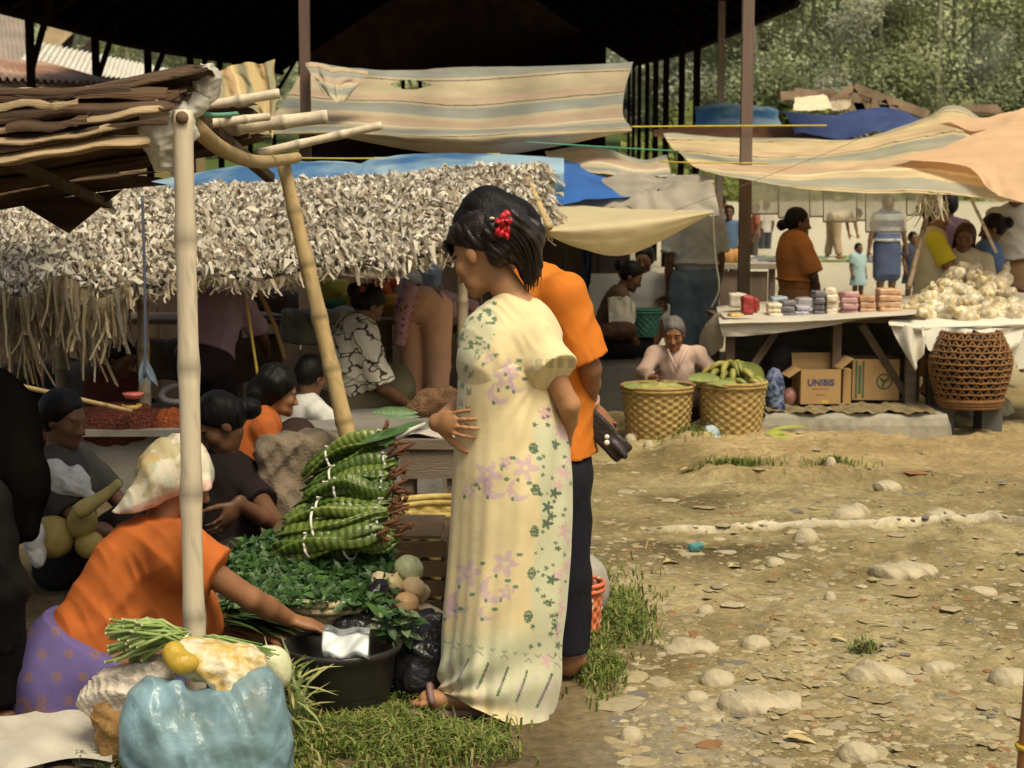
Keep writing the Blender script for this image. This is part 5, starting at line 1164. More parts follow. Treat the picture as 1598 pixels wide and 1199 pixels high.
crumple('shopping_bag', 'big crinkled light blue plastic bag at the bottom edge', 'bag', [el(P(325, 1165, 4.02), (.19, .13, .14)), el(P(250, 1150, 4.04), (.10, .11, .15)), el(P(400, 1140, 4.02), (.09, .10, .16)), rc(P(285, 1110, 4.0), P(276, 1070, 4.0), .035, .012), el(P(240, 1105, 4.04), (.06, .06, .05)), el(P(330, 1210, 4.02), (.20, .14, .08))], bluebag, .005, .05, .010, 0, 8)
bg_ = [o for o in sc.objects if o.name == 'shopping_bag'][0]
v, f = sdf([el(P(325, 1170, 4.04), (.16, .10, .10)), el(P(260, 1160, 4.05), (.07, .08, .10)), el(P(395, 1150, 4.04), (.06, .07, .11)), el(P(330, 1210, 4.04), (.17, .11, .06))], .008, .03, (), ridge(.014, 22, 4), .03); mesh_np('contents', v, f, mat('bag_contents', (.42, .44, .32), rough=.7, var=.3, scale=9, col2=(.12, .17, .07), bump=.5, bscale=30), bg_)
v, f = sdf([el(P(420, 1030, 4.25), (.05, .05, .042)), el(P(432, 1050, 4.25), (.04, .045, .05))], .006, .03, (), wr(.003, 60, 3, 1), .005); tag(mesh_np('cabbage', v, f, mat('pale_cabbage', (.60, .60, .38), rough=.5, var=.15, scale=16, bump=.4, bscale=40)), 'pale cabbage between the clear bag and the basin', 'vegetable')
# green stalks bundle
mb = MB(); mb.usec = True; kn = P(292, 998, 4.16); r = random.Random(8)
for _ in range(90):
    e = P(r.uniform(165, 232), 965 + r.random() * 70, 4.16 + r.uniform(-.06, .06)); e.z += 0
    c = V((.16, .25, .055)).lerp(V((.34, .42, .15)), r.random()); mb.col(tuple(c)); q = kn + V((r.gauss(0, .006), r.gauss(0, .012), r.gauss(0, .01))); m_ = q.lerp(e, .5) + V((0, 0, .02 + r.gauss(0, .008))); mb.tube([q, m_, e], [.0035, .0048, .0052], 6); mb.col((.50, .50, .27)); mb.blob(e, (.0055, .0055, .0055), None, .1, 0)
for _ in range(50):
    e = P(r.uniform(330, 440), r.uniform(1002, 1035), 4.16 + r.uniform(-.05, .05)); c = V((.10, .2, .04)).lerp(V((.28, .36, .12)), r.random()); mb.col(tuple(c)); mb.tube([kn, kn.lerp(e, .5) + V((0, 0, .015)), e], [.0035, .004, .002], 5)
st = mb.build('stalk_bundle', mat('green_stalk', attr=True, rough=.5, var=.2, scale=30, bump=.1, spec=.4), loc=tuple(P(270, 1010, 4.16))); tag(st, 'bundle of pale green stalks tied in front of the bamboo post', 'stalks')
mb = MB(); mb.tube([kn + V((.002, .022 * math.cos(a), .018 * math.sin(a))) for a in np.linspace(0, 6.3, 16)], .006, 6); mb.build('tie', tiem, st)
# straw and stalks right of blue bag
mb = MB(); mb.usec = True
for _ in range(120):
    b = P(r.uniform(420, 470), r.uniform(1050, 1130), 4.3 + r.uniform(-.05, .1)); mb.col(random.choice([(.2, .24, .07), (.34, .32, .12), (.12, .17, .05)])); mb.leaf(b, (r.gauss(.3, .5), r.gauss(0, .4), r.gauss(.3, .6)), (0, -.3, 1), r.uniform(.06, .14), .009, .5, 3)
tag(mb.build('straw', mat('green_stalk')), 'loose grass stems between the blue bag and the basin', 'stems')
# white sack she sits on
mb = MB()
def sk(u, v):
    q = P(-60 + 235 * u, 1108 + 75 * v + 10 * math.sin(u * 6), 4.45 - .35 * v); z = .03 + .05 * (1 - v) * (1 - .6 * u) + .005 * math.sin(u * 9 + v * 6) + .004 * math.sin(u * 21 - v * 9); q.z = z * 1.0; g_ = G(-60 + 235 * u, 1108 + 85 * v + 10 * math.sin(u * 6), z); return g_
mb.grid(sk, 40, 20); k = len(mb.v); mb.grid(lambda u, v: sk(u, v) + V((0, .02, -.03)), 40, 20)
tag(mb.build('white_sack', mat('white_sackcloth', (.44, .41, .34), rough=.85, var=.15, scale=8, bump=.4, bscale=60), None), 'white woven sack spread under the purple sarong at the lower left', 'sack')
# objects behind the dark figures: melons, bag, grey counter, chilli heaps, stick
for i, (px, py, a, b, lb) in enumerate([(82, 838, .085, .075, 'ribbed yellow melon nearest the dark figure'), (128, 815, .06, .06, 'yellow melon behind the nearest one'), (140, 850, .06, .05, 'small dull melon beside the nearest one')]):
    c = P(px, py, 5.9); mb = MB(); vs = []
    for t in np.linspace(0, math.pi, 17):
        for j in range(40):
            q = 2 * math.pi * j / 40; k_ = 1 - .05 * abs(math.sin(q * 5)); vs.append(c + rot(0, R(20), 0) @ V((a * math.sin(t) * math.cos(q) * k_, b * math.sin(t) * math.sin(q) * k_, b * 1.1 * math.cos(t))))
    mb.add(vs, [(i_ * 40 + j, i_ * 40 + (j + 1) % 40, (i_ + 1) * 40 + (j + 1) % 40, (i_ + 1) * 40 + j) for i_ in range(16) for j in range(40)]); tag(mb.build('melon', mat('melon_skin', (.34, .26, .075), rough=.5, var=.25, scale=10, bump=.2)), lb, 'melon', 'melons on the left')
mb = MB(); mb.tube([pline([(120, 800, 5.8), (160, 775, 5.8), (188, 752, 5.8)], i / 10) for i in range(11)], [.03, .033, .034, .03, .026, .024, .022, .02, .018, .02, .016], 10); tag(mb.build('plantain_stalk', mat('yellow_stem', (.42, .35, .13), var=.2)), 'yellow stem lying above the melons', 'stem')
crumple('white_bag', 'tied white plastic bag behind the dark figures', 'bag', [el(P(108, 752, 6.0), (.085, .07, .065)), el(P(85, 735, 6.0), (.04, .05, .05)), rc(P(130, 765, 6), P(145, 775, 6), .03, .015)], mat('white_bag', (.58, .58, .56), rough=.4, var=.15, scale=8, bump=.6, bscale=18, bdist=.03), .009, .03, .008, 40, 3)
crumple('white_bag', 'small crumpled white bag against the melons', 'bag', [el(P(52, 838, 5.8), (.04, .05, .07)), el(P(60, 870, 5.8), (.03, .04, .04))], mat('white_bag'), .009, .03, .006, 50, 5)
a = P(130, 682, 8.2); zt = a.z; ct = thing('concrete_counter', 'low grey concrete counter under the thatch', 'counter', (-1.6, 8.8, 0))
conc = mat('old_concrete', (.19, .175, .15), rough=.9, var=.3, scale=5, bump=.4, bscale=40)
MB().box((-1.62, 8.9, zt / 2), (2.5, 1.3, zt)).build('block', conc, ct, False); MB().box((-1.62, 8.9, zt + .02), (2.6, 1.42, .035)).build('slab', conc, ct, False)
chil = mat('red_chilli', (.085, .018, .008), rough=.6, var=.6, scale=60, bump=1.0, bscale=90, kind='voro', bdist=.03)
for lb, px, py, a, b, h, m in [('wide heap of dark red chillies on the concrete counter', 188, 672, .26, .2, .13, chil), ('smaller orange red heap beside the bamboo post', 268, 662, .10, .12, .10, mat('orange_chilli', (.26, .06, .015), rough=.6, var=.6, scale=60, bump=1, bscale=90, bdist=.03)), ('dark red heap at the left behind the dark heads', 85, 668, .16, .15, .13, chil), ('brown heap at the right end of the concrete counter', 345, 665, .14, .14, .07, mat('brown_heap', (.10, .05, .03), var=.5, scale=40, bump=1, bscale=80))]:
    p = P(px, 682, 8.4 if px != 85 else 8.3); p.z = zt + .03; crumple('chilli_heap' if 'brown' not in lb else 'bean_heap', lb, 'heap', [el(p, (a, b, h)), el(p + V((a * .4, 0, 0)), (a * .6, b * .8, h * .7)), el(p - V((a * .45, 0, 0)), (a * .5, b * .7, h * .6))], m, .012, .05, .008, 60, px)
bamboo('bamboo_stick', 'thin yellow bamboo laid across behind the dark heads', P(30, 602, 7.6), P(205, 642, 8.2), .012, .012, bam_yel, 4, cat='stick')
mb = MB(); c = P(208, 622, 8.4); mb.lathe(c, [(0, 0), (.04, 0), (.055, .02), (.058, .03), (.05, .022), (0, .01)], 24); tag(mb.build('pink_dish', mat('pink_plastic', (.55, .16, .13), rough=.4)), 'small pink dish above the chilli heap', 'dish')
mb = MB(); c = P(206, 640, 8.35); mb.lathe(c, [(0, 0), (.045, 0), (.055, .03), (.05, .03), (0, .015)], 20); tag(mb.build('yellow_dish', mat('yellow_plastic', (.45, .30, .06), rough=.4)), 'small yellow bowl below the pink dish', 'dish')
mb = MB(); c = P(278, 615, 8.6); mb.tube([c + rot(R(25), 0, 0) @ V((.09 * math.cos(x), .09 * math.sin(x), 0)) for x in np.linspace(0, 6.29, 30)], .02, 8); tag(mb.build('coil', mat('grey_hose', (.13, .125, .13), rough=.5)), 'grey ring behind the pale bamboo post', 'ring')
# coloured stock hung and stacked at the back under the thatch
for lb, px, py, w_, h_, c, Y in [('yellow cloth bundle under the thatch', 520, 455, .17, .13, (.42, .33, .05), 11.2), ('second yellow bundle, lower and to the right', 556, 470, .14, .10, (.45, .33, .05), 11.1), ('red bundle under the thatch edge', 600, 438, .14, .06, (.38, .05, .02), 11.3), ('red and orange bundle by the bun of hair', 597, 455, .10, .09, (.42, .08, .02), 11.2), ('orange packets near the bending woman', 608, 478, .10, .12, (.45, .20, .03), 11.1), ('pale grey bundle below the thatch right end', 640, 440, .20, .14, (.50, .50, .46), 11.4), ('blue grey bundle at the thatch right end', 670, 432, .12, .12, (.22, .28, .36), 11.4), ('dark green pack on the stall shelf', 522, 480, .12, .06, (.03, .08, .02), 11.0), ('pale box on the stall shelf', 470, 510, .22, .18, (.20, .20, .17), 10.6), ('dark cloth pile at the back left', 430, 470, .22, .10, (.09, .06, .05), 11), ('pale flat tray on the shelf', 525, 492, .26, .05, (.32, .32, .29), 10.5), ('brown sacks at the back beside the purple shirt', 400, 560, .30, .25, (.10, .06, .035), 10.8), ('brown bale behind the blue cord', 250, 560, .26, .22, (.11, .075, .05), 10.5), ('grey bale at the back left under the fringe', 120, 590, .35, .2, (.11, .10, .09), 10.8), ('dark crate of stock at the far left', 20, 600, .3, .25, (.05, .04, .035), 10.5)]:
    p = P(px, py, Y); crumple('stock_bundle', lb, 'bundle', [bx(p, (w_ / 2, .10, h_ / 2), .02, rot(0, R(random.uniform(-8, 8)), R(random.uniform(-15, 15)))), el(p + V((w_ * .2, -.05, h_ * .2)), (w_ * .35, .1, h_ * .35))], mat('bundle%d' % int(px), c, rough=.8, var=.3, scale=8, bump=.4, bscale=20, bdist=.02), .014, .04, .012, 30, px)
sh_ = thing('stall_shelf', 'plank shelf carrying the stock at the back of the thatched stall', 'shelf', (-1.2, 11.1, 0))
zs = P(520, 500, 10.9).z; MB().box((-1.5, 11.1, zs), (3.4, .75, .035)).build('plank', bw, sh_, False)
for x in (-3.1, -2.0, -.9, .15):
    for y in (10.8, 11.4): MB().box((x, y, zs / 2), (.05, .05, zs)).build('leg', bw, sh_, False)
# ------------------------------------------------------------------ A: woman in the long yellow dress
def Wd(**k): return {a: P(*b) for a, b in k.items()}
YA = 4.62
W = Wd(pel=(812, 745, YA), wst=(803, 640, YA), chs=(806, 560, YA), nek=(812, 468, YA + .01), hed=(752, 398, YA + .05), shL=(832, 524, YA - .085), shR=(804, 514, YA + .13),
       elL=(888, 632, YA - .08), elR=(742, 615, YA + .24), wrL=(880, 690, YA + .15), wrR=(682, 660, YA - .05), hpL=(815, 770, YA - .08), hpR=(808, 770, YA + .08),
       knL=(795, 930, YA - .07), knR=(795, 925, YA + .09), anL=(742, 1092, YA - .06), anR=(800, 1085, YA + .12), toL=(648, 1108, YA - .06), toR=(720, 1092, YA + .10))
W['anL'].z = .085; W['anR'].z = .085; W['toL'].z = .03; W['toR'].z = .03
MA = head_rot(R(58), R(29), R(4)); sA = .95
tA = thing('person', 'woman in long cream dress printed with lilac flowers, red flower in her hair', 'person', (P(800, 1110, YA).x, YA, 0))
pr = body_prims(W, sA, MA, .92, {'R': (V((.66, -.72, .08)), V((.75, .62, -.1)), .3, -1, (.2, .28, .34, .45)), 'L': (V((-.5, .8, -.2)), V((.6, .5, 0)), .4, 1)}, True, False)
pr += [rc(W['knL'], W['anL'], .05, .034), rc(W['knR'], W['anR'], .05, .034)]
for sd in 'LR':
    an, to = W['an' + sd], W['to' + sd]; d = (to - an).normalized(); hl_ = an + V((0, 0, -.05)) - d * .03
    pr += [rc(hl_, to + V((0, 0, .004)) - d * .04, .032, .028, k=.03), rc(an, an - V((0, 0, .04)), .036, .036)]
    for j in range(5):
        o = V((-d.y, d.x, 0)) * (j - 2) * .0135; pr.append(rc(to - d * .05 + o, to + d * (-.012 + .012 * (2 - abs(j - 1.2))) + o, .0095, .0085, k=.004))
v, f = sdf(pr, .0045, .018)
mesh_np('body', v, f, SKM(), tA, skin_cols(v, W, MA, sA, SKIN2))
# sandals
mb = MB()
for sd in 'LR':
    an, to = W['an' + sd], W['to' + sd]; d = (to - an); d.z = 0; d.normalize(); sx = V((-d.y, d.x, 0)); c = (an + to) / 2; c.z = .006
    n0 = []
    pts = [(c + d * (.135 * math.cos(a)) + sx * (.043 + .006 * math.cos(a)) * math.sin(a)) for a in np.linspace(0, 2 * math.pi, 33)[:-1]]
    mb.add([p + V((0, 0, dz)) for dz in (-.004, .012) for p in pts], [(i, (i + 1) % 32, (i + 1) % 32 + 32, i + 32) for i in range(32)] + [tuple(range(32, 64))])
    b0 = to - d * .055; mb.tube([b0 + sx * .042 * math.cos(a) + V((0, 0, .012 + .045 * math.sin(a))) + d * .012 * math.sin(a) for a in np.linspace(0, math.pi, 12)], .0105, 6)
mb.build('sandals', mat('mauve_sandal', (.22, .13, .12), rough=.5, var=.2), tA)
# dress: a lofted skin with woven print
PROF = [(470, 785, 822, .10, .10), (520, 765, 825, .11, .11), (546, 742, 842, .15, .115), (560, 727, 850, .15, .15), (574, 720, 855, .15, .165), (590, 715, 862, .165, .165), (640, 712, 872, .16, .165), (690, 709, 886, .165, .17), (740, 706, 891, .18, .185), (800, 703, 892, .19, .19), (870, 699, 890, .19, .19), (950, 692, 884, .195, .2), (1020, 687, 876, .2, .2), (1070, 685, 872, .205, .205), (1115, 686, 868, .205, .21)]
PY = np.array([p[0] for p in PROF], float)
NR, NT = 430, 360
rows = np.linspace(536, 1115, NR); th = np.linspace(0, 2 * math.pi, NT, endpoint=False)
Lx = np.interp(rows, PY, [p[1] for p in PROF]); Rx = np.interp(rows, PY, [p[2] for p in PROF]); Dp = np.interp(rows, PY, [p[4] for p in PROF])
def smooth(a, n=25):
    k = np.ones(n) / n; return np.convolve(np.pad(a, n // 2, 'edge'), k, 'valid')
Lx, Rx, Dp = smooth(Lx), smooth(Rx), smooth(Dp)
VV = np.zeros((NR, NT, 3)); CC = np.zeros((NR, NT, 3)); U = (np.cos(th) + 1) / 2
base = np.array((.80, .665, .375)); mint = np.array((.62, .64, .43)); lil = np.array((.60, .40, .53)); grn = np.array((.11, .165, .095)); pink = np.array((.70, .47, .45))
near = np.sin(th) < .1
MOT = []   # (u, y, R, kind, phase)
for u, y, r_, k in [(.50, 590, 24, 's'), (.42, 615, 17, 'c'), (.56, 572, 16, 's'), (.62, 600, 14, 'c'), (.30, 742, 26, 's'), (.36, 760, 20, 'c'), (.62, 730, 24, 's'), (.56, 765, 18, 'c'), (.14, 765, 13, 's'), (.45, 722, 12, 's'), (.17, 895, 26, 's'), (.13, 940, 20, 'c'), (.47, 880, 24, 's'), (.40, 920, 22, 'c'), (.50, 925, 15, 's'), (.36, 958, 12, 'c'), (.06, 960, 14, 's'), (.28, 560, 10, 's')]: MOT.append((u, y, r_, k))
rp = random.Random(12); BAND = []
for y in range(640, 1030, 15): BAND.append((.80 + .19 * rp.random(), y + rp.uniform(-8, 8), rp.uniform(6, 13), rp.choice('ppg'))); BAND.append((.74 + .25 * rp.random(), y + rp.uniform(-8, 8), rp.uniform(3.5, 6), 'g')); BAND.append((.70 + .3 * rp.random(), y + rp.uniform(-8, 8), rp.uniform(3, 5.5), 'g'))
for y in (700, 765, 830, 895, 960): BAND.append((.70, y, 8, 'r'))
SUNM = []
for i, y in enumerate(rows):
    l, r_ = Lx[i], Rx[i]; hw = (r_ - l) / 2; cx = (l + r_) / 2; t = (y - 470) / 645
    amp = max(0, t - .18) ** 1.1 * .05
    pert = 1 + amp * (1.0 * np.cos(5 * th + 1.2 + 2.2 * t) + .8 * np.cos(9 * th - 1 + 1.5 * t) + .5 * np.cos(14 * th + 3 * t) + .35 * np.cos(23 * th + 1)) * (1 - .55 * np.abs(np.cos(th)) ** 6)
    fa_ = np.arctan2((1.02 - U) * 2 * hw, max(1.0, y - 560)); fan = np.sin(fa_ * 26 + 1.5 * np.sin(fa_ * 9)) * np.clip((y - 600) / 90, 0, 1) * np.clip((980 - y) / 200, 0, 1) * .030 * np.clip((U - .25) * 2.5, 0, 1)
    fb_ = np.arctan2(U * 2 * hw + 20, max(1.0, 1130 - y)); fan = fan + np.sin(fb_ * 17 + 1) * np.clip((y - 930) / 120, 0, 1) * .03
    pert = pert + fan
    drag = .012 * np.sin((U * 2.2 + t * 9) * 3.1) * np.exp(-((t - .22) / .16) ** 2)       # diagonal drag folds across waist
    pxs = cx + hw * np.cos(th) * pert; dy = np.sin(th) * Dp[i] * (pert + drag * 3)
    hem = np.clip((t - .72) / .28, 0, 1) ** 1.3
    pys = y + hem * 44 * (np.cos(th) * .9 + .12) + 2.0 * np.sin(3 * th) * hem
    for j in range(NT):
        VV[i, j] = P(pxs[j], pys[j], YA + dy[j])
    c = np.tile(base, (NT, 1)); nz = fbm(U * 9, np.full(NT, y / 40), 4, 2)[:, None]
    u = U
    # right side mint panel and front edge panel
    m1 = np.clip((u - (.70 + .02 * math.sin(y / 30))) / .05, 0, 1) * np.clip((y - 640) / 30, 0, 1)
    m2 = np.clip(((.18 - .10 * np.clip((y - 560) / 120, 0, 1)) - u) / .05, 0, 1) * np.clip((720 - y) / 40, 0, 1)
    m3 = np.clip((y - (985 - 35 * u)) / 40, 0, 1) * np.clip((1098 - y) / 14, 0, 1) * np.ones(NT)
    mm = np.maximum(np.maximum(m1, m2), m3)[:, None] * .85; c = c * (1 - mm) + mint * mm
    w_ = 2 * hw
    for (mu, my, mr, k) in MOT:
        if abs(y - my) > mr * 1.3: continue
        dx = (u - mu) * w_; dy_ = y - my; rr = np.hypot(dx, dy_); an = np.arctan2(dy_, dx)
        if k == 's': ms = rr < mr * (.42 + .5 * np.cos(2.5 * an + mu * 20) ** 2)
        else: ms = (rr < mr) & (np.hypot(dx - mr * .35, dy_ + mr * .3) > mr * .8)
        ms &= (rr > mr * .16); ms &= near
        ms = ms & (fbm(u * 60, np.full(NT, y / 6), 8, 2) > .25)
        c[ms] = c[ms] * .35 + lil * .65
        g_ = near & (np.hypot((dx - mr * .9) / 1.6, dy_ + mr * .6) < 3.0) | near & (np.hypot(dx + mr * .5, (dy_ - mr * .8) / 1.5) < 2.4); c[g_] = grn * 1.6
    for (mu, my, mr, k) in BAND:
        if abs(y - my) > mr * 1.2: continue
        dx = (u - mu) * w_ * (1 + .6 * abs(mu - .5)); dy_ = y - my; rr = np.hypot(dx, dy_ * (.8 if k != 'g' else 1.2)); an = np.arctan2(dy_, dx)
        if k == 'r': ms = (rr < mr) & (np.abs(np.sin(rr * .9)) > .25); c[ms] = grn * 1.2
        else:
            ms = rr < mr * (.7 + .3 * np.cos(5 * an)); c[ms & near] = pink if k == 'p' else grn
    for (fy0, step, ln) in ((530, 22, 5), (560, 25, 5), (600, 25, 6)):    # neck / front edge prints
        pass
    if y < 680:
        e = (u < .15) & near & (np.abs(((y + 6 * np.sin(u * 40)) % 27) - 13) < 5) & (u > .03) & (np.abs((u * w_) % 12 - 6) < 4); c[e] = c[e] * .35 + grn * .65
        e = (u < .10) & near & (np.abs(((y + 9) % 31) - 15) < 4) & (u > .02); c[e] = c[e] * .5 + pink * .5
    if 1035 < y < 1082:      # hem ticks
        e = (np.abs((u * w_ + (y - 1058) * .35 - 22) % 31 - 15) < 1.7) & (u > .1); c[e] = grn * .9
    if 1000 < y < 1022:
        e = (np.abs((u * w_) % 18 - 9) < 4) & (np.abs((y - 1011 + 4 * np.cos(u * w_ / 9 * math.pi))) < 1.6); c[e] = c[e] * .5 + grn * .5
    if 1018 < y < 1030:
        e = (np.abs((u * w_) % 40 - 20) < 7) & (np.abs(y - 1026 + 6 * np.cos(((u * w_) % 40 - 20) * .22)) < 1.4); c[e] = c[e] * .4 + np.array((.25, .15, .2)) * .6
    if y > 1040: e = (fbm(u * 26, np.full(NT, y / 18), 90, 2) > .56); c[e] = c[e] * .7 + np.array((.62, .45, .5)) * .3
    if y > 1108: c[:] = base * 1.0
    CC[i] = c * (.94 + .12 * nz)
ii = (np.arange(NR - 1)[:, None] * NT + np.arange(NT)[None]); jj = (np.arange(NR - 1)[:, None] * NT + (np.arange(NT)[None] + 1) % NT)
ff = np.stack([ii.ravel(), jj.ravel(), jj.ravel() + NT, ii.ravel() + NT], 1)
dress_m = mat('printed_dress', attr=True, rough=.8, var=.05, scale=14, bump=.22, bscale=26, spec=.15, trans=.12, bdist=.008, sheen=.2)
mesh_np('dress', VV.reshape(-1, 3), ff, dress_m, tA, CC.reshape(-1, 3))
# bodice: yoke and sleeves, smooth over the shoulders
rA, fA, uA = body_frame(W)
capR = W['elR']; shl = W['shL'] + V((0, 0, -.012)); cuff = P(865, 580, YA - .135)
yk = [rc(P(797, 494, YA - .02), P(818, 496, YA), .05, .054, k=.06), rc(P(790, 520, YA), P(815, 530, YA), .108, .112, flat=(np.array((0, 1., 0)), 1.0), k=.05), rc(W['shL'] + V((-.005, 0, -.004)), W['shR'] + V((0, 0, -.004)), .056, .054, k=.06), el(P(757, 534, YA - .02), (.06, .085, .062), k=.05),
      rc(P(782, 566, YA), P(790, 640, YA), .164, .146, flat=(np.array((1., 0, 0)), .77), cap=(0, 1), k=.045),
      rc(P(824, 522, YA - .05), cuff, .056, .070, cap=(0, 1), k=.028), rc(W['shR'], W['shR'].lerp(W['elR'], .75), .062, .064, cap=(0, 1), k=.04),
      ]
dq = folds(.006, 5)
v, f = sdf(yk, .0055, .03, [(P(800, 640, YA), (0, 0, -1))], dq, .008)
q = np.array([PX(p) for p in v]); cc = np.tile(base, (len(v), 1)); nzz = fbm(q[:, 0] / 9, q[:, 1] / 9, 3, 2)[:, None]
nr_ = v[:, 1] < YA + .05
e = nr_ & (q[:, 0] < 775) & (q[:, 1] > 470) & (q[:, 0] + (q[:, 1] - 470) * .35 < 790)
cc[e] = cc[e] * .35 + mint * .65
e2 = e & (fbm(q[:, 0] / 7, q[:, 1] / 6, 13, 2) > .58); cc[e2] = grn * 1.4
e3 = nr_ & (np.abs(q[:, 1] - 567 - (865 - q[:, 0]) * .0) < 7) & (q[:, 0] > 835) & (np.abs((q[:, 0] % 17) - 8) < 5.5); cc[e3] = cc[e3] * .6 + grn * 1.3 * .4
e4 = nr_ & (np.hypot(q[:, 0] - 812, (q[:, 1] - 575)) < 22) & (q[:, 0] < 832) & (fbm(q[:, 0] / 8, q[:, 1] / 8, 23, 2) > .5); cc[e4] = cc[e4] * .3 + lil * .7
lo_ = (q[:, 1] > 545) & (q[:, 0] < np.interp(q[:, 1], rows, Rx)) ; iu = np.clip((q[:, 0] - np.interp(q[:, 1], rows, Lx)) / (np.interp(q[:, 1], rows, Rx) - np.interp(q[:, 1], rows, Lx)), 0, 1)
ir = np.clip(((q[:, 1] - rows[0]) / (rows[-1] - rows[0]) * (NR - 1)).round().astype(int), 0, NR - 1); an_ = np.arccos(2 * iu - 1); jt = np.where(v[:, 1] < YA + .02, 2 * np.pi - an_, an_); jt = (jt / (2 * np.pi) * NT).round().astype(int) % NT
slv = (q[:, 0] > 828) & (q[:, 1] < 600)
use = lo_ & ~slv; cc[use] = CC[ir[use], jt[use]]
mesh_np('bodice', v, f, dress_m, tA, cc * (.95 + .1 * nzz))
# hair of A: pulled back, folded ponytail
c = W['hed']; X = lambda x, y, z: np.array(c + MA @ (V((x, y, z)) * sA)); Mn = np.array(MA); hm = hairmat(); hmA = mat('brown_black_hair', (.016, .0095, .0065), rough=.42, var=.5, scale=40, bump=.5, bscale=110, stretch=(1, 1, .25), spec=.35, bdist=.008)
ps = [el(X(0, -.016, .038), np.array((.084, .102, .094)), Mn), el(X(0, .03, .078), np.array((.066, .05, .036)), Mn, k=.03)]
pt = [el(X(-.0, -.085, .05), np.array((.055, .05, .06)), Mn, k=.03), rc(P(792, 352, YA - .02), P(820, 372, YA), .045, .055, k=.03), rc(P(818, 372, YA), P(828, 424, YA + .01), .052, .034, k=.03), rc(P(770, 360, YA - .06), P(800, 345, YA - .03), .035, .04, k=.03), rc(P(780, 395, YA - .04), P(815, 385, YA), .04, .04, k=.03)]
def combed(x, y, z):
    a = (x * .6 - z * .8) * 1.0; return .0022 * np.sin((x * .8 + z * .6) * 260 + 3 * np.sin(a * 30)) + .003 * np.sin((x * .8 + z * .6) * 95 + y * 40)
v, f = sdf(ps, .0045, .015, [(X(0, .0, .022), np.array(MA @ V((0, .62, -.78))))], combed, .006)
mesh_np('hair', v, f, hmA, tA)
mesh_np('ponytail', *sdf(pt, .0045, .02, (), combed, .006), hmA, tA)
mb = MB(); r = random.Random(2)
for i in range(120):   # fringe falling over the brow, wisps
    a = r.uniform(-.8, .75); s0 = V(X(.070 * math.sin(a), .06 * math.cos(a) + .0, .08 + r.uniform(-.01, .02))); e0 = V(X(.082 * math.sin(a) + r.gauss(0, .006), .097 * math.cos(a), r.uniform(.042, .062)))
    m_ = s0.lerp(e0, .5) + MA @ V((0, .022, .012)); mb.tube([s0, m_, e0], [.0028, .0024, .0006], 4, False)
mb.build('fringe', hmA, tA)
mb = MB(); clp = V(X(-.06, -.075, .055)); er = V((.086, .105, .097)); ec = V((0, -.016, .038))
for i in range(260):    # combed strands from the hairline back to the flower
    a = r.uniform(-2.2, 1.9); s_ = V((.078 * math.sin(a), .07 * math.cos(a), max(.034, .034 + .8 * .07 * math.cos(a)) + .03 * r.random())); e_ = V((-.03 + r.gauss(0, .02), -.085 + r.gauss(0, .012), .055 + r.gauss(0, .02))); pts = []
    for j in range(8):
        q = s_.lerp(e_, j / 7) - ec; d = math.sqrt((q.x / er.x) ** 2 + (q.y / er.y) ** 2 + (q.z / er.z) ** 2) + 1e-6; q = ec + q / d * (1.015 + .03 * r.random()); pts.append(V(X(*q)))
    mb.tube(pts, [.0008, .0015, .0018, .0018, .0018, .0016, .0014, .0008], 4, False)
for i in range(90):     # ponytail strands
    o = V((r.gauss(0, .02), r.gauss(0, .03), r.gauss(0, .01))); p0 = P(796, 362, YA - .05) + o; p1 = P(828, 392, YA - .02) + o * .8 + V((.004, -.02, 0)); p2 = P(826, 448 + r.uniform(-10, 8), YA + .0) + o * .6
    mb.tube([p0.lerp(p1, t) * (1 - t) + p1.lerp(p2, t) * t for t in np.linspace(0, 1, 7)], [.0012, .0018, .0018, .0018, .0016, .0012, .0006], 4, False)
mb.build('strands', hmA, tA)
mb = MB(); cl = P(787, 352, YA - .09)
for i in range(13):
    a = i * 2.4; rr = .0055 * i ** .5; o = V((math.cos(a) * rr * 1.1, r.uniform(-.012, .004), math.sin(a) * rr * 1.9)); mb.blob(cl + o, (.012, .006, .011), rot(r.uniform(0, 3), r.uniform(0, 3), 0), .3, 1)
mb.build('hair_flower', mat('red_flower', (.50, .012, .02), rough=.4, var=.4, scale=40, bump=.3, spec=.5), tA, True)
mb = MB(); mb.blob(P(768, 341, YA - .085), (.008, .006, .005), None, .1, 1); mb.build('hair_pin', mat('cream_pin', (.6, .5, .35)), tA)
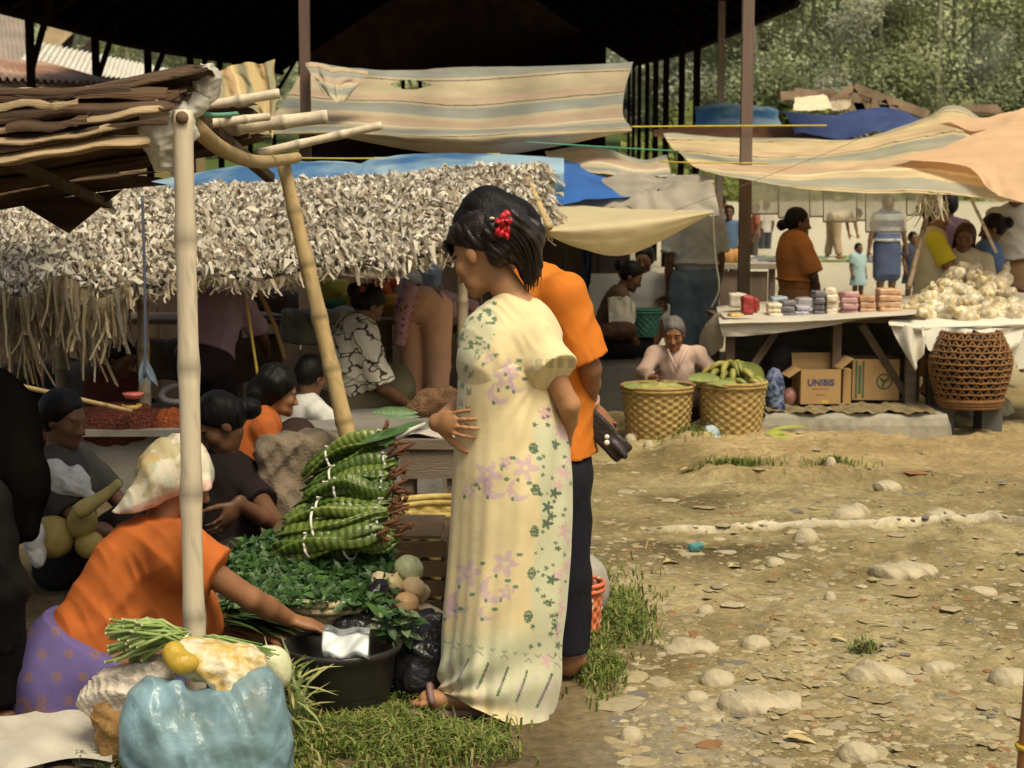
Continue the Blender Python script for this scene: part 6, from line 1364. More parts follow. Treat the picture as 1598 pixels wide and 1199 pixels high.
# ------------------------------------------------------------------ B: person in orange shirt behind her
YB = 4.98
W = Wd(pel=(868, 735, YB), wst=(868, 630, YB), chs=(862, 540, YB), nek=(832, 425, YB), hed=(772, 372, YB + .03), shL=(880, 462, YB - .13), shR=(862, 452, YB + .17), elL=(920, 575, YB - .13), elR=(900, 580, YB + .2), wrL=(918, 632, YB + .0), wrR=(915, 640, YB + .10),
       hpL=(872, 750, YB - .08), hpR=(868, 750, YB + .08), knL=(880, 900, YB - .08), knR=(872, 900, YB + .08), anL=(888, 1040, YB - .08), anR=(878, 1040, YB + .08), toL=(838, 1062, YB - .08), toR=(828, 1062, YB + .08))
for k_ in ('anL', 'anR'): W[k_].z = .08
for k_ in ('toL', 'toR'): W[k_].z = .03
osh = cloth('orange_shirt', (.58, .175, .022), .07)
pb_, MB_ = person('person in a bright orange shirt and black trousers standing behind the yellow dress', W, 1.0, (R(80), R(30), 0), SKIN, None,
   ('shirt', osh, top_prims(W, 1.0, .88, .03, .95, .06, (.066, .07)), .005), ('trousers', cloth('black_trousers', (.012, .012, .018)), trouser_prims(W, 1.0, 1.93, 1.12), .004), .006,
   hands={'L': (V((.75, -.1, -.75)), V((-.6, .5, -.5)), .55, -1), 'R': (V((.5, -.5, -.5)), V((.1, -.9, 0)), .5, 1)})
c = W['hed']; X = lambda x, y, z: np.array(c + MB_ @ V((x, y, z))); Mn = np.array(MB_)
v, f = sdf([el(X(0, -.015, .06), np.array((.092, .106, .106)), Mn), el(X(0, .05, .075), np.array((.08, .05, .05)), Mn, k=.03), el(X(0, -.1, .01), np.array((.07, .06, .08)), Mn, k=.03), rc(P(808, 360, YB), P(822, 395, YB), .045, .03, k=.03)], .006, .02, [(X(0, .06, .05), np.array(MB_ @ V((0, .7, -.7))))], wr(.004, 60, 4, .5), .006)
mesh_np('hair', v, f, hm, pb_)
mb = MB()
for k_ in range(3):
    q = W['elL'].lerp(W['wrL'], .84 + .07 * k_); d = (W['wrL'] - W['elL']).normalized(); a1, a2 = frame(d); mb.tube([q + (a1 * math.cos(x) + a2 * math.sin(x)) * .032 for x in np.linspace(0, 6.3, 20)], .0055, 6)
mb.build('bracelets', mat('bead_bracelet', (.45, .26, .15), rough=.4), pb_)
wl = thing('wallet', 'dark leather purse with two white beads held behind the back of the orange shirt', 'purse', P(948, 690, YB - .05))
a, b = P(912, 645, YB - .03), P(975, 712, YB - .07); d = (b - a).normalized(); n_ = V((0, -1, 0)); sd_ = d.cross(n_).normalized(); M3 = Matrix((d, sd_, n_)).transposed()
v, f = sdf([bx((a + b) / 2, ((b - a).length / 2 - .01, .028, .007), .008, M3), rc(a, b, .012, .012)], .005, .01, (), wr(.002, 60, 2, 1), .003); mesh_np('leather', v, f, mat('dark_leather', (.022, .014, .011), rough=.4, var=.3, bump=.3, bscale=120, spec=.5), wl)
mb = MB(); mb.blob(P(947, 682, YB - .085), (.008, .006, .008), None, 0, 2); mb.blob(P(947, 691, YB - .085), (.009, .006, .009), None, 0, 2); mb.build('bead', mat('white_bead', (.75, .7, .62), rough=.25), wl)
# ------------------------------------------------------------------ C: seated woman in orange with white headscarf
YC = 4.62
W = Wd(pel=(140, 1035, YC - .05), wst=(180, 965, YC), chs=(222, 898, YC), nek=(255, 825, YC + .02), hed=(280, 748, YC + .05), shR=(288, 868, YC - .17), shL=(250, 850, YC + .18), elR=(392, 935, YC - .10), elL=(360, 985, YC + .22), wrR=(455, 968, YC + .02), wrL=(420, 992, YC + .16),
       hpR=(140, 1060, YC - .10), hpL=(140, 1060, YC + .10), knR=(250, 1020, YC - .12), knL=(290, 1020, YC + .18), anR=(225, 1120, YC - .08), anL=(270, 1110, YC + .15), toR=(300, 1135, YC - .08), toL=(340, 1125, YC + .15))
osc = cloth('orange_blouse', (.50, .135, .03), .10)
pc, MC = person('woman crouching in orange top, purple sarong and white headscarf, reaching to the basin', W, .98, (R(-62), R(24), R(4)), SKIN, None,
    ('blouse', osc, [rc(W['nek'] + V((0, 0, -.08)), W['chs'], .115, .135, k=.06), rc(W['chs'], W['wst'], .14, .145, k=.06), rc(W['wst'], P(148, 1000, YC), .145, .14, k=.05), rc(W['shL'], W['shR'], .07, .075, k=.05), el(P(290, 955, YC), (.10, .15, .09), k=.06), el(P(320, 985, YC + .05), (.05, .1, .05), k=.05), el(P(235, 850, YC), (.10, .14, .08), k=.05),
        rc(W['shR'] + V((-.04, .04, -.01)), W['shR'].lerp(W['elR'], .40), .075, .068, cap=(0, 1), k=.10), rc(W['shL'], W['shL'].lerp(W['elL'], .45), .075, .07, cap=(0, 1), k=.05)], .0065), None, .006, .98,
    hands={'R': (V((.93, .1, -.28)), V((-.05, .0, -1)), .32, 1, (.45, .35, .15, .5)), 'L': (V((.9, -.15, -.1)), V((0, 0, -1)), .6, -1)}, legs=True)
# sarong with printed motifs
ps = [el(P(112, 1060, YC - .02), (.165, .2, .21)), el(P(105, 1115, YC), (.17, .2, .12)), rc(P(150, 985, YC), P(120, 1060, YC), .15, .18), rc(P(150, 1040, YC - .1), P(260, 1045, YC - .10), .12, .09), rc(P(150, 1040, YC + .1), P(290, 1040, YC + .15), .12, .09), rc(P(250, 1050, YC - .1), P(225, 1120, YC - .08), .085, .08)]
v, f = sdf(ps, .0055, .06, [(P(100, 1152, YC), (0, 0, -1)), (P(120, 968, YC), (.42, 0, .9))], wr(.006, 24, 6, .5), .008)
q = np.array([PX(p) for p in v]); pur = np.array((.135, .105, .27)); cc = np.tile(pur, (len(v), 1)) * (.85 + .3 * fbm(q[:, 0] / 30, q[:, 1] / 30, 2, 3))[:, None]
r = random.Random(3); gold = np.array((.25, .13, .05))
for i in range(5):
    for j in range(5):
        mx_, my_ = 45 + i * 42 + (j % 2) * 20, 985 + j * 36; dx, dy_ = q[:, 0] - mx_, q[:, 1] - my_; rr = np.hypot(dx, dy_); an = np.arctan2(dy_, dx); e = (rr < 9 * (.6 + .4 * np.cos(3 * an) ** 2)) & (rr > 2.5); cc[e] = cc[e] * .3 + gold * .7
e = (np.abs(q[:, 1] - (1085 + q[:, 0] * .42)) < 12) & (fbm(q[:, 0] / 7, q[:, 1] / 7, 5, 2) > .5); cc[e] = cc[e] * .35 + gold * .65
mesh_np('sarong', v, f, mat('purple_sarong', attr=True, rough=.85, var=.08, scale=20, bump=.2, bscale=200, spec=.12), pc, cc)
# headscarf
c = W['hed']; X = lambda x, y, z: c + MC @ V((x, y, z)); Mn = np.array(MC)
ps = [el(X(0, -.012, .032), (.09, .108, .092), Mn), el(X(0, -.06, -.01), (.07, .06, .07), Mn, k=.03), rc(P(243, 742, YC - .06), P(214, 786, YC - .06), .05, .04, flat=(np.array((.75, 0, .66)), .7), k=.03), rc(P(222, 772, YC - .06), P(172, 828, YC - .03), .042, .012, k=.03), rc(X(.09, .05, .0), X(.07, .07, -.01), .02, k=.03)]
dra, drb = folds(.011, 12), wr(.001, 45, 3, .5)
def drape(x, y, z): return dra(x, y, z) + drb(x, y, z)
v, f = sdf(ps, .005, .025, [(np.array(X(0, .06, .012)), np.array(MC @ V((0, .62, -.78))))], drape, .01)
q = np.array([PX(p) for p in v]); cc = np.tile(np.array((.72, .66, .50)), (len(v), 1)); n1 = fbm(q[:, 0] / 26 + q[:, 1] / 40, q[:, 1] / 22, 31, 3)
e = n1 > .6; cc[e] = cc[e] * .45 + np.array((.42, .33, .09)) * .55; e = fbm(q[:, 0] / 22, q[:, 1] / 22, 37, 3) > .66; cc[e] = cc[e] * .6 + np.array((.40, .55, .45)) * .4
e = (q[:, 1] > 792 + (q[:, 0] - 200) * -.35); cc[e] = cc[e] * .5 + np.array((.66, .28, .28)) * .5
e = (q[:, 1] < 730) & (q[:, 0] < 250) & (fbm(q[:, 0] / 14, q[:, 1] / 14, 77, 2) > .5); cc[e] = cc[e] * .5 + np.array((.6, .36, .12)) * .5
mesh_np('headscarf', v, f, mat('scarf_cloth', attr=True, rough=.75, var=.06, bump=.2, bscale=40, spec=.2, trans=.1), pc, cc)
# ------------------------------------------------------------------ dark figures at the left edge
W = Wd(pel=(-95, 1010, 4.45), wst=(-85, 930, 4.45), chs=(-66, 850, 4.45), nek=(-35, 730, 4.45), hed=(-8, 655, 4.5), shL=(-80, 780, 4.62), shR=(-22, 790, 4.30), elL=(-60, 900, 4.7), elR=(0, 915, 4.30), wrL=(-30, 960, 4.6), wrR=(2, 1010, 4.42), hpL=(-95, 1040, 4.55), hpR=(-95, 1040, 4.38), knL=(-30, 1010, 4.62), knR=(-30, 1020, 4.45), anL=(-30, 1100, 4.62), anR=(-40, 1105, 4.45), toL=(20, 1115, 4.62), toR=(12, 1120, 4.45))
blk = cloth('black_cloth', (.006, .005, .0045))
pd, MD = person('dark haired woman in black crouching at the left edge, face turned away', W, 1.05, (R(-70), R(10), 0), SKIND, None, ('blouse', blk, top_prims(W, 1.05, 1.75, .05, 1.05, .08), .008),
    ('sarong', blk, skirt_prims(W, 1.05, 1.7, 1.0, 1.0), .006), .009)
c = W['hed']; X = lambda x, y, z: c + MD @ V((x, y, z))
mesh_np('hair', *sdf([el(X(0, -.03, .045), (.10, .11, .11)), rc(X(0, -.07, 0), P(8, 800, 4.40), .10, .10), rc(P(20, 640, 4.5), P(42, 760, 4.36), .075, .06), rc(P(38, 740, 4.36), P(45, 830, 4.34), .06, .03)], .009, .04, (), wr(.004, 60, 3, .2), .01), mat('matte_black_hair', (.004, .0035, .003), rough=.9, spec=0, bump=.2), pd)
def sitter(label, px, pyh, Y, yaw, H=1.5, hd=None, knee=.33, arms=None, **kw):
    """seated/crouching person placed by the pixel of the head centre"""
    J, s = stand(H); hp = P(px, pyh, Y); drop = J['hed'].z - hp.z; J2 = dict(J)
    sit(J2, s, drop, knee, min(.42, .25 + max(0, J['pel'].z - drop) * .5)); 
    if arms: J2.update({k_: V(v_) * s + (V((0, 0, -drop)) if k_[:2] in ('el', 'wr') else V((0, 0, 0))) for k_, v_ in arms.items()})
    ln = kw.pop('lean', 0)
    if ln: lean(J2, ln)
    Wl = to_world(J2, (0, 0, 0), yaw); off = V((hp.x - Wl['hed'].x, Y - Wl['hed'].y, hp.z - Wl['hed'].z if ln else 0)); Wl = {k_: v_ + off for k_, v_ in Wl.items()}
    return Wl, s
FR = dict(elL=(-.22, .18, 1.06), elR=(.22, .18, 1.06), wrL=(-.12, .38, 1.0), wrR=(.12, .38, 1.0))
Wl, s = sitter('', 100, 655, 6.2, R(-100), 1.5, arms=FR)
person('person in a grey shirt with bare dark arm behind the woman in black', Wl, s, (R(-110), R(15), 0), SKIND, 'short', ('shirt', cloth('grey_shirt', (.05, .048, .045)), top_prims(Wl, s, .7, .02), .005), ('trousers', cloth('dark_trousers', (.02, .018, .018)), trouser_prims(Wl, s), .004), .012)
# F: crouching in dark clothes beside the post, hand hanging from raised knee
W = Wd(pel=(352, 905, 6.0), wst=(350, 850, 6.0), chs=(348, 790, 6.0), nek=(345, 712, 6.0), hed=(343, 662, 5.98), shL=(380, 742, 6.02), shR=(312, 742, 6.0), elL=(432, 820, 5.75), elR=(300, 830, 5.85), wrL=(372, 786, 5.60), wrR=(330, 880, 5.6), hpL=(375, 915, 5.95), hpR=(330, 915, 5.95), knL=(412, 892, 5.65), knR=(320, 890, 5.6), anL=(395, 945, 5.6), anR=(330, 945, 5.6), toL=(390, 965, 5.45), toR=(325, 965, 5.45))
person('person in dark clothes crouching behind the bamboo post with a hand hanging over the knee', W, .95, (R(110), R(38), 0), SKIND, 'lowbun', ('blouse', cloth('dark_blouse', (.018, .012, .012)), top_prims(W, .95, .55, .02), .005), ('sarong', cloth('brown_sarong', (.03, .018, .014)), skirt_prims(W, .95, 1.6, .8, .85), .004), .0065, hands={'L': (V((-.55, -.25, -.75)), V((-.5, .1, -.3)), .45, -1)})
# G: orange top, profile to the right
Wl, s = sitter('', 436, 615, 8.0, R(-75), 1.5, arms=FR, lean=R(24))
person('woman with bushy dark hair and rust orange top, profile to the right, behind the sack', Wl, s, (R(-78), R(14), 0), SKIN, None, ('blouse', cloth('rust_blouse', (.36, .095, .022)), top_prims(Wl, s, .7, .035, 1.05), .005), ('sarong', cloth('brown_sarong'), skirt_prims(Wl, s, 1.5), .004), .009)
tG = [o for o in sc.objects if o.get('label', '').startswith('woman with bushy')][0]; c = Wl['hed']; MG = head_rot(R(-78), R(14)); X = lambda x, y, z: np.array(c + MG @ V((x, y, z)))
mesh_np('hair', *sdf([el(X(0, -.03, .05), (.11, .11, .11)), el(X(0, -.09, -.02), (.08, .08, .09))], .008, .02, [(X(0, .05, .04), np.array(MG @ V((0, .8, -.6))))], wr(.006, 55, 8, 1), .008), hm, tG)
Wl, s = sitter('', 486, 588, 8.8, R(-60), 1.5, arms=FR)
person('person in a white shirt seated just beyond the rust orange top', Wl, s, (R(-40), R(25), 0), SKIND, 'short', ('shirt', cloth('white_shirt', (.55, .54, .50)), top_prims(Wl, s, .75, .03, 1.05), .006), ('trousers', cloth('dark_trousers'), trouser_prims(Wl, s), .004), .010)
# I: patterned shirt
Wl, s = sitter('', 575, 478, 9.3, R(-70), 1.58, arms=dict(elL=(-.24, .16, 1.05), elR=(.24, .16, 1.03), wrL=(-.1, .42, .98), wrR=(.12, .42, .95)), lean=R(16))
pat = cloth('printed_grey_shirt', (.58, .53, .42), .1, (.055, .045, .03), 'edge', 9, st=(1, 1, 1.2))
pI, MI = person('woman with a red clip in her bun and grey shirt printed with brown squiggles', Wl, s, (R(-55), R(35), 0), SKIND, 'bun', ('shirt', pat, top_prims(Wl, s, .95, .055, 1.12, .16, (.08, .085)), .007), ('sarong', cloth('olive_sarong', (.10, .085, .05)), skirt_prims(Wl, s, 1.6), .004), .009)
mb = MB(); cpt = Wl['hed'] + MI @ V((.0, -.10, .06)); 
for i in range(5): mb.blob(cpt + V((random.gauss(0, .012), -.05, random.gauss(0, .012))), (.022, .012, .016), None, .2, 1)
mb.build('hair_clip', mat('dull_red', (.20, .03, .03), rough=.5), pI)
# J: bending woman in peach trousers
J, s = stand(1.58); lean(J, R(98)); J['elL'] = J['shL'] + V((-.02, .05, -.25)); J['elR'] = J['shR'] + V((.02, .05, -.25)); J['wrL'] = J['elL'] + V((0, .05, -.22)); J['wrR'] = J['elR'] + V((0, .05, -.22))
J['hed'] = J['nek'] + V((0, .1, -.06))
tgt = P(662, 488, 10.6); Wl = to_world(J, (tgt.x, tgt.y, 0), R(-22))
flor = cloth('floral_blouse', (.42, .24, .26), .1, (.18, .07, .12), 'voro', 26)
pJ, _ = person('woman bending over away from us in peach trousers and floral blouse', Wl, s, (R(-22), R(70), 0), SKIND, 'short', ('blouse', flor, top_prims(Wl, s, .7, .03, 1.0, -.06), .006), ('trousers', cloth('peach_trousers', (.72, .42, .28)), trouser_prims(Wl, s, 1.95, 1.15, 1.12), .003), .010)
mesh_np('blouse_tail', *sdf([rc(P(632, 470, 10.45), P(622, 540, 10.4), .06, .045, cap=(0, 1)), rc(P(640, 455, 10.5), P(632, 480, 10.45), .06, .06)], .010, .04, (), wr(.008, 30, 4, 1), .01), flor, pJ)
# K: purple shirt, back to us, bent
J, s = stand(1.6); lean(J, R(38)); J['hed'] = J['nek'] + V((0, .1, -.02)); J['elL'] = J['shL'] + V((-.09, .10, -.22)); J['elR'] = J['shR'] + V((.09, .10, -.22)); J['wrL'] = J['elL'] + V((.05, .2, -.1)); J['wrR'] = J['elR'] + V((-.05, .2, -.1))
tgt = P(318, 560, 9.6); d = V((0, 0, tgt.z - J['pel'].z)); 
Wl = to_world(J, (tgt.x, tgt.y, 0), R(-12)); Wl = {k_: v_ + d if k_[:2] not in ('kn', 'an', 'to') else v_ for k_, v_ in Wl.items()}
for sd_ in 'LR': Wl['kn' + sd_] = Wl['hp' + sd_].lerp(Wl['an' + sd_], .5) + V((0, .22, 0))
person('person in a faded mauve shirt seen from behind, stooping under the thatch', Wl, s, (R(-12), R(50), 0), SKIND, 'short', ('shirt', cloth('mauve_shirt', (.50, .34, .42)), top_prims(Wl, s, .8, .035, 1.08, .02, (.07, .075)), .007), ('trousers', cloth('plum_trousers', (.055, .035, .04)), trouser_prims(Wl, s, 1.9, 1.1, 1.1), .004), .010)
# L: maroon back among the heaps, left
Wl, s = sitter('', 190, 560, 9.4, R(-120), 1.5, lean=R(20), arms=FR)
person('person in maroon hunched behind the chilli heaps', Wl, s, (R(-120), R(25), 0), SKIND, 'short', ('shirt', cloth('maroon_shirt', (.10, .028, .018)), top_prims(Wl, s, .8, .04, 1.1), .006), ('trousers', cloth('dark_trousers'), trouser_prims(Wl, s), .004), .012)
Wl, s = sitter('', 60, 640, 9.0, R(-100), 1.5, arms=FR)
person('person in a dull red shirt half hidden behind the dark heads at the left', Wl, s, (R(-100), R(20), 0), SKIND, 'short', ('shirt', cloth('dull_red_shirt', (.13, .035, .02)), top_prims(Wl, s, .8, .03), .006), ('trousers', cloth('dark_trousers'), trouser_prims(Wl, s), .004), .013)
# ------------------------------------------------------------------ snack stall on the right
YP = 10.25
pl_ = thing('concrete_platform', 'low concrete platform with worn edge under the snack table', 'platform', (P(1330, 690, YP).x, 10.9, 0))
xl, xr = P(1188, 690, YP).x, P(1487, 690, YP).x; zt = .165
pcm = mat('platform_concrete', (.29, .265, .20), rough=.9, var=.25, scale=4, bump=.5, bscale=30)
mb = MB(); n = 40
for k_, (y, z) in enumerate(((YP, -.02), (YP + .005, zt * .55), (YP + .02, zt - .025), (YP + .05, zt), (12.9, zt))):
    for i in range(n + 1):
        x = xl + (xr - xl) * i / n; rr = random.uniform(-.006, .006) if 0 < k_ < 4 else 0; mb.v.append((x + (.02 * (k_ - 1) if i == 0 else -.015 * k_ if i == n and k_ < 4 else -.04 if i == n else 0), y + rr, z + rr)); mb.c.append((1, 1, 1))
for k_ in range(4):
    for i in range(n): a = k_ * (n + 1) + i; mb.f.append((a, a + 1, a + n + 2, a + n + 1))
mb.f += [tuple(k_ * (n + 1) for k_ in range(5)) + tuple([])]
mb.f += [tuple(k_ * (n + 1) + n for k_ in range(5))]
mb.build('slab', pcm, pl_, False)
mb = MB(); mb.grid(lambda u, v: V((xl + .05 + (xr - xl - .14) * u, YP + .03 + .5 * v + .03 * math.sin(u * 20) * (1 - v), zt + .012 + .008 * math.sin(u * 37 + 3 * v) + .006 * math.sin(u * 90))), 60, 8); mb.build('earth_crust', mat('earth_crust', (.20, .155, .075), var=.4, scale=12, bump=.5), pl_)
for i, (x0_, x1_, z_, y_) in enumerate(((940, 1180, .12, 11.6),)):
    a, b = P(x0_, 600, y_), P(x1_, 600, y_); t_ = thing('concrete_platform', 'long low dark concrete step behind the old woman and her baskets', 'platform', ((a.x + b.x) / 2, 12.2, 0)); MB().box(((a.x + b.x) / 2 - .1, 12.3, .17), (b.x - a.x + .5, 1.3, .34)).build('slab', mat('dark_concrete', (.10, .095, .085), var=.3, scale=4, bump=.3), t_, False)
# table with sheet
tb = thing('snack_table', 'wooden trestle table covered with pale plastic sheet and packets of snacks', 'table', (P(1280, 500, 11.2).x, 11.2, zt))
tw = mat('table_timber', (.10, .07, .045), var=.4, scale=6, bump=.3)
za = P(1130, 525, 10.75).z; zb_ = za
x0_, x1_ = P(1122, 500, 11).x, P(1432, 500, 11).x; ztb = P(1280, 496, 10.8).z
MB().box(((x0_ + x1_) / 2, 11.25, ztb - .02), (x1_ - x0_, .95, .03)).build('table_top', tw, tb, False)
for x in (x0_ + .06, (x0_ + x1_) / 2 + .1, x1_ - .05):
    for y in (10.85, 11.65): MB().box((x, y, (ztb + zt) / 2 - .02), (.06, .06, ztb - zt - .04)).build('leg', tw, tb, False)
for x, s_ in ((x0_ + .08, .33), (x1_ - .1, -.33)): MB().bar((x, 10.86, zt + .05), (x + s_, 10.86, ztb - .05), .05, .05).build('brace', tw, tb, False)
shm = mat('pale_plastic_sheet', (.50, .46, .38), rough=.55, var=.12, scale=4, bump=.3, bscale=14, bdist=.02, spec=.35)
sheet('sheeting', None, [[(1118, 478, 11.72), (1200, 470, 11.72), (1300, 466, 11.72), (1436, 462, 11.72)], [(1122, 500, 10.76), (1200, 498, 10.76), (1300, 494, 10.76), (1430, 488, 10.76)], [(1124, 512, 10.72), (1200, 508, 10.72), (1300, 503, 10.72), (1425, 490, 10.72)], [(1128, 526, 10.72), (1200, 522, 10.72), (1300, 508, 10.72), (1330, 501, 10.72), (1422, 492, 10.72)]], 60, 30, shm, wob=.012, parent=tb)
sheet('side_drape', None, [[(1122, 486, 11.0), (1126, 490, 10.9), (1136, 500, 10.76)], [(1098, 510, 11.1), (1112, 520, 10.95), (1130, 530, 10.78)], [(1088, 545, 11.2), (1105, 556, 11.0), (1128, 545, 10.8)]], 16, 16, grey_canv, wob=.03, parent=tb)
# dark cloth hanging under the table
sheet('under_cloth', None, [[(1135, 524, 11.3), (1230, 518, 11.3), (1320, 503, 11.3), (1432, 500, 11.3)], [(1140, 560, 11.45), (1230, 570, 11.4), (1320, 560, 11.4), (1430, 560, 11.4)], [(1150, 600, 11.5), (1230, 625, 11.5), (1320, 615, 11.5), (1425, 618, 11.5)]], 50, 30, mat('charcoal_cloth', (.085, .075, .065), rough=.9, var=.3, scale=5, bump=.5, bscale=12, bdist=.03), wob=.06, wf=8, parent=tb)
# cracker table and white cloth
tc = thing('cracker_table', 'table under a white cloth heaped with bags of crackers at the right edge', 'table', (P(1520, 500, 11.1).x, 11.1, .1))
x0_, x1_ = P(1432, 500, 11).x, P(1700, 500, 11).x; zc = P(1500, 500, 10.75).z
MB().box(((x0_ + x1_) / 2, 11.25, zc - .03), (x1_ - x0_, 1.0, .03)).build('table_top', tw, tc, False)
for x in (x0_ + .06, x1_ - .06):
    for y in (10.82, 11.7): MB().box((x, y, zc / 2 - .02), (.06, .06, zc - .04)).build('leg', tw, tc, False)
wcl = mat('white_cloth', (.62, .58, .48), rough=.85, var=.1, scale=6, bump=.35, bscale=40, spec=.15, bdist=.01)
sheet('tablecloth', None, [[(1410, 462, 11.75), (1500, 456, 11.75), (1600, 456, 11.75), (1720, 456, 11.75)], [(1388, 500, 10.74), (1470, 502, 10.74), (1600, 500, 10.74), (1720, 500, 10.74)], [(1392, 512, 10.68), (1470, 518, 10.68), (1600, 512, 10.68), (1720, 515, 10.68)]], 60, 24, wcl, wob=.02, parent=tc)
def flap(pts, Y, name):
    mb = MB(); c = [P(px, py, Y) for px, py in pts]; n_ = 14
    q0, q1, q2, q3 = c
    mb.grid(lambda u, v: q0.lerp(q1, u).lerp(q3.lerp(q2, u), v) + V((0, .035 * math.sin(u * 9 + v * 4) - .05 * v, 0)), n_, n_); mb.build(name, wcl, tc)
flap([(1388, 505), (1445, 512), (1440, 545), (1424, 577)], 10.66, 'cloth_corner'); flap([(1438, 510), (1520, 514), (1482, 563), (1444, 545)], 10.62, 'cloth_corner'); flap([(1515, 512), (1600, 512), (1578, 548), (1524, 518)], 10.66, 'cloth_corner'); flap([(1572, 512), (1720, 512), (1720, 540), (1584, 575)], 10.67, 'cloth_corner')
# goods on the snack table
def pack(label, px, py, Y, w_, h_, d_, m, rz=0, name='snack_packet', grp='packets on the snack table', puff=.012):
    p = P(px, py, Y); M3 = rot(0, R(random.uniform(-3, 3)), rz)
    v, f = sdf([bx(p + V((0, 0, h_ / 2)), (w_ / 2 - puff, d_ / 2 - puff, max(.004, h_ / 2 - puff)), puff, M3), el(p + V((0, 0, h_ * .52)), (w_ * .42, d_ * .42, h_ * .56), M3)], max(.006, min(w_, h_) / 9), .012, (), wr(.003, 70, int(px), 1), .004)
    return tag(mesh_np(name, v, f, m), label, 'packet', grp)
def pm(c, nm): return mat('pack_' + nm, c, rough=.35, var=.25, scale=16, bump=.5, bscale=40, spec=.5, bdist=.01)
red, brn, pal, gry, yel, pnk = pm((.30, .035, .03), 'red'), pm((.42, .24, .13), 'brown'), pm((.62, .53, .38), 'cream'), pm((.14, .13, .14), 'grey'), pm((.46, .33, .08), 'yellow'), pm((.45, .25, .24), 'pink')
YT = 10.95; lv = lambda k: 494 - k
for i, (px, w_, c, n_, h_, nm) in enumerate([(1208, .10, pal, 3, .035, 'cream packet'), (1228, .10, gry, 3, .04, 'grey packet'), (1250, .10, pm((.35, .33, .38), 'mauve'), 2, .04, 'mauve packet'), (1277, .075, gry, 4, .045, 'dark grey block'), (1295, .08, pal, 4, .05, 'cream block'), (1324, .11, pnk, 4, .042, 'pink packet'), (1352, .11, brn, 3, .045, 'brown packet'), (1386, .16, pm((.50, .30, .17), 'tan'), 4, .045, 'long tan packet')]):
    for k_ in range(n_):
        p = P(px, 496 - i * .9, YT); lvl = ('lowest', 'second', 'third', 'topmost')[k_] if n_ > 1 else 'only'
        q = pack('%s, %s in its stack on the snack table' % (nm, lvl), px, 496 - i * .9 - (h_ * k_) * F / YT * .97, YT + random.uniform(-.015, .015), w_, h_, .15, c, R(random.uniform(-8, 8)))
for i, (px, py, w_, c, nm) in enumerate([(1335, 480, .10, pnk, 'pink packet leaning behind the pink stack'), (1370, 478, .12, brn, 'flat brown packet behind the long tan stack'), (1255, 480, .12, pm((.3, .3, .32), 'silver'), 'silvery packet behind the mauve stack'), (1215, 478, .11, pm((.3, .36, .42), 'blue'), 'bluish flat packet behind the cream stack')]): pack(nm, px, py, 11.3, w_, .07, .14, c)
pack('red shiny packet standing on the snack table, left end', 1166, 490, 11.0, .085, .13, .07, red, R(10)); pack('second red packet behind the standing one', 1176, 486, 11.1, .08, .09, .07, red, R(-20)); pack('flat yellow packet at the left end of the snack table', 1148, 497, 10.95, .10, .035, .09, yel, R(8)); pack('cream sack tied at the left corner of the snack table', 1152, 480, 11.2, .14, .10, .1, pm((.52, .47, .36), 'sack'))
# cracker bags
cbm = [mat('cracker_bag%d' % i, c, rough=.3, var=.22, scale=22, bump=.6, bscale=36, spec=.6, bdist=.015, col2=c2, alpha=.86) for i, (c, c2) in enumerate([((.74, .66, .48), (.62, .47, .20)), ((.76, .71, .56), (.66, .54, .28)), ((.68, .62, .48), (.58, .42, .16))])]
cp_ = []
for i in range(3):
    r = random.Random(60 + i); prs = [el((0, 0, .055), (.085, .055, .05)), rc((.07, 0, .06), (.125, 0, .075 + .02 * i), .028, .012), el((.12, 0, .085), (.016, .028, .02)), el((-.05, .01, .05), (.045, .05, .04)), el((.03, -.02, .06), (.045, .04, .05))]
    v, f = sdf(prs, .007, .02, (), ridge(.0055, 50, 30 + i), .012); o = mesh_np('cracker_bag', v, f, cbm[i], None, loc=(0, 0, 0)); cp_.append(o)
CB = []
for lev, (n_, x0p, x1p, py) in enumerate([(9, 1438, 1592, 492), (9, 1434, 1600, 480), (8, 1440, 1590, 468), (7, 1448, 1580, 456), (6, 1462, 1570, 444), (4, 1478, 1545, 432), (3, 1490, 1525, 422)]):
    for i in range(n_): CB.append((x0p + (x1p - x0p) * (i + random.uniform(.2, .8)) / n_, py + random.uniform(-4, 4), 10.86 + .09 * lev + random.uniform(-.04, .04), lev))
LVN = ['bottom row', 'second row', 'third row', 'fourth row', 'fifth row', 'sixth row', 'very top']
for j, (px, py, Y, lev) in enumerate(CB):
    p = P(px, py, Y); p.z -= .05; k_ = j % 3; lb = 'clear bag of yellow crackers in the %s of the heap' % LVN[lev]
    rz, rx, ry = random.uniform(0, 6.28), random.uniform(-.6, .6), random.uniform(-.6, .6)
    if j < 3: o = cp_[k_]; o.location = p; o.rotation_euler = (rx, ry, rz)
    else: o = dup(cp_[k_], p, rz, random.uniform(.8, 1.15), rx=rx, ry=ry)
    tag(o, lb, 'bag', 'cracker bags heaped on the white cloth')
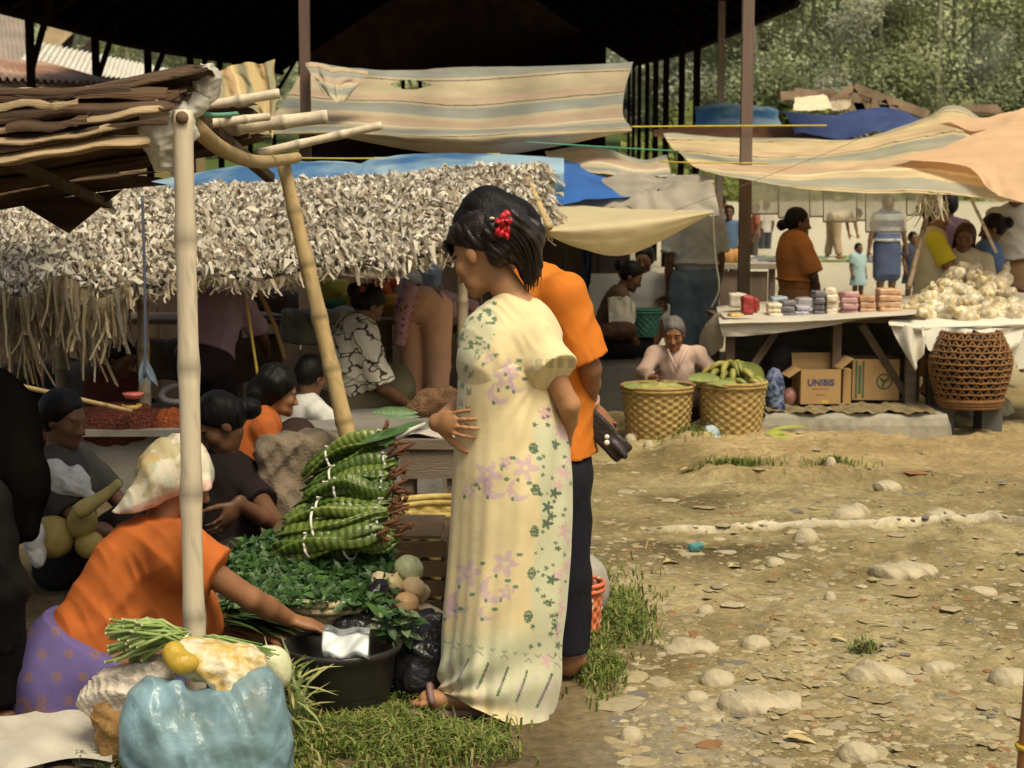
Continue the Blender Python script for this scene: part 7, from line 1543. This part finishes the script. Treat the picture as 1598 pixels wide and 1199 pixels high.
# cartons
cardm = mat('cardboard', (.36, .23, .10), rough=.85, var=.12, scale=6, bump=.15, bscale=50, spec=.15)
inkn, inkg = mat('navy_ink', (.05, .05, .13), rough=.8), mat('green_ink', (.05, .11, .06), rough=.8)
def carton(label, x0p, x1p, ytop, ybot, Y, dep, rz, flaps):
    a, b = P(x0p, ybot, Y), P(x1p, ybot, Y); h = P(x0p, ytop, Y).z - zt - .02; w_ = b.x - a.x; c = V(((a.x + b.x) / 2, Y + dep / 2, zt + .025)); t = thing('carton', label, 'carton', c)
    M3 = rot(0, 0, rz); T = lambda x, y, z: c + M3 @ V((x, y, z)); mb = MB(); th_ = .006
    for (cx_, cy_, sx_, sy_) in ((0, -dep / 2, w_, th_), (0, dep / 2, w_, th_), (-w_ / 2 + th_ / 2, 0, th_, dep - th_), (w_ / 2 - th_ / 2, 0, th_, dep - th_)): mb.box(T(cx_, cy_, h / 2), (sx_, sy_, h), M3)
    mb.box(T(0, 0, .004), (w_ - .02, dep - .02, .006), M3); mb.build('box', cardm, t, False)
    for (x_, y_, ax_, ang, L) in flaps:
        mb = MB()
        if ax_ == 'x': d = M3 @ V((math.copysign(math.cos(ang), x_), 0, math.sin(ang))); mb.add([T(x_ * w_ / 2, -dep / 2, h), T(x_ * w_ / 2, dep / 2, h), T(x_ * w_ / 2, dep / 2, h) + d * L, T(x_ * w_ / 2, -dep / 2, h) + d * L], [(0, 1, 2, 3)])
        else: d = M3 @ V((0, math.copysign(math.cos(ang), y_), math.sin(ang))); mb.add([T(-w_ / 2, y_ * dep / 2, h), T(w_ / 2, y_ * dep / 2, h), T(w_ / 2, y_ * dep / 2, h) + d * L, T(-w_ / 2, y_ * dep / 2, h) + d * L], [(0, 1, 2, 3)])
        n0 = len(mb.v); mb.v += [tuple(V(q) + V((0, .004, .005))) for q in mb.v[:4]]; mb.c += [(1, 1, 1)] * 4; mb.f += [(4, 5, 6, 7), (0, 1, 5, 4), (1, 2, 6, 5), (2, 3, 7, 6), (3, 0, 4, 7)]; mb.build('flap', cardm, t, False)
    return t, T, M3, w_, h, dep
def text_on(t, T, M3, txt, size, x, z, dep, m, bold=.0):
    cu = bpy.data.curves.new('lettering', 'FONT'); cu.body = txt; cu.size = size; cu.align_x = 'CENTER'; cu.align_y = 'CENTER'; cu.extrude = .0008; cu.offset = bold
    o = bpy.data.objects.new('lettering_source', cu); COL.objects.link(o); dg = bpy.context.evaluated_depsgraph_get(); me = bpy.data.meshes.new_from_object(o.evaluated_get(dg)); COL.objects.unlink(o); bpy.data.objects.remove(o)
    Mr = M3 @ rot(R(90), 0, 0); v = [T(x, -dep / 2 - .0055, z) + Mr @ q.co for q in me.vertices]; f = [tuple(p.vertices) for p in me.polygons]; bpy.data.meshes.remove(me); return mesh_np('lettering', v, f, m, t, None, False)
t, T, M3, w_, h, dep = carton('open brown carton lettered in navy, left of the green striped one', 1247, 1310, 578, 638, 10.62, .26, R(3), [(-1, 0, 'x', R(-35), .10), (1, 0, 'x', R(40), .11), (0, 1, 'y', R(70), .09)])
text_on(t, T, M3, 'UNIBIS', .062, 0, h * .62, dep, inkn, .0012); text_on(t, T, M3, 'BISCUITS', .022, 0, h * .43, dep, mat('faint_ink', (.20, .10, .05))) if False else None
mb = MB(); c = 0
for (zz_, L) in ((.44, .12), (.27, .06)): mb.box(T(0, -dep / 2 - .0035, h * zz_), (L, .001, .006), M3)
mb.build('printed_line', mat('faint_ink', (.20, .10, .05)), t, False); MB().box(T(.03, -dep / 2 - .0035, h * .06), (.045, .001, .025), M3).build('tape_patch', mat('yellow_tape', (.5, .33, .08)), t, False)
t, T, M3, w_, h, dep = carton('pale carton with green stripes and round green emblem under the table', 1332, 1404, 562, 632, 10.85, .3, R(-4), [(-1, 0, 'x', R(-75), .2)])
mb = MB()
for x_ in (-.42, -.27): mb.box(T(x_ * w_, -dep / 2 - .0035, h * .5), (.014, .001, h * .92), M3)
mb.box(T(-.345 * w_, -dep / 2 - .0035, h * .5), (.02, .001, h * .7), M3); mb.build('green_stripe', inkg, t, False)
mb = MB(); cc_ = T(.18 * w_, -dep / 2 - .004, h * .46); mb.tube([cc_ + M3 @ V((.05 * math.cos(a), 0, .05 * math.sin(a))) for a in np.linspace(0, 6.3, 30)], .005, 4)
for a in (.6, 2.5, 4.4): mb.tube([cc_, cc_ + M3 @ V((.036 * math.cos(a), 0, .036 * math.sin(a)))], .008, 4)
mb.build('round_emblem', inkg, t, False)
MB().box((P(1312, 600, 10.7).x + .02, 10.75, zt + .15), (.05, .16, .24)).build
o = MB().box((P(1420, 600, 10.8).x, 10.8, zt + .17), (.07, .05, .36)).build('wooden_stake', bw, None, False); tag(o, 'short upright plank between the green striped carton and the openwork basket', 'plank')
o = MB().box((P(1322, 600, 10.75).x, 10.8, zt + .13), (.055, .10, .24)).build('wooden_stake', cardm, None, False); tag(o, 'folded cardboard strip standing between the two cartons', 'cardboard')
crumple('blue_bag', 'dark blue patterned bag beside the right banana basket', 'bag', [el(P(1208, 608, 10.5), (.07, .07, .15)), el(P(1212, 635, 10.5), (.06, .07, .06))], mat('blue_print_bag', (.025, .035, .09), rough=.45, var=.3, scale=30, col2=(.16, .20, .30), bump=.5, bscale=40), .009, .03, .006, 50, 2)
crumple('plastic_bag', 'pink tinted bag wedged left of the lettered carton', 'bag', [el(P(1232, 620, 10.7), (.05, .05, .07))], mat('pinkish_bag', (.34, .16, .14), rough=.4, var=.3, bump=.5), .009, .03, .006, 50, 2)
crumple('bundle', 'dark bundle with a pale knot under the snack table', 'bundle', [el(P(1222, 560, 11.1), (.10, .08, .12)), el(P(1250, 565, 11.1), (.08, .08, .12))], mat('dark_bundle', (.05, .04, .04), var=.4, bump=.4), .012, .04, .008, 30, 3)
# banana baskets
bask = mat('split_bamboo_weave', (.36, .25, .09), rough=.75, var=.4, scale=26, stretch=(1, 1, 2.5), bump=.5, bscale=60)
for px, ybot, ytop, w0, w1, lb in [(1026, 678, 606, 92, 112, 'tall woven basket topped with flat yellow green produce, left of the pair'), (1141, 672, 600, 86, 106, 'tall woven basket heaped with green bananas, right of the pair')]:
    Y = 10.25; c = P(px, ybot, Y); c.z = .0; z_ = P(px, ytop, Y - .15).z; weave_basket('woven_basket', lb, c, w0 / 2 / F * Y, w1 / 2 / F * Y, z_, bask, 34, 15, rim=.012, amp=.009)
banm = mat('green_banana', attr=True, rough=.5, var=.2, scale=20, bump=.1, spec=.4)
def banana(p, yaw, tilt, L, c, lb):
    mb = MB(); mb.col(c); pts = []; rs = []
    for i in range(13):
        t = i / 12 - .5; q = V((t * L, 0, -1.4 * t * t * L * .9)); pts.append(p + rot(0, tilt, yaw) @ q); rs.append(.021 * (max(.12, 1 - abs(2 * t) ** 3.2)) + .002)
    mb.tube(pts, rs, 6); return tag(mb.build('banana', banm), lb, 'banana', 'green bananas in the right basket')
r = random.Random(9); c0 = P(1141, 596, 10.25); n_ = 0
for lay, (k_, rad, up) in enumerate([(14, .17, .02), (12, .12, .07), (8, .06, .12)]):
    for i in range(k_):
        a = 6.28 * i / k_ + r.uniform(-.2, .2); c = V((.17, .19, .04)).lerp(V((.33, .29, .07)), r.random()); banana(c0 + V((math.cos(a) * rad, math.sin(a) * rad * .8, up + r.uniform(-.01, .01))), a + r.uniform(-.7, .7), r.uniform(-.15, .35), r.uniform(.15, .21), tuple(c), ('green banana in the outer ring of the basket heap', 'green banana in the middle of the basket heap', 'green banana on the crest of the basket heap')[lay])
mb = MB(); mb.leaf(P(1190, 596, 10.2), (-.6, -.1, .5), (0, -1, .2), .20, .13, .1, 6); mb.leaf(P(1075, 590, 10.15), (.8, -.2, .05), (0, -1, .6), .22, .07, .2, 6); mb.leaf(P(1110, 598, 10.05), (1, -.1, -.05), (0, -1, .8), .2, .06, .1, 6); tag(mb.build('banana_leaf', mat('dull_leaf', (.20, .24, .06), rough=.6, var=.3, scale=10, bump=.2)), 'broad leaves tucked round the rim of the banana basket', 'leaf')
p = P(1026, 603, 10.25); v, f = sdf([el(p + V((0, 0, -.01)), (.20, .18, .03))], .012, .03, (), wr(.008, 60, 2, 1), .01); tag(mesh_np('flat_produce', v, f, mat('yellow_green_produce', (.36, .31, .11), rough=.7, var=.4, scale=30, bump=.8, bscale=50, col2=(.24, .27, .07))), 'layer of yellow green produce filling the left woven basket', 'produce')
mb = MB(); mb.leaf(P(975, 603, 10.1), (.9, -.2, .05), (0, -1, 1), .13, .06, .2, 5); tag(mb.build('banana_leaf', mat('dull_leaf')), 'green leaf at the front of the left woven basket', 'leaf')
crumple('plastic_bag', 'pale blue plastic bag on the ground before the banana basket', 'bag', [el(G(1108, 692) + V((0, 0, .06)), (.055, .05, .06)), el(G(1128, 690) + V((0, 0, .075)), (.05, .05, .055)), el(G(1116, 696) + V((0, 0, .03)), (.05, .05, .035))], mat('sky_plastic', (.40, .50, .56), rough=.35, var=.2, scale=6, bump=.7, bscale=14, bdist=.03), .008, .02, .007, 50, 3)
mb = MB()
for _ in range(26): mb.leaf(G(random.uniform(1172, 1200), random.uniform(684, 698)) + V((0, 0, random.uniform(.02, .05))), (1, random.uniform(-.5, .2), random.uniform(-.05, .38)), (0, -.3, 1), random.uniform(.15, .3), .05, .25, 5)
tag(mb.build('leaf_heap', mat('yellow_green_leaf', (.34, .36, .07), rough=.6, var=.3, scale=8, bump=.2, trans=.15)), 'wilted yellow green leaves lying in front of the concrete platform', 'leaves')
# openwork basket
ob = thing('openwork_basket', 'big round openwork basket upside under the white cloth', 'basket', P(1512, 634, 10.55))
cb = P(1512, 632, 10.55); prof = lambda q: (.20 + .075 * math.sin(min(1, q * 1.5) * math.pi / 2) - (.30 * max(0, q - .62) ** 1.3)); Hb = P(1512, 516, 10.55).z - cb.z
cane = mat('brown_cane', (.20, .10, .035), rough=.7, var=.4, scale=20, bump=.3)
mb = MB()
for d_ in (1, -1):
    for i in range(26): mb.tube([cb + V((prof(q) * math.cos(a), prof(q) * math.sin(a), Hb * q)) for q, a in [(q, 6.283 * i / 26 + d_ * q * 1.5) for q in np.linspace(0, 1, 15)]], .0065, 5)
for q in np.linspace(.02, .98, 13): mb.tube([cb + V(((prof(q) + .004) * math.cos(a), (prof(q) + .004) * math.sin(a), Hb * q + .003 * math.sin(a * 13))) for a in np.linspace(0, 6.283, 49)], .0075, 5, False)
mb.build('weave', cane, ob)
mb = MB()
for q in (.0, .04, .08): mb.tube([cb + V(((prof(q) + .006) * math.cos(a), (prof(q) + .006) * math.sin(a), Hb * q)) for a in np.linspace(0, 6.283, 49)], .014, 6, False)
mb.build('rim', cane, ob); mb = MB(); mb.lathe(cb, [(max(.001, prof(q) * .8), Hb * q) for q in np.linspace(.03, .97, 9)], 24); mb.build('lining', mat('basket_dark', (.02, .012, .006)), ob)
for i, (px, py) in enumerate(((1470, 660), (1545, 655))): g = P(px, py, 10.6); MB().box((g.x, 10.65, cb.z / 2 - .02), (.14, .2, cb.z)).build('foot_block', mat('dark_concrete'), ob, False)
# hanging clear plastic with seams
hp = thing('plastic_curtain', 'row of clear grey plastic bags hung along the front of the right stall', 'plastic curtain', P(1305, 360, 11.4))
cpm = mat('clear_grey_plastic', (.80, .82, .82), rough=.25, var=.2, scale=4, bump=.4, bscale=10, spec=.5, alpha=.62, trans=.8, bdist=.02)
for i, (xa, xb, yb) in enumerate([(1172, 1214, 334), (1214, 1263, 340), (1263, 1284, 338), (1284, 1336, 346), (1336, 1350, 344), (1350, 1414, 362), (1414, 1446, 336)]):
    mb = MB(); a, b = P(xa, 280, 12.98), P(xb, 280, 12.98); c, d = P(xb, yb, 13.0), P(xa, yb, 13.0); mb.grid(lambda u, v: a.lerp(b, u).lerp(d.lerp(c, u), v) + V((0, .02 * math.sin(u * 6 + i) * v, 0)), 8, 8); mb.build('plastic_bag', cpm, hp); MB().bar(d + V((0, -.02, 0)), c + V((0, -.02, 0)), .012, .014).build('hem', mat('plastic_hem', (.45, .46, .46)), hp); MB().bar(a + V((0, -.02, 0)), d + V((0, -.02, 0)), .008, .01).build('seam', mat('plastic_hem'), hp)
o = bamboo('bamboo_stick', 'leaning brown stick beside the cracker heap', P(1448, 330, 11.5), P(1418, 450, 11.2), .018, .02, mat('brown_stick', (.22, .15, .08), var=.3), 4, cat='stick')
mb = MB(); mb.usec = True
for _ in range(60): strip(P(random.uniform(1436, 1478), random.uniform(300, 318), 11.3 + random.uniform(-.1, .1)), random.uniform(.06, .2), .02, random.choice([(.48, .42, .28), (.36, .30, .2), (.56, .5, .36)]), .4)
tag(mb.build('straw_fringe', mat('dry_palm_leaf')), 'tuft of dry straw hanging above the woman with the yellow sleeve', 'straw')
bamboo('bamboo_stick', 'thin pale bamboo pole by the woman in blue', P(1515, 310, 11.6), P(1555, 395, 11.5), .012, .012, bam_pale, 4, cat='stick')
# ------------------------------------------------------------------ people on the right
FRW = dict(elL=(-.21, .12, 1.05), elR=(.21, .12, 1.05), wrL=(-.15, .33, .95), wrR=(.15, .33, .95))
W = Wd(pel=(1058, 640, 11.05), wst=(1057, 600, 11.0), chs=(1056, 570, 10.98), nek=(1054, 543, 10.98), hed=(1051, 522, 10.93), shL=(1090, 553, 10.98), shR=(1020, 553, 10.98), elL=(1112, 580, 10.85), elR=(1004, 582, 10.85), wrL=(1108, 590, 10.62), wrR=(1018, 592, 10.6), hpL=(1070, 645, 11), hpR=(1046, 645, 11), knL=(1085, 630, 10.65), knR=(1030, 630, 10.65), anL=(1080, 665, 10.7), anR=(1035, 665, 10.7), toL=(1080, 672, 10.6), toR=(1035, 672, 10.6))
po, MO = person('old woman with grey hair and faded pink blouse seated behind the banana baskets', W, .95, (R(172), R(18), 0), SKIN, 'short', ('blouse', cloth('faded_pink', (.50, .36, .29)), top_prims(W, .95, 1.85, .012, .95, .02, (.055, .05)), .005), ('sarong', cloth('brown_sarong'), skirt_prims(W, .95, 1.5), .003), .0075, hairm=mat('grey_hair', (.12, .11, .10), rough=.6, var=.4, scale=40, bump=.5))
mb = MB(); a, b = P(1040, 548, 10.86), P(1057, 578, 10.85); c = P(1070, 546, 10.86); mb.tube([P(1042, 545, 10.88), P(1056, 580, 10.84)], .008, 5); mb.tube([P(1070, 545, 10.88), P(1056, 580, 10.84)], .008, 5); mb.build('blouse_opening', cloth('pink_edge', (.56, .42, .35)), po)
def stander(px, pyh, Y, yaw, H, arms=None, lean_=0, z=None):
    J, s = stand(H)
    if arms: J.update({k_: V(v_) * s for k_, v_ in arms.items()})
    if lean_: lean(J, lean_)
    h_ = P(px, pyh, Y); Wl = to_world(J, (0, 0, 0), yaw); off = V((h_.x, Y, terr(Y) if z is None else z)); 
    if z is None: off.z = h_.z - Wl['hed'].z
    off.x -= Wl['hed'].x; return {k_: v_ + off for k_, v_ in Wl.items()}, s
# man in jeans (head hidden by the awning)
Wl, s = stander(1085, 320, 12.9, R(5), 1.66, z=.05)
d_ = P(1085, 320, 12.9).x - Wl['hed'].x
person('man in pale grey shirt and blue jeans with his head hidden by the cream awning', Wl, s, (R(5), R(10), 0), SKIND, 'short', ('shirt', cloth('pale_grey_shirt', (.42, .44, .44)), top_prims(Wl, s, .8, .045, 1.1, .10, (.075, .08)), .006), ('trousers', cloth('blue_jeans', (.13, .18, .22), .25), trouser_prims(Wl, s, 1.95, 1.25, 1.1), .006), .011)
# orange lady, profile to the right with hand at her face
Wl, s = stander(1246, 348, 12.6, R(-80), 1.55, arms=dict(elR=(.21, .08, 1.04), wrR=(.12, .16, .84), elL=(-.20, .10, 1.05), wrL=(-.05, .2, .85)))
person('woman in loose orange blouse with low bun, profile to the right behind the snacks', Wl, s, (R(-85), R(5), 0), SKIND, 'lowbun', ('blouse', cloth('dusty_orange', (.42, .17, .05)), top_prims(Wl, s, .9, .05, 1.15, .12, (.075, .085), .9), .006), ('sarong', cloth('tan_sarong', (.30, .16, .07)), skirt_prims(Wl, s, 1.8), .004), .0095)
# bending man in khaki
J, s = stand(1.6); lean(J, R(75)); J['hed'] = J['nek'] + V((0, .14, -.05)); J['elL'] = J['shL'] + V((0, .05, -.25)); J['elR'] = J['shR'] + V((0, .05, -.25)); J['wrL'] = J['elL'] + V((0, .05, -.2)); J['wrR'] = J['elR'] + V((0, .05, -.2)); J['knL'] += V((-.06, 0, 0)); J['anL'] += V((-.08, -.02, 0)); J['anR'] += V((.1, .06, 0)); J['toR'] += V((.1, .06, 0))
tp_ = P(1300, 405, 34); Wl = to_world(J, (tp_.x, 34, tp_.z), R(-70))
person('bending man far off in khaki trousers and cream shirt with dark hair', Wl, s, (R(-70), R(60), 0), SKIN, 'short', ('shirt', cloth('cream_shirt', (.60, .52, .38)), top_prims(Wl, s, .8, .03), .006), ('trousers', cloth('khaki_trousers', (.34, .25, .15)), trouser_prims(Wl, s, 1.9, 1.2, 1.1), .004), .02)
for m_ in (('child', 'small child in a light blue dress standing on the pale ground', 1340, 388, 24, R(200), .95, (.34, .48, .48), 'short'), ('child', 'dark small child beside the striped shirt, seen behind the stick', 1425, 372, 24, R(200), 1.15, (.05, .06, .09), 'short')):
    h_ = P(m_[2], m_[3], m_[4]); Wl, s = stander(m_[2], m_[3], m_[4], m_[5], m_[6]); s *= 1.12
    person(m_[1], Wl, s, (m_[5], 0, 0), SKIND, m_[8], ('dress', cloth('child_' + str(m_[2]), m_[7]), top_prims(Wl, s, .7, .02) + [rc(Wl['wst'], (Wl['knL'] + Wl['knR']) / 2 + V((0, 0, .05)), .12 * s, .2 * s, cap=(0, 1), k=.03)], .004), None, .013)
Wl, s = stander(1386, 318, 23, R(190), 1.62, arms=dict(elL=(-.24, .02, 1.06), wrL=(-.28, .04, .82), elR=(.25, .02, 1.04), wrR=(.30, .06, .8)))
person('woman in blue and white striped top and denim skirt, head behind the hanging plastic', Wl, s, (R(190), 0, 0), SKIND, 'short', ('top', cloth('striped_top', (.50, .52, .52), .1, (.10, .13, .22), 'wave', 1.6, st=(.01, .01, 1.0)), top_prims(Wl, s, .6, .05, 1.15, .08), .006), ('skirt', cloth('denim_skirt', (.07, .09, .16)), skirt_prims(Wl, s, .75, 1.2, 1.15), .004), .014)
# group at the cracker table
Wl, s = stander(1462, 338, 12.0, R(-100), 1.52, arms=FRW)
person('woman with bright yellow sleeves and pale vest reaching over the crackers', Wl, s, (R(-110), R(15), 0), SKIN, 'bun', ('blouse', cloth('yellow_cream', (.52, .47, .30)), top_prims(Wl, s, 0, .035, 1.1), .005), ('sarong', cloth('tan_sarong'), skirt_prims(Wl, s, 1.7), .004), .0095)
tU = [o for o in sc.objects if o.get('label', '').startswith('woman with bright yellow sleeves')][0]
for sd_ in 'LR': mesh_np('sleeve', *sdf(sleeve(Wl, sd_, .75, .075 * s, .08 * s), .008, .03, (), wr(.004, 40, 2, 1), .006), cloth('bright_yellow', (.55, .46, .03)), tU)
Wl, s = stander(1505, 372, 11.9, R(165), 1.46, arms=FRW)
person('woman in open collared beige shirt facing us behind the cracker heap', Wl, s, (R(160), R(10), R(-8)), SKIND, 'long', ('shirt', cloth('beige_shirt', (.46, .41, .29)), top_prims(Wl, s, 1.0, .035, 1.08), .006), ('sarong', cloth('brown_sarong'), skirt_prims(Wl, s, 1.7), .004), .0085, hairm=mat('reddish_hair', (.05, .016, .012), rough=.5, var=.4, scale=40, bump=.5))
Wl, s = stander(1548, 358, 12.1, R(-165) + R(60), 1.5, arms=FRW)
person('woman in a blue shirt with her hair in a bun, right of the beige shirt', Wl, s, (R(80), R(10), 0), SKIND, 'bun', ('shirt', cloth('blue_shirt', (.10, .17, .34)), top_prims(Wl, s, .9, .035, 1.05), .006), ('sarong', cloth('dark_trousers'), skirt_prims(Wl, s, 1.7), .004), .0085)
Wl, s = stander(1585, 300, 13.4, R(160), 1.66)
person('man in a grey collared shirt and brown sarong standing at the right edge', Wl, s, (R(160), R(5), 0), SKIND, 'short', ('shirt', cloth('mid_grey_shirt', (.34, .33, .31)), top_prims(Wl, s, .85, .04, 1.08, .06), .006), ('sarong', cloth('tan_brown_sarong', (.22, .14, .07)), skirt_prims(Wl, s, 1.75), .004), .010)
Wl, s = stander(1480, 322, 15.5, R(10), 1.6)
person('dark shirted person standing behind the woman with yellow sleeves', Wl, s, (R(10), 0, 0), SKIND, 'short', ('shirt', cloth('dark_purple_shirt', (.06, .035, .05)), top_prims(Wl, s, .8, .03), .005), ('trousers', cloth('dark_trousers'), trouser_prims(Wl, s), .004), .013)
# M / N : women at the green basket
Wl, s = sitter('', 985, 432, 12.4, R(-90), 1.5, arms=dict(elL=(-.2, .2, 1.08), elR=(.2, .2, 1.05), wrL=(-.08, .42, .92), wrR=(.1, .42, .9)), lean=R(25))
person('woman crouching with dark hair and bare brown arms, bent over the green basket', Wl, s, (R(-95), R(30), 0), SKIND, 'bun', ('blouse', cloth('brown_vest', (.12, .075, .05)), top_prims(Wl, s, 0, .02), .004), ('sarong', cloth('dark_trousers'), skirt_prims(Wl, s, 1.5), .004), .010)
Wl, s = sitter('', 1006, 405, 13.2, R(160), 1.5, arms=FRW)
person('woman in a pale shirt facing us above the green basket', Wl, s, (R(160), R(15), 0), SKIND, 'short', ('blouse', cloth('pale_shirt', (.42, .42, .40)), top_prims(Wl, s, .7, .03), .004), ('sarong', cloth('rust_sarong', (.22, .10, .05)), skirt_prims(Wl, s, 1.5), .004), .012)
g = P(1005, 525, 12.3); weave_basket('green_basket', 'round green plastic basket on the concrete step', g, .105, .135, P(1005, 483, 12.3).z - g.z, mat('green_plastic', (.07, .21, .15), rough=.45, var=.3, scale=20), 30, 9, rim=.01)
sheet('white_cloth', 'white cloth hanging in front of the crouching woman', [[(948, 465, 12.2), (975, 462, 12.2), (992, 475, 12.2)], [(950, 495, 12.15), (975, 492, 12.15), (992, 500, 12.15)], [(950, 520, 12.1), (970, 522, 12.1), (985, 520, 12.1)]], 14, 14, wcl, wob=.03, cat='cloth')
crumple('brown_heap', 'brown roots heaped left of the green basket', 'heap', [el(P(965, 515, 12.1), (.14, .1, .07)), el(P(945, 518, 12.1), (.08, .1, .05))], mat('brown_heap'), .012, .04, .01, 50, 6)
# dark blue hanging cloths behind the orange shirt
sheet('hanging_cloth', 'dark blue cloths hung up beyond the orange shirt', [[(838, 368, 12.4), (880, 366, 12.4), (925, 372, 12.4)], [(838, 430, 12.4), (880, 440, 12.4), (922, 430, 12.4)], [(850, 500, 12.3), (880, 500, 12.3), (915, 490, 12.3)]], 30, 20, mat('indigo_cloth', (.025, .035, .09), var=.4, scale=6, bump=.3), wob=.08, wf=9, cat='cloth')
tt_ = thing('market_table', 'plank table with fruit beyond the jeans man and the wooden pole', 'table', P(1160, 460, 15.5) - V((0, 0, .8)))
a, b = P(1105, 415, 15.5), P(1210, 415, 15.5); MB().box(((a.x + b.x) / 2, 15.7, a.z), (b.x - a.x, .8, .05)).build('table_top', mat('pale_plank', (.36, .32, .25), var=.2), tt_, False)
for x in (a.x + .05, b.x - .05): MB().box((x, 15.4, a.z / 2), (.06, .06, a.z)).build('leg', greyw, tt_, False)
MB().box(((a.x + b.x) / 2, 15.36, a.z - .25), (b.x - a.x - .2, .03, .4)).build('apron', greyw, tt_, False)
for px, lb in ((1137, 'orange melon on the far plank table, left'), (1150, 'orange melon on the far plank table, right')): mb = MB(); mb.blob(P(px, 402, 15.6), (.085, .085, .09), None, .02, 2); tag(mb.build('melon', mat('orange_melon', (.42, .22, .07), var=.2)), lb, 'melon')
# low rubbish rows / produce laid on the pale ground beyond
r = random.Random(14); mlit = [mat('far_litter%d' % i, c, var=.3, scale=6, bump=.3) for i, c in enumerate([(.30, .27, .20), (.44, .40, .32), (.12, .12, .13), (.16, .2, .08)])]
NMS = ['brown', 'pale', 'dark', 'leafy green']
for i in range(26):
    px, py = r.uniform(1125, 1420), r.uniform(392, 468); z = None; lo_, hi_ = 13.0, 40
    Y = 1.5 * F / (py - 330 + .001)
    Y = min(max(Y * 1.25, 17), 34); p = P(px, py, Y); p.z = terr(Y) + .02; k_ = r.randrange(4)
    v, f = sdf([el(p, (r.uniform(.25, .7), r.uniform(.15, .4), .07)), el(p + V((.2, .05, .02)), (.25, .2, .08))], .04, .06, (), wr(.02, 12, i, 1), .03); tag(mesh_np('produce_heap', v, f, mlit[k_]), '%s low heap laid out on the pale ground beyond the snack stall' % NMS[k_], 'heap', 'heaps laid on the far pale ground')
# far standing people
for i, (px, pyh, Y, c1, c2, yw, lb) in enumerate([(1138, 332, 26, (.10, .16, .26), (.05, .05, .06), 170, 'far person in blue top beside the jeans man'), (1195, 322, 40, (.45, .42, .36), (.06, .06, .07), 20, 'tiny far person in white left of the orange blouse'), (1178, 325, 36, (.30, .10, .06), (.08, .07, .06), 90, 'tiny far person in red under the striped roof'), (1128, 318, 34, (.16, .15, .13), (.05, .04, .04), -80, 'tiny far person in grey near the wooden pole')]):
    Wl, s = stander(px, pyh, Y, R(yw), 1.6); person(lb, Wl, s, (R(yw), 0, 0), SKIND, 'short', ('shirt', cloth('far_top%d' % i, c1), top_prims(Wl, s, .7, .02), 0), ('trousers', cloth('far_bottom%d' % i, c2), trouser_prims(Wl, s), 0), .022)
# under/behind things near the orange shirt: round grey mat and striped basket right of the trousers
p = P(905, 880, 5.6); mb = MB(); mb.blob((p.x - .02, 5.65, .11), (.13, .10, .15), rot(0, R(15), 0), .02, 3); tag(mb.build('grey_sack', mat('grey_sackcloth', (.33, .30, .25), var=.2, bump=.3), None), 'rounded pale grey sack behind the black trousers', 'sack')
g = G(896, 945); weave_basket('red_basket', 'small red and white woven basket behind the black trousers', (g.x, 5.45, 0), .07, .085, .19, mat('red_white_weave', (.58, .16, .07), var=.2, scale=30, col2=(.6, .5, .36), kind='voro'), 24, 9, rim=.008)
# bamboo at the right edge
o = bamboo('bamboo_post', 'out of focus brown bamboo with yellow joint at the right edge', P(1668, 420, 3.3), P(1599, 1300, 3.1), .022, .026, mat('brown_bamboo', (.30, .13, .035), var=.25, scale=5, stretch=(5, 5, .6)), 3, cat='post')
mb = MB(); c = P(1609, 1165, 3.13); mb.tube([c + V((.027 * math.cos(x), .027 * math.sin(x), .0)) for x in np.linspace(0, 6.3, 20)], .006, 6); mb.build('yellow_tie', mat('yellow_cord', (.50, .34, .03)), o)
print('SCRIPT DONE', sum(len(o.data.vertices) for o in sc.objects if o.type=='MESH'))
